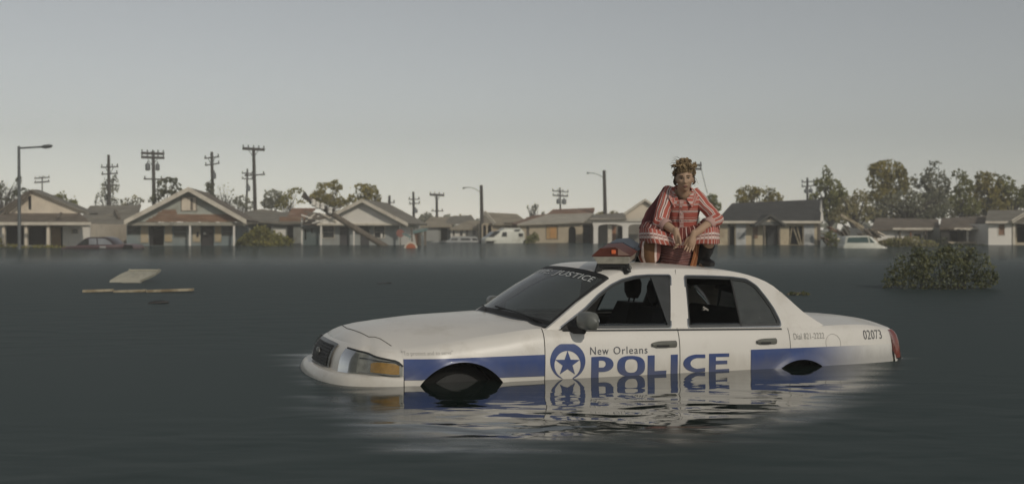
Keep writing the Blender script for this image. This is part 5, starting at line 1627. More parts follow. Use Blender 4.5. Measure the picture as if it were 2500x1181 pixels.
for q in ([(1100, 588), (1103, 582.3), (1118, 581.8), (1116, 588.3)], [(1123, 588.3), (1126, 581.6), (1147, 581.5), (1150, 588.3)], [(1154, 588.3), (1153, 581.5), (1163, 581.8), (1168, 588)]):
    h.slab('side_window', q, .07, .03, C_pane)
h = veh('sunken_boat_car', 'pale roof and hood of a car awash left of the grey pickup', 1075, 96, -5, 'car')
loft_body(h, 'body', [(1048, 615), (1048, 592), (1060, 588.5), (1094, 587), (1104, 592), (1104, 615)], 1.7, C_suv, .1)
h.slab('side_window', [(1070, 590.2), (1074, 588.8), (1086, 588.4), (1092, 590)], -.005, .03, C_pane)
h = veh('sunken_hatchback', 'white hatchback with a large teal window sunk to the sill near the big bush', 2110, 66, -3)
loft_body(h, 'body', [(2060, 630), (2060, 599), (2066, 593), (2138, 592), (2156, 600), (2168, 605), (2168, 630)], 1.7, C_vanw, .08)
loft_body(h, 'cabin', [(2062, 596), (2067, 578.5), (2076, 575.5), (2122, 575), (2130, 578), (2147, 595.5)], 1.5, C_vanw, .14, dy0=.06, bevel=.04)
h.slab('side_window', [(2068, 592), (2072, 579.5), (2122, 578.5), (2136, 592)], .06, .04, C_tealpane)
h.slab('window_pillar', [(2121, 592), (2118, 578.5), (2121, 578.4), (2125, 592)], .045, .02, C_vanw)
h.box('side_moulding', 2064, 2160, 606, 607.4, -.02, .03, C_dark)

# ================================================================== trees and bushes
def crown(blobs, Y, base, leaf, dens, seed, depth=1.0, gap=.0):
    """leaf-sized faces scattered through several ellipsoids, thinned by noise so that light gets through"""
    r_ = random.Random(seed); m = MB(); s_ = Y / FPX
    for px, py, rx, ry in blobs:
        c = at(px, py, Y) - base; a, bz = rx * s_, ry * s_; ad = (a + bz) / 2 * depth
        n = int(dens * 3.6 * math.pi * a * bz / (leaf * leaf))
        for _ in range(n):
            while True:
                q = Vector((r_.uniform(-1, 1), r_.uniform(-1, 1), r_.uniform(-1, 1)))
                if 0.05 < q.length <= 1: break
            q = q.normalized() * (q.length ** .55)
            # lumpy outline
            nz_ = noise.noise(Vector((q.x * 2.2 + px * .13, q.y * 2.2 + seed, q.z * 2.2 + py * .11)))
            q *= 1 + .38 * nz_
            p = c + Vector((q.x * a, q.y * ad, q.z * bz))
            if gap and noise.noise(p * (.9 / max(leaf * 3.2, .2)) + Vector((seed, 0, 0))) < gap - .55: continue
            sz = leaf * r_.uniform(.55, 1.35)
            d = Vector((r_.gauss(0, 1), r_.gauss(0, 1), r_.gauss(0, .8))).normalized()
            u = d.orthogonal().normalized(); v = d.cross(u)
            an = r_.uniform(0, 6.28); u2 = u * math.cos(an) + v * math.sin(an); v2 = d.cross(u2)
            m.add([p - u2 * sz * .5, p + v2 * sz * .36, p + u2 * sz * .5, p - v2 * sz * .36], [(0, 1, 2, 3)])
    return m
def tree(name, label, blobs, Y, trunk, mat, leaf=.24, dens=3.2, seed=1, group='trees behind the houses', gap=.30, twigs=0, cat='tree'):
    base = at(trunk, 600, Y); base.z = ZB
    e = empty(name, base, 0, label, cat, group)
    crown(blobs, Y, base, leaf, dens, seed, 1.0, gap).build('crown', mat, e, fixn=False)
    r_ = random.Random(seed + 50); m = MB()
    big = sorted(blobs, key=lambda q: -q[2] * q[3])[0]
    top = at(big[0], big[1], Y) - base
    tr_ = max(.10, big[2] * Y / FPX * .10)
    fork = Vector((top.x * .5, 0, top.z * .62))
    m.tube([(0, 0, 0), tuple(Vector((top.x * .15, .05, top.z * .35))), tuple(fork)], [tr_ * 1.3, tr_, tr_ * .8], 8)
    m.build('trunk', C_pole, e, smooth=True)
    m = MB(); s_ = Y / FPX
    for px, py, rx, ry in blobs:
        c = at(px, py, Y) - base
        for k in range(3 + twigs):
            q = c + Vector((r_.uniform(-.8, .8) * rx * s_, r_.uniform(-.5, .5) * rx * s_, r_.uniform(-.3, .95) * ry * s_))
            mid = (fork + q) / 2 + Vector((r_.uniform(-.3, .3), r_.uniform(-.3, .3), r_.uniform(0, .4)))
            m.tube([tuple(fork), tuple(mid), tuple(q)], [tr_ * .45, tr_ * .28, tr_ * .08], 5)
    tag(m.build('limbs', C_pole, e, smooth=True), kind='stuff')
    return e
T = 'evergreen_tree'
tree('bare_tree', 'dark half-bare tree with leaf clumps behind the street lamp at the far left', [(8,448,16,14),(30,462,20,16),(44,440,8,16),(52,470,18,14),(-12,470,26,26),(24,478,28,12)], 92, 22, LF_dark, .22, 2.0, 11, twigs=3, gap=.55)
tree(T, 'round dark tree behind the right slope of the cream gable', [(134,486,16,10),(160,486,24,17),(180,500,10,13),(150,502,26,12)], 100, 158, LF_green, .26, 3.4, 12)
tree('vine_tree', 'grey vine-covered tree wrapped about the first utility pole', [(246,488,16,20),(262,462,15,34),(280,450,9,26),(285,492,16,12)], 101, 262, LF_gray, .22, 1.7, 13, twigs=3, gap=.5)
tree('sparse_tree', 'thin grey tree with pale leaves between the first two utility poles', [(312,492,18,10),(335,490,16,12),(300,500,26,8)], 104, 320, LF_dry, .24, 1.6, 14, twigs=3, gap=.45)
tree(T, 'dark tree rising over the left slope of the blue house', [(412,452,28,19),(388,472,16,12),(430,466,18,14),(378,488,16,8)], 96, 408, LF_dark, .26, 3.2, 15)
tree('slim_tree', 'slim dark tree climbing the pole behind the peak of the blue house', [(512,466,10,22),(503,448,7,6),(516,448,8,8),(520,486,14,14)], 101, 513, LF_dark, .24, 2.6, 16)
tree('bare_tree', 'nearly bare twiggy tree right of the peak of the blue house', [(550,470,26,22),(556,492,22,12)], 105, 552, LF_gray, .20, .45, 17, twigs=9, gap=.5)
tree('sparse_tree', 'loose grey tree behind the right eave of the blue house', [(590,490,22,14),(574,500,20,10),(606,500,14,12)], 108, 590, LF_gray, .25, 1.9, 18, twigs=2, gap=.45)
tree(T, 'grey-green tree right of the tall leaning pole', [(668,482,22,20),(655,497,16,14),(688,492,16,16)], 108, 668, LF_gray, .27, 3.2, 19)
tree('yellow_tree', 'yellow-green tree with a drooping spray above the collapsed roof', [(698,490,18,16),(724,466,22,8),(712,474,18,9),(735,485,16,12),(690,502,20,12)], 104, 704, LF_yellow, .25, 2.2, 20, gap=.42)
tree(T, 'broad olive tree behind the left slope of the white gabled house', [(800,466,30,22),(822,452,16,14),(785,480,28,16),(808,492,44,14),(845,498,40,8)], 104, 806, LF_olive, .27, 3.3, 21)
tree(T, 'compact olive tree above the peak of the white gabled house', [(884,464,28,16),(905,470,20,18),(868,484,20,10),(910,488,18,12),(926,482,6,8)], 100, 890, LF_olive, .27, 3.6, 22)
tree('distant_tree', 'pale distant tree between the street signs and the far poles', [(1040,528,14,10),(1036,538,16,8)], 150, 1038, LF_gray, .34, 2.6, 23, gap=.35)
tree('distant_tree', 'small clipped tree on the skyline behind the white bungalow', [(1130,525,10,4),(1140,527,9,5),(1110,530,6,3)], 140, 1130, LF_olive, .30, 3, 24)
tree('palm_tree', 'small ragged palm standing above the brown roof behind the van', [(1300,507,13,12),(1310,500,8,8),(1292,516,10,8)], 115, 1302, LF_gray, .28, 2.2, 25, twigs=4, gap=.5)
tree('small_tree', 'low scrubby tree behind the roof beside the arches', [(1470,524,18,6),(1500,520,12,6),(1462,530,14,6)], 105, 1474, LF_dry, .26, 2.2, 26)
tree(T, 'green tree just right of the elbow of the seated person', [(1738,486,14,14),(1752,504,12,12),(1728,498,10,14)], 100, 1740, LF_green, .27, 3.4, 27)
tree(T, 'spreading olive tree over the left half of the charcoal roof', [(1830,468,26,14),(1862,474,34,18),(1808,478,12,18),(1892,484,18,14),(1845,490,50,10)], 104, 1850, LF_olive, .27, 3.2, 28, gap=.36)
tree(T, 'dark tree with a swept top at the right end of the charcoal roof', [(2018,430,12,24),(2010,452,20,20),(2030,470,34,30),(2052,492,24,28),(1996,484,22,14),(2030,505,44,26)], 98, 2026, LF_green, .28, 3.4, 29)
tree('dry_tree', 'dry brushy tree filling the gap behind the rubble heap', [(2070,500,30,24),(2100,486,22,26),(2090,520,52,22),(2055,528,30,18)], 94, 2085, LF_dry, .24, 2.4, 30, twigs=3, gap=.42)
tree(T, 'tall round-headed olive tree, the highest of the trees at the right', [(2165,415,44,24),(2150,440,34,24),(2190,445,32,34),(2165,475,36,24),(2135,412,12,12)], 106, 2166, LF_olive, .29, 3.6, 31)
tree('brush_tree', 'straggly grey-green tree with pale arching stems above the low white house', [(2210,490,50,26),(2170,510,50,22),(2245,510,50,22),(2290,500,36,30)], 96, 2215, LF_gray, .25, 2.3, 32, twigs=5, gap=.42)
tree('blue_green_tree', 'narrow blue-grey tree between the tallest tree and the yellow one', [(2280,418,22,26),(2272,445,26,24),(2300,452,20,26),(2240,440,16,22),(2285,475,34,22)], 106, 2278, LF_gray, .28, 3.0, 33, gap=.36)
tree('leaning_tree', 'dark tree with a pale leaning trunk behind the open garage', [(2340,432,18,18),(2352,455,24,22),(2345,490,28,30),(2370,505,24,22)], 102, 2350, LF_green, .28, 3.4, 34)
tree('yellow_tree', 'tall yellow-tinged tree behind the open garage near the right edge', [(2400,440,24,22),(2425,455,22,30),(2410,485,34,30),(2440,490,24,28),(2385,470,20,24)], 104, 2412, LF_olive, .28, 3.4, 35)
tree(T, 'dark green tree above the grey roof at the right edge', [(2455,450,22,22),(2470,478,22,26),(2498,486,18,22),(2510,470,20,24)], 104, 2470, LF_green, .28, 3.4, 36)
tree('brush_tree', 'low olive thicket closing the gap under the tallest tree at the right', [(2130,500,40,28),(2175,515,46,22),(2120,525,40,16),(2150,480,26,22),(2205,470,22,26)], 110, 2150, LF_olive, .27, 2.8, 41, gap=.40)
tree('brush_tree', 'low green thicket behind the roofs left of the open garage', [(2255,500,46,30),(2305,500,40,34),(2330,515,50,20),(2250,520,60,16)], 110, 2280, LF_green, .27, 2.8, 42, gap=.40)
tree('brush_tree', 'low brown-green thicket behind the open garage roof', [(2380,505,46,24),(2430,505,50,24),(2480,508,40,22),(2350,515,40,16)], 109, 2420, LF_dry, .27, 2.6, 43, gap=.40)
for k, (x0, y0, x1, y1) in enumerate(((2336,452,2374,512),(2228,468,2200,512),(2155,505,2122,470))):
    pass

def bush(label, blobs, Y, x, mat, leaf, dens, seed, group='bushes standing in the water', gap=.3, twigs=14, mat2=None, name='bush'):
    base = at(x, 600, Y); base.z = -.4
    e = empty(name, base, 0, label, 'bush', group)
    tag(crown(blobs, Y, base, leaf, dens, seed, 1.0, gap).build('foliage', mat, e, fixn=False), kind='stuff')
    if mat2: tag(crown(blobs, Y, base, leaf * .9, dens * .5, seed + 9, 1.0, gap).build('pale_foliage', mat2, e, fixn=False), kind='stuff')
    r_ = random.Random(seed + 5); m = MB(); s_ = Y / FPX
    for k in range(twigs):
        px, py, rx, ry = r_.choice(blobs); c = at(px, py, Y) - base
        q = c + Vector((r_.uniform(-1, 1) * rx * s_, r_.uniform(-.8, .8) * rx * s_, r_.uniform(-.2, 1) * ry * s_))
        b0 = Vector((q.x * .4 + r_.uniform(-.1, .1), q.y * .4, 0))
        m.tube([tuple(b0), tuple((b0 + q) / 2 + Vector((0, 0, .08 * s_ * 40))), tuple(q)], [leaf * .09, leaf * .06, leaf * .02], 4)
    tag(m.build('stems', C_pole, e), kind='stuff')
    return e
bush('large dark leafy bush standing in open water at the right, nearest to the car', [(2290,655,82,42),(2225,655,54,38),(2360,655,58,40),(2262,628,42,24),(2335,622,48,24),(2385,638,32,22),(2300,692,112,18),(2192,672,28,24),(2405,680,30,22),(2430,676,9,14),(2172,690,20,16),(2305,606,26,10),(2240,612,14,10),(2372,612,16,9)], 21, 2295, LF_bush, .055, 1.5, 61, mat2=LF_bushb, twigs=120, gap=.42)
bush('yellow-green bush in front of the collapsed grey-roofed house', [(640,570,28,18),(612,586,28,16),(668,585,34,17),(694,590,22,13),(650,595,56,11),(628,572,18,14)], 76, 648, LF_yellow, .18, 3.0, 62, mat2=LF_green)
bush('dark shrub mass at the left foot of the collapsed house', [(592,592,14,12),(602,580,10,14),(585,598,12,8)], 77, 594, LF_dark, .18, 2.8, 63)
bush('small grey-green bush between the white van and the stucco house', [(1300,583,16,10),(1306,575,8,8),(1294,589,14,7)], 88, 1300, LF_green, .18, 3.2, 64)
bush('grey scrub along the water beside the rubble heap', [(2040,594,24,9),(2028,578,14,14),(2052,600,14,6)], 74, 2038, LF_green, .18, 2.4, 65)
bush('low scrub right of the white hatchback in front of the torn openings', [(2190,592,36,12),(2230,590,32,14),(2262,596,26,10),(2160,596,18,10)], 72, 2210, LF_dry, .17, 2.2, 66, mat2=LF_green)
bush('weeds growing along the foot of the cream house', [(20,600,24,6),(90,602,40,4),(-10,590,16,16),(140,602,24,4)], 68, 60, LF_yellow, .16, 2.0, 67)
bush('dark shrubs along the foot of the open garage', [(2330,600,34,6),(2380,600,34,5),(2300,592,12,14)], 78, 2345, LF_dark, .16, 2.6, 68)

# far wooded skyline seen through the gaps
m = MB(); r_ = random.Random(5)
for i in range(2600):
    x = r_.uniform(-170, 170); Y_ = r_.uniform(205, 235); top = 3.2 + 2.2 * noise.noise(Vector((x * .05, 0, 3))) + 1.2 * noise.noise(Vector((x * .3, 0, 9)))
    z = r_.uniform(-.5, max(.6, top)); s_ = r_.uniform(.5, 1.1)
    d = Vector((r_.gauss(0, .5), -1, r_.gauss(0, .5))).normalized(); u = d.orthogonal().normalized(); v = d.cross(u); p = Vector((x, Y_, z))
    m.add([p - u * s_, p + v * s_ * .7, p + u * s_, p - v * s_ * .7], [(0, 1, 2, 3)])
tag(m.build('far_woodland', LF_gray, None, fixn=False), 'grey-green far woodland on the horizon between the houses', 'woodland', None, 'stuff')

# ================================================================== floating debris
def floating(name, label, cat, px, py):
    Yd = FPX * EYE / (py - 560.0)
    return empty(name, at(px, py, Yd), 0, label, cat), Yd
e, Yd = floating('floating_box', 'pale upturned plastic tub floating left of the car', 'tub', 322, 689)
s_ = Yd / FPX
rows = []
for y_, z_, x0, x1 in ((-.02, -.05, -54, 22), (0.0, .03, -54, 20), (.12, .16, -38, 46), (.22, .235, -26, 50), (.30, .25, -28, 46)):
    n = 10; rows.append([((x0 + (x1 - x0) * j / n) * s_, y_ * 2.2, z_ * (1 - .10 * abs(j / n - .5) ** 2) + (.012 if j in (0, n) else 0)) for j in range(n + 1)])
C_tub = pm('tub_plastic', (.42, .40, .32), .5, .10, 4, dirt=(.28,.26,.21), dscale=5, dlo=.5, dhi=.75)
m = MB(); m.grid(rows); m.grid([[(x, y + .05, z - .04) for x, y, z in r] for r in rows]); m.add([q for q in rows[0]] + [(x, y + .05, z - .04) for x, y, z in rows[0]], [(j, j + 1, j + 12, j + 11) for j in range(10)])
m.add([rows[i][-1] for i in range(5)] + [(x, y + .05, z - .04) for x, y, z in [rows[i][-1] for i in range(5)]], [(j, j + 1, j + 6, j + 5) for j in range(4)])
m.build('tub_shell', C_tub, e, smooth=True, angle=50)
m = MB(); m.tube([(x, y - .01, z + .01) for x, y, z in rows[3]], .018, 6); m.build('tub_rim', C_tub, e, smooth=True)
m = MB(); m.slab([(-20 * s_, -.02), (30 * s_, -.02), (26 * s_, .02), (-14 * s_, .022)], [], lambda a, b, q: (a, -.08 if q == 0 else -.2, b)); m.build('tub_lip', C_tub, e)
e, Yd = floating('floating_plank', 'long split plank floating in front of the pale tub', 'plank', 337, 713)
s_ = Yd / FPX
for (x0, x1, z0, z1, mt) in ((-133, -62, .02, .035, C_palewood), (-58, 18, .012, .028, C_palewood), (22, 134, .02, .045, C_palewood)):
    m = MB(); m.bar((x0 * s_, .02 * math.sin(x0), z0), (x1 * s_, .03, z1), .12, .045); m.build('plank_piece', mt, e, bevel=.008)
e, Yd = floating('driftwood', 'short dark piece of driftwood below the long plank', 'driftwood', 385, 741)
s_ = Yd / FPX
m = MB(); m.tube([(-23 * s_, 0, .0), (-8 * s_, .02, .012), (12 * s_, .05, .018), (24 * s_, .07, .02)], [.02, .03, .028, .012], 7); tag(m.build('log', C_door, e, smooth=True))
e, Yd = floating('floating_branch', 'yellow-brown leafy branch floating behind the trunk of the police car', 'branch', 1952, 720)
s_ = Yd / FPX
m = MB(); m.tube([(-30 * s_, 0, .01), (0, .05, .03), (28 * s_, .02, .012)], [.02, .018, .006], 6); m.build('twig', C_wood, e)
cm = crown([(1938, 717, 16, 3), (1956, 717, 20, 4)], Yd, Vector(e.location), .07, 3, 71); tag(cm.build('leaves', LF_bush, e, fixn=False), kind='stuff')
for i, (px, py, lb_) in enumerate(((935, 692, 'tiny speck of debris floating left of the windscreen'), (2447, 632, 'dark scrap floating right of the big bush'))):
    e, Yd = floating('floating_scrap', lb_, 'debris', px, py)
    m = MB(); m.box((0, 0, .005), (.22, .12, .02), rot=Euler((0, 0, .5)).to_matrix()); m.box((.12, .05, .01), (.1, .05, .02)); m.build('scrap', C_door, e, bevel=.004)

# ================================================================== hazy air over the flood
hz = MB(); hz.box((0, 118, 11), (460, 240 + 12, 24))
hm_ = bpy.data.materials.new('hazy_air'); hm_.use_nodes = True
_N, _L = hm_.node_tree.nodes, hm_.node_tree.links
_N.clear(); _o = _N.new('ShaderNodeOutputMaterial'); _v = _N.new('ShaderNodeVolumePrincipled')
_v.inputs['Color'].default_value = (.93, .92, .88, 1); _v.inputs['Density'].default_value = HAZE; _v.inputs['Anisotropy'].default_value = -0.25
_L.new(_v.outputs[0], _o.inputs['Volume'])
hzo = hz.build('haze', hm_)
hzo['kind'] = 'stuff'; hzo['label'] = 'thin pale haze in the air over the flood'

# ================================================================== the person squatting on the roof
YP = 9.72
PZ = 0.0
_pb = at(1655, 650, YP)
person = empty('person', _pb, 0, 'person in a red and white striped shirt dress squatting on the car roof', 'person')
def pp(px, py, dy=0.0):
    return at(px, py, YP + dy) - _pb
SK = pm('skin', (0.45, 0.30, 0.20), .5, .06, 14, spec=.35)
SKL = pm('lip', (0.26, 0.115, 0.085), .4, .06, 20)
SKE = pm('eye_dark', (0.028, 0.018, 0.014), .35, .1, 20)
SKW = pm('eye_white', (0.42, 0.38, 0.34), .3, .05, 20)
BROW = pm('brow', (0.075, 0.045, 0.028), .8, .1, 20)

def cloth(name, bands, axis='x', scale=1.0, warp=.02, cross=None, rough=.85):
    """woven stripes: list of (position, colour) over one repeat, along UV axis; optional fine dashes across"""
    m = bpy.data.materials.new(name); m.use_nodes = True
    N, L = m.node_tree.nodes, m.node_tree.links
    b = N['Principled BSDF']; b.inputs['Roughness'].default_value = rough; b.inputs['Specular IOR Level'].default_value = .15
    tc = N.new('ShaderNodeTexCoord'); sp = N.new('ShaderNodeSeparateXYZ'); L.new(tc.outputs['UV'], sp.inputs[0])
    nz = N.new('ShaderNodeTexNoise'); nz.inputs['Scale'].default_value = 9; L.new(tc.outputs['Object'], nz.inputs['Vector'])
    mu = N.new('ShaderNodeMath'); mu.operation = 'MULTIPLY'; mu.inputs[1].default_value = scale
    L.new(sp.outputs[0 if axis == 'x' else 1], mu.inputs[0])
    ad = N.new('ShaderNodeMath'); ad.operation = 'MULTIPLY_ADD'; ad.inputs[1].default_value = warp
    L.new(nz.outputs['Fac'], ad.inputs[0]); L.new(mu.outputs[0], ad.inputs[2])
    fr = N.new('ShaderNodeMath'); fr.operation = 'FRACT'; L.new(ad.outputs[0], fr.inputs[0])
    rp = N.new('ShaderNodeValToRGB'); rp.color_ramp.interpolation = 'CONSTANT'
    el = rp.color_ramp.elements
    el[0].position = bands[0][0]; el[0].color = (*bands[0][1], 1)
    el[1].position = bands[1][0]; el[1].color = (*bands[1][1], 1)
    for p, c in bands[2:]:
        e_ = el.new(p); e_.color = (*c, 1)
    L.new(fr.outputs[0], rp.inputs[0]); out = rp.outputs[0]
    if cross:
        mu2 = N.new('ShaderNodeMath'); mu2.operation = 'MULTIPLY'; mu2.inputs[1].default_value = cross[0]
        L.new(sp.outputs[1 if axis == 'x' else 0], mu2.inputs[0])
        f2 = N.new('ShaderNodeMath'); f2.operation = 'FRACT'; L.new(mu2.outputs[0], f2.inputs[0])
        g2 = N.new('ShaderNodeMath'); g2.operation = 'LESS_THAN'; g2.inputs[1].default_value = cross[1]; L.new(f2.outputs[0], g2.inputs[0])
        mx = N.new('ShaderNodeMix'); mx.data_type = 'RGBA'; L.new(g2.outputs[0], mx.inputs[0]); L.new(out, mx.inputs[6]); mx.inputs[7].default_value = (*cross[2], 1)
        out = mx.outputs[2]
    L.new(out, b.inputs['Base Color'])
    n3 = N.new('ShaderNodeTexNoise'); n3.inputs['Scale'].default_value = 28; n3.inputs['Detail'].default_value = 4; L.new(tc.outputs['Object'], n3.inputs['Vector'])
    bp = N.new('ShaderNodeBump'); bp.inputs['Strength'].default_value = .5; bp.inputs['Distance'].default_value = .01
    L.new(n3.outputs['Fac'], bp.inputs['Height']); L.new(bp.outputs[0], b.inputs['Normal'])
    return m
RED, WHT, DRK, ORG, ROSE = (.46, .125, .095), (.74, .60, .54), (.15, .045, .04), (.27, .105, .045), (.54, .30, .25)
K_shirt = cloth('shirt_stripes', [(0, RED), (.42, WHT), (.50, DRK), (.56, WHT), (.66, RED), (.80, ROSE), (.9, RED)], 'y', 7.0)
K_sleeve = cloth('sleeve_stripes', [(0, RED), (.30, WHT), (.40, DRK), (.46, WHT), (.58, RED), (.74, ROSE), (.80, DRK), (.86, WHT), (.94, RED)], 'x', 4.0, .05)
K_cuff = cloth('cuff_cloth', [(0, (.52, .33, .29)), (.5, (.60, .42, .38)), (.8, (.42, .22, .19))], 'y', 6)
K_skirt = cloth('skirt_stripes', [(0, DRK), (.16, (.19, .055, .045)), (.42, ROSE), (.5, DRK), (.62, (.17, .05, .04)), (.9, WHT)], 'x', 11.0, .08)
K_band = cloth('hem_band', [(0, RED), (.30, WHT), (.42, DRK), (.47, ROSE), (.53, WHT), (.68, (.38, .11, .08)), (.97, DRK)], 'y', 1.0, .03, (26, .28, (.55, .38, .34)))
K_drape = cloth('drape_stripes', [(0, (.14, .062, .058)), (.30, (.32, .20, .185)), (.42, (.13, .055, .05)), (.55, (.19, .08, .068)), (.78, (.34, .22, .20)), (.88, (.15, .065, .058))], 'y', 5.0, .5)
K_leg = cloth('leg_stripes', [(0, (.34, .15, .13)), (.20, WHT), (.27, (.17, .092, .05)), (.45, (.155, .085, .046)), (.62, WHT), (.70, (.30, .10, .07)), (.84, WHT), (.9, DRK)], 'x', 2.0, .03)
K_orange = cloth('orange_edge', [(0, ORG), (.6, (.42, .22, .10)), (.8, (.24, .07, .03))], 'x', 2.0, .1)
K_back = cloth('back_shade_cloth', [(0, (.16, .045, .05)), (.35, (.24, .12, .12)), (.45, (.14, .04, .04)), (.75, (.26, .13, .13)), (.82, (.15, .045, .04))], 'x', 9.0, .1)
BOOT = pm('boot_leather', (0.012, 0.012, 0.013), .5, .2, 12)

# ---- body: one skinned figure; head, hands and limbs fused into one continuous mesh
J = {
 'pelvis': (pp(1660, 588, .24), .135), 'belly': (pp(1664, 556, .15), .092), 'chest': (pp(1666, 512, .075), .092), 'upper': (pp(1667, 486, .03), .070),
 'neck': (pp(1668, 472, -.045), .052), 'skull': (pp(1669, 452, -.085), .055),
 'shR': (pp(1634, 470, .04), .046), 'elR': (pp(1613, 540, -.10), .043), 'wrR': (pp(1651, 567, -.275), .028),
 'shL': (pp(1697, 477, .04), .046), 'elL': (pp(1747, 534, -.08), .043), 'wrL': (pp(1693, 573, -.265), .028),
 'hipR': (pp(1643, 592, .20), .095), 'knR': (pp(1585, 572, -.10), .046), 'anR': (pp(1601, 640, .10), .042), 'toR': (pp(1598, 646, .03), .024),
 'hipL': (pp(1679, 592, .20), .095), 'knL': (pp(1739, 570, -.12), .048), 'anL': (pp(1712, 640, .10), .042), 'toL': (pp(1716, 646, .03), .024),
}
keys = list(J)
ed = [('pelvis','belly'),('belly','chest'),('chest','upper'),('upper','neck'),('neck','skull'),('upper','shR'),('shR','elR'),('elR','wrR'),('upper','shL'),('shL','elL'),('elL','wrL'),
      ('pelvis','hipR'),('hipR','knR'),('knR','anR'),('anR','toR'),('pelvis','hipL'),('hipL','knL'),('knL','anL'),('anL','toL')]
def ball(m, c, r, n=14):
    rows = [[tuple(Vector(c) + Vector((r * math.cos(p) * math.cos(t), r * math.cos(p) * math.sin(t), r * math.sin(p)))) for t in [2 * math.pi * i / n for i in range(n)]] for p in [-math.pi / 2 * .995 + math.pi * .995 * j / 8 for j in range(9)]]
    m.grid(rows, closed=True); k = len(m.v)
    m.f.append(tuple(range(k - n, k))); m.m.append(0)
    m.f.append(tuple(range(k - n * 9, k - n * 8))[::-1]); m.m.append(0)
def skin_mesh(verts, radii, edges, root=0, sub=2):
    """limbs as closed tapered tubes with balls at the joints, to be fused into one surface"""
    m = MB()
    for a_, b_ in edges:
        A, B = Vector(verts[a_]), Vector(verts[b_])
        m.tube([tuple(A), tuple((A + B) / 2), tuple(B)], [radii[a_], (radii[a_] + radii[b_]) / 2, radii[b_]], 14)
    for v, r in zip(verts, radii): ball(m, v, r * .995)
    o = m.build('tmp', SK); me = o.data; bpy.data.objects.remove(o)
    return me
def chain_mid(a, b, f=.5): return a + (b - a) * f
vs_ = [J[k][0] for k in keys]; rs_ = [J[k][1] for k in keys]; es_ = [(keys.index(a), keys.index(b)) for a, b in ed]
# calf and thigh fullness: extra points along the limbs
def splitedge(a, b, f, r):
    ia, ib = keys.index(a), keys.index(b)
    es_.remove((ia, ib)); vs_.append(chain_mid(J[a][0], J[b][0], f)); rs_.append(r); n = len(vs_) - 1
    es_.extend([(ia, n), (n, ib)])
for s_ in 'RL':
    splitedge('hip' + s_, 'kn' + s_, .4, .068); splitedge('kn' + s_, 'an' + s_, .35, .052)
    splitedge('sh' + s_, 'el' + s_, .45, .048); splitedge('el' + s_, 'wr' + s_, .3, .042)
parts_ = [skin_mesh(vs_, rs_, es_)]

# ---- hands
def hand(wr, palm_end, spread, curls, lens, thumb):
    """palm from the wrist, four fingers of unequal length with two bends, a thumb from the side of the palm"""
    ax = (palm_end - wr); L_ = ax.length; ax.normalize()
    sp_ = (spread - ax * spread.dot(ax)).normalized(); nrm = ax.cross(sp_)
    V, Rr, E_ = [wr, wr + ax * L_ * .45, palm_end], [.026, .030, .026], [(0, 1), (1, 2)]
    out = [skin_mesh([wr - ax * .02, wr + ax * L_ * .35, wr + ax * L_ * .75, palm_end], [.026, .029, .031, .025], [(0, 1), (1, 2), (2, 3)])]
    # widen the palm by two side ridges
    for sd in (-1, 1):
        out.append(skin_mesh([wr + ax * .005, wr + ax * L_ * .55 + sp_ * sd * .018, palm_end + sp_ * sd * .026], [.020, .020, .015], [(0, 1), (1, 2)]))
    for k, (off, ln, cu) in enumerate(zip((-.030, -.010, .010, .029), lens, curls)):
        p = palm_end - ax * .012 + sp_ * off
        d = (ax + sp_ * off * 3.0).normalized(); pts = [p - ax * .012, p]; a = cu[0]
        for j, (seg, c) in enumerate(zip((.46, .31, .23), cu)):
            a = c if j == 0 else a + c
            dd = d * math.cos(a) + nrm * math.sin(a)
            pts.append(pts[-1] + dd * ln * seg)
        out.append(skin_mesh(pts, [.0095, .0098, .0090, .0082, .0068], [(i, i + 1) for i in range(4)], 0, 1))
    b0 = wr + ax * L_ * .30 + sp_ * thumb[0] * .018
    d1 = (ax * .62 + sp_ * thumb[0] * .70 + nrm * thumb[1] * .35).normalized()
    d2 = (ax * .92 + sp_ * thumb[0] * .15 + nrm * thumb[1] * .4).normalized()
    out.append(skin_mesh([b0, b0 + d1 * .036, b0 + d1 * .036 + d2 * .030, b0 + d1 * .036 + d2 * .054], [.0145, .012, .0105, .008], [(0, 1), (1, 2), (2, 3)], 0, 1))
    return out
wR, wL = J['wrR'][0], J['wrL'][0]
parts_ += hand(wR, pp(1656, 591, -.275), Vector((.35, -.9, .1)), [(.25, .5, .4), (.3, .55, .4), (.35, .6, .45), (.5, .7, .5)], (.074, .080, .075, .060), (1, .3))
parts_ += hand(wL, pp(1686, 597, -.265), Vector((.93, -.35, .05)), [(.10, .15, .15), (.08, .18, .15), (.10, .2, .15), (.15, .25, .2)], (.070, .080, .076, .060), (-1, -.3))

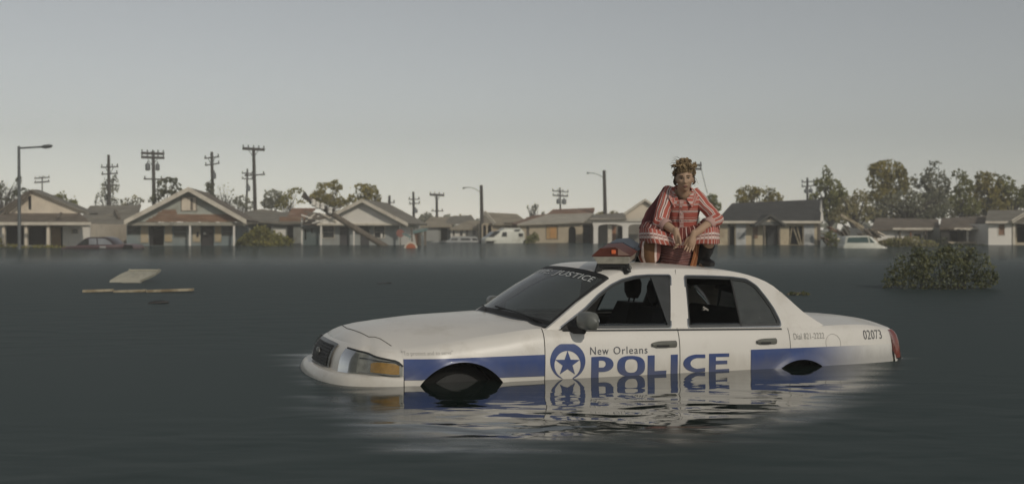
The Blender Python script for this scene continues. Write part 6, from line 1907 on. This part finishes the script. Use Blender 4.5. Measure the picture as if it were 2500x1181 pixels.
# ---- head: a sculpted surface facing the camera
HCc = pp(1671, 437, -.135)
HS = .0102 / .0100
def face_pt(th, ph):
    """th 0 at the front, ph latitude; local: x to the picture's right, y away from the camera, z up"""
    c = math.cos(ph)
    x, y, z = math.sin(th) * c, -math.cos(th) * c, math.sin(ph)
    X, Y_, Z = x * .071, y * .092, z * .112
    f_ = max(0.0, -y)                 # how frontal
    # jaw narrows below the cheekbones, chin comes forward
    if z < 0:
        k = min(1, -z); X *= 1 - .36 * k ** 1.6; Y_ *= 1 - .12 * k
        if y > 0: Y_ *= 1 - .38 * k ** 1.2; 
    Y_ -= .010 * math.exp(-((Z + .096) / .020) ** 2) * math.exp(-(X / .024) ** 2) * (y < 0)       # chin
    g = lambda cx_, cz, sx, sz: math.exp(-((X - cx_) / sx) ** 2 - ((Z - cz) / sz) ** 2) * (1 if y < .1 else 0)
    Y_ += .013 * (g(-.031, .008, .019, .012) + g(.031, .008, .019, .012))      # eye sockets
    Y_ -= .006 * (g(-.031, .027, .022, .008) + g(.031, .027, .022, .008))      # brow ridge
    Y_ -= .007 * (g(-.042, -.022, .018, .018) + g(.042, -.022, .018, .018))    # cheekbones
    Y_ -= .013 * g(0, .004, .008, .022) + .023 * g(0, -.024, .0115, .014) + .007 * (g(-.013, -.029, .008, .007) + g(.013, -.029, .008, .007))   # nose
    Y_ -= .010 * g(0, -.058, .026, .012)                                       # mouth area
    Y_ += .004 * g(0, -.0595, .024, .0035)                                     # parted lips
    Y_ -= .004 * (g(0, -.054, .017, .005) + g(0, -.066, .015, .005))
    Y_ += .005 * g(0, -.079, .022, .006)
    return Vector((X, Y_, Z))
tilt = Euler((R(5), R(-3), R(-7)), 'XYZ').to_matrix()
hm2 = MB(); NU, NV = 72, 60
rows = []
for j in range(NV + 1):
    ph = -math.pi / 2 + math.pi * j / NV
    rows.append([HCc + tilt @ face_pt(2 * math.pi * i / NU - math.pi, ph) for i in range(NU)])
hm2.grid(rows, closed=True)
for sg in (-1, 1):   # ears
    c = HCc + tilt @ Vector((sg * .070, .012, -.008))
    pts = [c + tilt @ Vector((sg * (.006 + .004 * math.sin(a)), .014 * math.sin(a) + .006, .030 * math.cos(a))) for a in np.linspace(0, 2 * math.pi, 13)]
    hm2.tube([tuple(q) for q in pts], .006, 6)
ho = hm2.build('tmp_head', SK); parts_.append(ho.data); bpy.data.objects.remove(ho)

bmb = bmesh.new()
for me in parts_: bmb.from_mesh(me)
bmesh.ops.recalc_face_normals(bmb, faces=bmb.faces)
bme = bpy.data.meshes.new('body'); bmb.to_mesh(bme); bmb.free()
for me in parts_: bpy.data.meshes.remove(me)
tmpo = bpy.data.objects.new('tmp_body', bme); col.objects.link(tmpo)
rmd = tmpo.modifiers.new('r', 'REMESH'); rmd.mode = 'VOXEL'; rmd.voxel_size = .0038; rmd.use_smooth_shade = True
dg = bpy.context.evaluated_depsgraph_get()
bodym = bpy.data.meshes.new_from_object(tmpo.evaluated_get(dg)); bpy.data.objects.remove(tmpo)
bmx = bmesh.new(); bmx.from_mesh(bodym)
_seen = set(); _isl = []
for v in bmx.verts:
    if v in _seen: continue
    st, comp = [v], []
    _seen.add(v)
    while st:
        q = st.pop(); comp.append(q)
        for e_ in q.link_edges:
            o_ = e_.other_vert(q)
            if o_ not in _seen: _seen.add(o_); st.append(o_)
    _isl.append(comp)
_isl.sort(key=len, reverse=True)
for c in _isl[1:]: bmesh.ops.delete(bmx, geom=c, context='VERTS')
for _k in range(3): bmesh.ops.smooth_vert(bmx, verts=[v for v in bmx.verts if v.co.z < HCc.z - .10], factor=.5, use_axis_x=True, use_axis_y=True, use_axis_z=True)
bmx.to_mesh(bodym); bmx.free()
bodym.polygons.foreach_set('use_smooth', [True] * len(bodym.polygons))
bodym.name = 'body'; bodym.materials.clear(); bodym.materials.append(SK)
body = bpy.data.objects.new('body', bodym); col.objects.link(body); body.parent = person

def on_face(x, z, off=.0):
    """place on the face: nearest matching point of the sculpted surface"""
    best = None
    for i in range(-30, 31):
        th = i * .04
        for j in range(-40, 41):
            ph = j * .035
            q = face_pt(th, ph)
            d = (q.x - x) ** 2 + (q.z - z) ** 2
            if best is None or d < best[0]: best = (d, q)
    return best[1] + Vector((0, -off, 0))
for sg in (-1, 1):
    q = on_face(sg * .031, .007)
    m = MB(); m.lathe([(.001, -.004), (.006, -.0036), (.0125, -.001), (.0135, .004), (.001, .006)], (0, 0, 0), 'y', 14)
    m.v = [tuple(HCc + tilt @ (q + Vector((x * 1.0, y + .001, z * .50)))) for x, y, z in m.v]
    ey = m.build('eye', SKW, person, smooth=True)
    m = MB(); m.lathe([(.001, -.0058), (.0045, -.0055), (.0062, -.003), (.001, 0)], (0, 0, 0), 'y', 12)
    m.v = [tuple(HCc + tilt @ (q + Vector((x, y + .0, z * .8)))) for x, y, z in m.v]
    m.build('iris', SKE, ey, smooth=True)
    m = MB(); m.tube([tuple(HCc + tilt @ (on_face(sg * (.031 + t * .015), .0125 - .005 * t * t, .0025))) for t in (-1, -.5, 0, .5, 1)], [.0012, .0026, .003, .0026, .0014], 6)
    m.build('eyelid', SKE, person, smooth=True)
    m = MB(); m.tube([tuple(HCc + tilt @ (on_face(sg * (.032 + t * .019), .0275 + .004 * (1 - t * t) - .002 * t, .0015))) for t in (-1, -.5, 0, .5, 1)], [.003, .0042, .004, .003, .0015], 6)
    m.build('eyebrow', BROW, person, smooth=True)
for z0, rr_, nm in ((-.0545, .0042, 'upper_lip'), (-.0645, .0050, 'lower_lip')):
    m = MB(); m.tube([tuple(HCc + tilt @ (on_face(t * .022, z0 - .0025 * t * t * (1 if nm == 'upper_lip' else -1) + (.001 if abs(t) > .2 and abs(t) < .6 else 0), .0005))) for t in (-1, -.6, -.3, 0, .3, .6, 1)], [.0015, rr_ * .8, rr_, rr_ * .9, rr_, rr_ * .8, .0015], 7)
    m.build(nm, SKL, person, smooth=True)
m = MB(); m.tube([tuple(HCc + tilt @ (on_face(t * .017, -.0595, -.001))) for t in (-1, 0, 1)], [.001, .0028, .001], 6); m.build('mouth_opening', SKE, person, smooth=True)

# ---- hair: piled curls of blond brown over a darker cap, a few loose wisps
H_A = pm('hair_blond', (0.31, 0.225, 0.125), .6, .35, 30, spec=.3)
H_B = pm('hair_brown', (0.225, 0.16, 0.088), .65, .35, 30, spec=.3)
H_C = pm('hair_dark', (0.10, 0.074, 0.05), .7, .3, 30, spec=.25)
m = MB(); rows = []
for j in range(15):
    ph = -.35 + (math.pi / 2 + .35) * j / 14
    row = []
    for i in range(40):
        th = 2 * math.pi * i / 40 - math.pi
        q = face_pt(th, ph); y = -math.cos(th) * math.cos(ph)
        f_ = 1.03 + .05 * noise.noise(q * 40)
        hairline = (y < -.15 and q.z < .062 - .010 * abs(q.x) / .05)
        if hairline: f_ = .90
        row.append(HCc + tilt @ Vector((q.x * f_, q.y * f_, q.z * f_ + (.006 if not hairline else 0))))
    rows.append(row)
m.grid(rows, closed=True); cap = m.build('hair', H_B, person, smooth=True, angle=180)
r_ = random.Random(3)
def curl(c, rad, turns, thick, out_):
    ax = Vector((r_.gauss(0, 1), r_.gauss(0, 1), r_.gauss(0, 1))).normalized(); u = ax.orthogonal().normalized(); v = ax.cross(u)
    n = int(10 * turns); pts = []
    for i in range(n + 1):
        a = 2 * math.pi * turns * i / n; rr = rad * (1 - .35 * i / n)
        pts.append(tuple(c + u * rr * math.cos(a) + v * rr * math.sin(a) + ax * (i / n - .5) * rad * 1.2 + out_ * i / n * rad * .3))
    return pts, [thick * (.5 + .5 * math.sin(math.pi * min(1, max(0.05, i / n)))) for i in range(n + 1)]
ma, mb_, mc = MB(), MB(), MB()
for k in range(340):
    th = r_.uniform(-math.pi, math.pi); ph = r_.uniform(.28, 1.5)
    x, y, z = math.sin(th) * math.cos(ph), -math.cos(th) * math.cos(ph), math.sin(ph)
    q = Vector((x * .074, y * .094, z * .115))
    if y < -.1 and q.z < .070 - .012 * (abs(x) > .5): continue
    lift = r_.uniform(.0, .042) * (1.35 if z > .6 else .6)
    c = HCc + tilt @ (q + Vector((x, y, z)).normalized() * (lift + .004))
    front = y < .15 and z > .3
    pts, rad = curl(c, r_.uniform(.008, .017), r_.uniform(.9, 1.6), r_.uniform(.003, .0058), Vector((x, y, z)))
    (ma if (front and r_.random() < .7) else mb_ if r_.random() < .85 else mc).tube(pts, rad, 5)
for k in range(26):   # sides and nape, darker
    sg = -1 if k % 5 else 1
    c = HCc + tilt @ Vector((sg * r_.uniform(.066, .080), r_.uniform(-.01, .06), r_.uniform(-.045, .05)))
    pts, rad = curl(c, r_.uniform(.010, .018), 1.2, .006, Vector((sg, 0, 0)))
    mc.tube(pts, rad, 5)
for pts_ in ([(1657,392),(1648,388),(1641,384)], [(1652,394),(1645,391),(1637,395)], [(1650,398),(1641,397),(1634,403)], [(1662,388),(1654,384),(1646,383)],
             [(1694,432),(1699,444),(1706,449)], [(1693,438),(1697,450),(1695,455)], [(1691,428),(1700,438),(1704,446)], [(1645,420),(1640,424),(1637,420)], [(1644,428),(1640,432),(1642,438)], [(1646,402),(1640,408),(1638,414)]):
    mc.tube([tuple(pp(a, b, -.11 + .01 * i)) for i, (a, b) in enumerate(pts_)], [.0024, .0018, .0005], 4)
for k in range(70):
    t = r_.uniform(-1, 1); q0 = on_face(t * .058, .064 - .014 * abs(t) ** 2 + r_.uniform(-.006, .016), .007)
    a_ = HCc + tilt @ q0; d_ = Vector((t * .012 + r_.uniform(-.012, .012), -.004 + r_.uniform(-.006, .004), r_.uniform(.010, .040)))
    mid = a_ + d_ * .5 + Vector((r_.uniform(-.006, .006), -.008, .002))
    (ma if r_.random() < .6 else mb_).tube([tuple(a_), tuple(mid), tuple(a_ + d_)], [.0012, .0026, .0010], 5)
ma.build('front_curls', H_A, cap, smooth=True)['kind'] = 'stuff'
mb_.build('crown_curls', H_B, cap, smooth=True)['kind'] = 'stuff'
mc.build('dark_curls', H_C, cap, smooth=True)['kind'] = 'stuff'

# ---- shirt
def fold(p, s_, amp): return amp * (noise.noise(Vector((p.x * s_, p.y * s_, p.z * s_ * .6))))
def cloth_grid(name, rows, mat, nu=36, nv=36, fs=14, amp=.012, thick=.004, solid=True):
    P = crom_surface(rows, nu, nv)
    P = [[Vector(q) for q in r] for r in P]
    P = [[q + Vector((fold(q, fs, amp * .5), fold(q + Vector((5, 0, 0)), fs, amp), fold(q + Vector((0, 7, 0)), fs, amp * .4))) for q in r] for r in P]
    m = MB(); m.grid(P, uv=True)
    o = m.build(name, mat, person, smooth=True, angle=180)
    if solid:
        sd = o.modifiers.new('thickness', 'SOLIDIFY'); sd.thickness = thick; sd.offset = 0
    return o
# torso as rings round the trunk: (px, py, dy, half width px, depth m)
rings = [(1665,566,.12,34,.125,.01),(1665,548,.12,36,.130,.01),(1666,525,.09,40,.135,.012),(1667,505,.06,44,.135,.014),(1667,489,.035,48,.115,.025),(1667,476,.012,43,.092,.05),(1668,471,-.005,34,.080,.065),(1668,470,-.012,25,.074,.075)]
rows = []
for px, py, dy, hw, dp, tz in rings:
    c = pp(px, py, dy); w_ = hw * (YP + dy) / FPX
    row = []
    for i in range(17):
        a = 2 * math.pi * i / 16 + math.pi / 2
        row.append((c.x + w_ * math.copysign(abs(math.cos(a)) ** .85, math.cos(a)), c.y + dp * math.sin(a), c.z + tz * math.sin(a)))
    rows.append(row)
cloth_grid('shirt', rows, K_shirt, 64, 40, 13, .012, .004, False)
# shoulder cape on the picture's left: shade darkened into its stripes, falls to the hip
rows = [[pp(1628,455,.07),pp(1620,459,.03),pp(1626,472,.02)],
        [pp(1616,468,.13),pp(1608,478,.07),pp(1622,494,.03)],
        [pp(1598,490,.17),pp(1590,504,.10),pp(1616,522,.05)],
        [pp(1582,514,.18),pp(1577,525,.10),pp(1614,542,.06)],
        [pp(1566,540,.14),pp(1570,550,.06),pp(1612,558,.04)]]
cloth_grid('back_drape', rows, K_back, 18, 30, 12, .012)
def sleeve(a, b, c, rad, name):
    A, B, C_ = J[a][0], J[b][0], J[c][0]
    out_ = (B - (A + C_) / 2).normalized()
    pts = [A + (A - B) * .10 + Vector((0, 0, .012)), A + (B - A) * .25 + out_ * .004, A + (B - A) * .6 + out_ * .006, A + (B - A) * .88 + out_ * .010, B + out_ * .012, B + (C_ - B) * .08 + out_ * .010, B + (C_ - B) * .16 + out_ * .004, B + (C_ - B) * .24]
    T_ = list(range(len(pts))); n = 40
    path = [Vector(crom(T_, pts, (len(pts) - 1) * i / n)) for i in range(n + 1)]
    rr = [float(crom(T_, [(r,) for r in rad], (len(pts) - 1) * i / n)[0]) for i in range(n + 1)]
    m = MB()
    m.tube([tuple(p) for p in path], rr, 22, uv=True, cap=False, twist=.4)
    m.v = [tuple(Vector(q) + Vector((fold(Vector(q), 22, .010), fold(Vector(q) + Vector((3, 1, 0)), 22, .010), fold(Vector(q) + Vector((0, 5, 2)), 22, .008)))) for q in m.v]
    o = m.build(name, K_sleeve, person, smooth=True, angle=180)
    e0 = B + (C_ - B) * .19; d = (C_ - B).normalized()
    m = MB(); m.tube([tuple(e0), tuple(e0 + d * .022), tuple(e0 + d * .050), tuple(e0 + d * .062)], [.050, .056, .054, .047], 20, uv=True, cap=False)
    m.v = [tuple(Vector(q) + Vector((fold(Vector(q), 30, .006),) * 3)) for q in m.v]
    m.build('cuff', K_cuff, person, smooth=True, angle=180)
sleeve('shR', 'elR', 'wrR', [.054, .070, .066, .062, .060, .055, .052, .048], 'sleeve')
sleeve('shL', 'elL', 'wrL', [.054, .062, .057, .055, .058, .055, .052, .048], 'sleeve')
# placket with buttons, collar points, breast seam
m = MB(); m.grid([[pp(1659 + dx, py, dy - .004) for dx in (0, 5, 10)] for py, dy in ((489,-.085),(500,-.082),(515,-.055),(530,-.052),(545,-.022),(556,-.006))], uv=True)
m.build('placket', K_cuff, person, smooth=True)['label'] = 'pale front placket with buttons'
for py, dy in ((505,-.088),(522,-.066),(538,-.048)):
    q = pp(1664, py, dy)
    m = MB(); m.lathe([(.001, 0), (.006, 0), (.006, .004), (.001, .005)], q, 'y', 10); m.build('button', SKW, person)
def collar(pts):
    m = MB(); m.add([pp(*q) for q in pts] + [pp(a, b, c + .010) for a, b, c in pts], [(0, 1, 2, 3), (7, 6, 5, 4), (0, 4, 5, 1), (1, 5, 6, 2), (2, 6, 7, 3), (3, 7, 4, 0)])
    for i in range(8): m.uv[i] = ((i % 4) * .25, .5 + .1 * (i % 2))
    o = m.build('collar', K_sleeve, person); return o
collar([(1640,460,-.03),(1656,484,-.095),(1648,508,-.115),(1632,482,-.085)])
collar([(1694,466,-.03),(1676,486,-.095),(1690,506,-.115),(1703,484,-.075)])

# ---- skirt over the spread knees with its hem band
rows = [[pp(1596,524,.20),pp(1616,545,.10),pp(1641,552,.01),pp(1667,556,-.02),pp(1700,548,.01),pp(1724,532,.06),pp(1750,536,.12)],
        [pp(1570,540,.14),pp(1594,545,-.04),pp(1632,562,-.09),pp(1668,574,-.07),pp(1706,560,-.09),pp(1732,545,-.06),pp(1756,548,.02)],
        [pp(1561,557,.05),pp(1584,556,-.215),pp(1630,569,-.18),pp(1668,586,-.12),pp(1708,568,-.18),pp(1739,554,-.215),pp(1757,560,-.04)]]
cloth_grid('skirt', rows, K_skirt, 48, 26, 14, .016)
rows = [[pp(1561,557,.05),pp(1584,556,-.222),pp(1630,569,-.185),pp(1668,586,-.125),pp(1708,566,-.185),pp(1739,554,-.222),pp(1757,558,-.04)],
        [pp(1559,577,.05),pp(1588,575,-.245),pp(1634,584,-.21),pp(1666,596,-.14),pp(1703,580,-.215),pp(1741,576,-.245),pp(1757,578,-.05)],
        [pp(1562,592,.05),pp(1594,594,-.245),pp(1642,600,-.21),pp(1666,606,-.14),pp(1699,596,-.215),pp(1742,596,-.245),pp(1757,595,-.05)]]
cloth_grid('hem_band', rows, K_band, 60, 22, 12, .010)
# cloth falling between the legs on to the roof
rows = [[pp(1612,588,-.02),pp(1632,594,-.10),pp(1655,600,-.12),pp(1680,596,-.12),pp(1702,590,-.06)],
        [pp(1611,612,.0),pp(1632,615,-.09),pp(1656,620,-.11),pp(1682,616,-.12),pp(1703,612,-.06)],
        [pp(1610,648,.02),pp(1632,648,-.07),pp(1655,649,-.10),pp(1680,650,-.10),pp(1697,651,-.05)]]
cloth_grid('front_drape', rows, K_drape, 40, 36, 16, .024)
rows = [[pp(1695,594,-.14),pp(1703,592,-.10),pp(1708,596,-.04)],[pp(1692,622,-.14),pp(1701,620,-.10),pp(1704,622,-.04)],[pp(1684,650,-.14),pp(1693,651,-.10),pp(1699,651,-.04)]]
cloth_grid('drape_edge', rows, K_orange, 8, 26, 16, .008)
# cloth bound about the shin at the picture's left
m = MB()
path = [pp(1586, 588, -.08), pp(1585, 602, -.075), pp(1585, 622, -.06), pp(1588, 640, -.05), pp(1592, 646, -.05)]
T_ = list(range(5)); P_ = [Vector(crom(T_, path, 4 * i / 24)) for i in range(25)]
rr = [float(crom(T_, [(.085,), (.096,), (.094,), (.076,), (.066,)], 4 * i / 24)[0]) for i in range(25)]
m.tube([tuple(q) for q in P_], rr, 28, uv=True, cap=False, twist=.3)
m.v = [tuple(Vector(q) + Vector((fold(Vector(q), 16, .012), fold(Vector(q) + Vector((2, 0, 0)), 16, .012), 0))) for q in m.v]
m.build('leg_wrap', K_leg, person, smooth=True, angle=180)
# boots
for s_, px in (('R', 1604), ('L', 1716)):
    sg = 1 if s_ == 'L' else -1
    m = MB()
    sh = [J['an' + s_][0] + (J['kn' + s_][0] - J['an' + s_][0]) * t for t in (.62, .4, .2, 0)]
    m.tube([tuple(q) for q in sh] + [tuple(J['an' + s_][0] + Vector((0, 0, -.02)))], [.062, .064, .056, .055, .05], 14)
    an = J['an' + s_][0]
    m.tube([(an.x - sg * .005, an.y + .06, .035), (an.x, an.y + .01, .045), (an.x + sg * .03, an.y - .09, .040), (an.x + sg * .055, an.y - .165, .028), (an.x + sg * .062, an.y - .20, .022)],
           [(.030, .030), (.050, .044), (.042, .048), (.030, .044), (.012, .024)], 14)
    bo = m.build('boot', BOOT, person, smooth=True, angle=60)
    m = MB(); m.slab([(an.x - .034, an.y + .07), (an.x + .034, an.y + .07), (an.x + .036 + sg * .035, an.y - .10), (an.x + .022 + sg * .060, an.y - .200), (an.x - .02 + sg * .060, an.y - .200), (an.x - .036 + sg * .03, an.y - .10)], [], lambda a, b, q: (a, b, .004 if q == 0 else .018))
    m.build('boot_sole', M_black, bo)
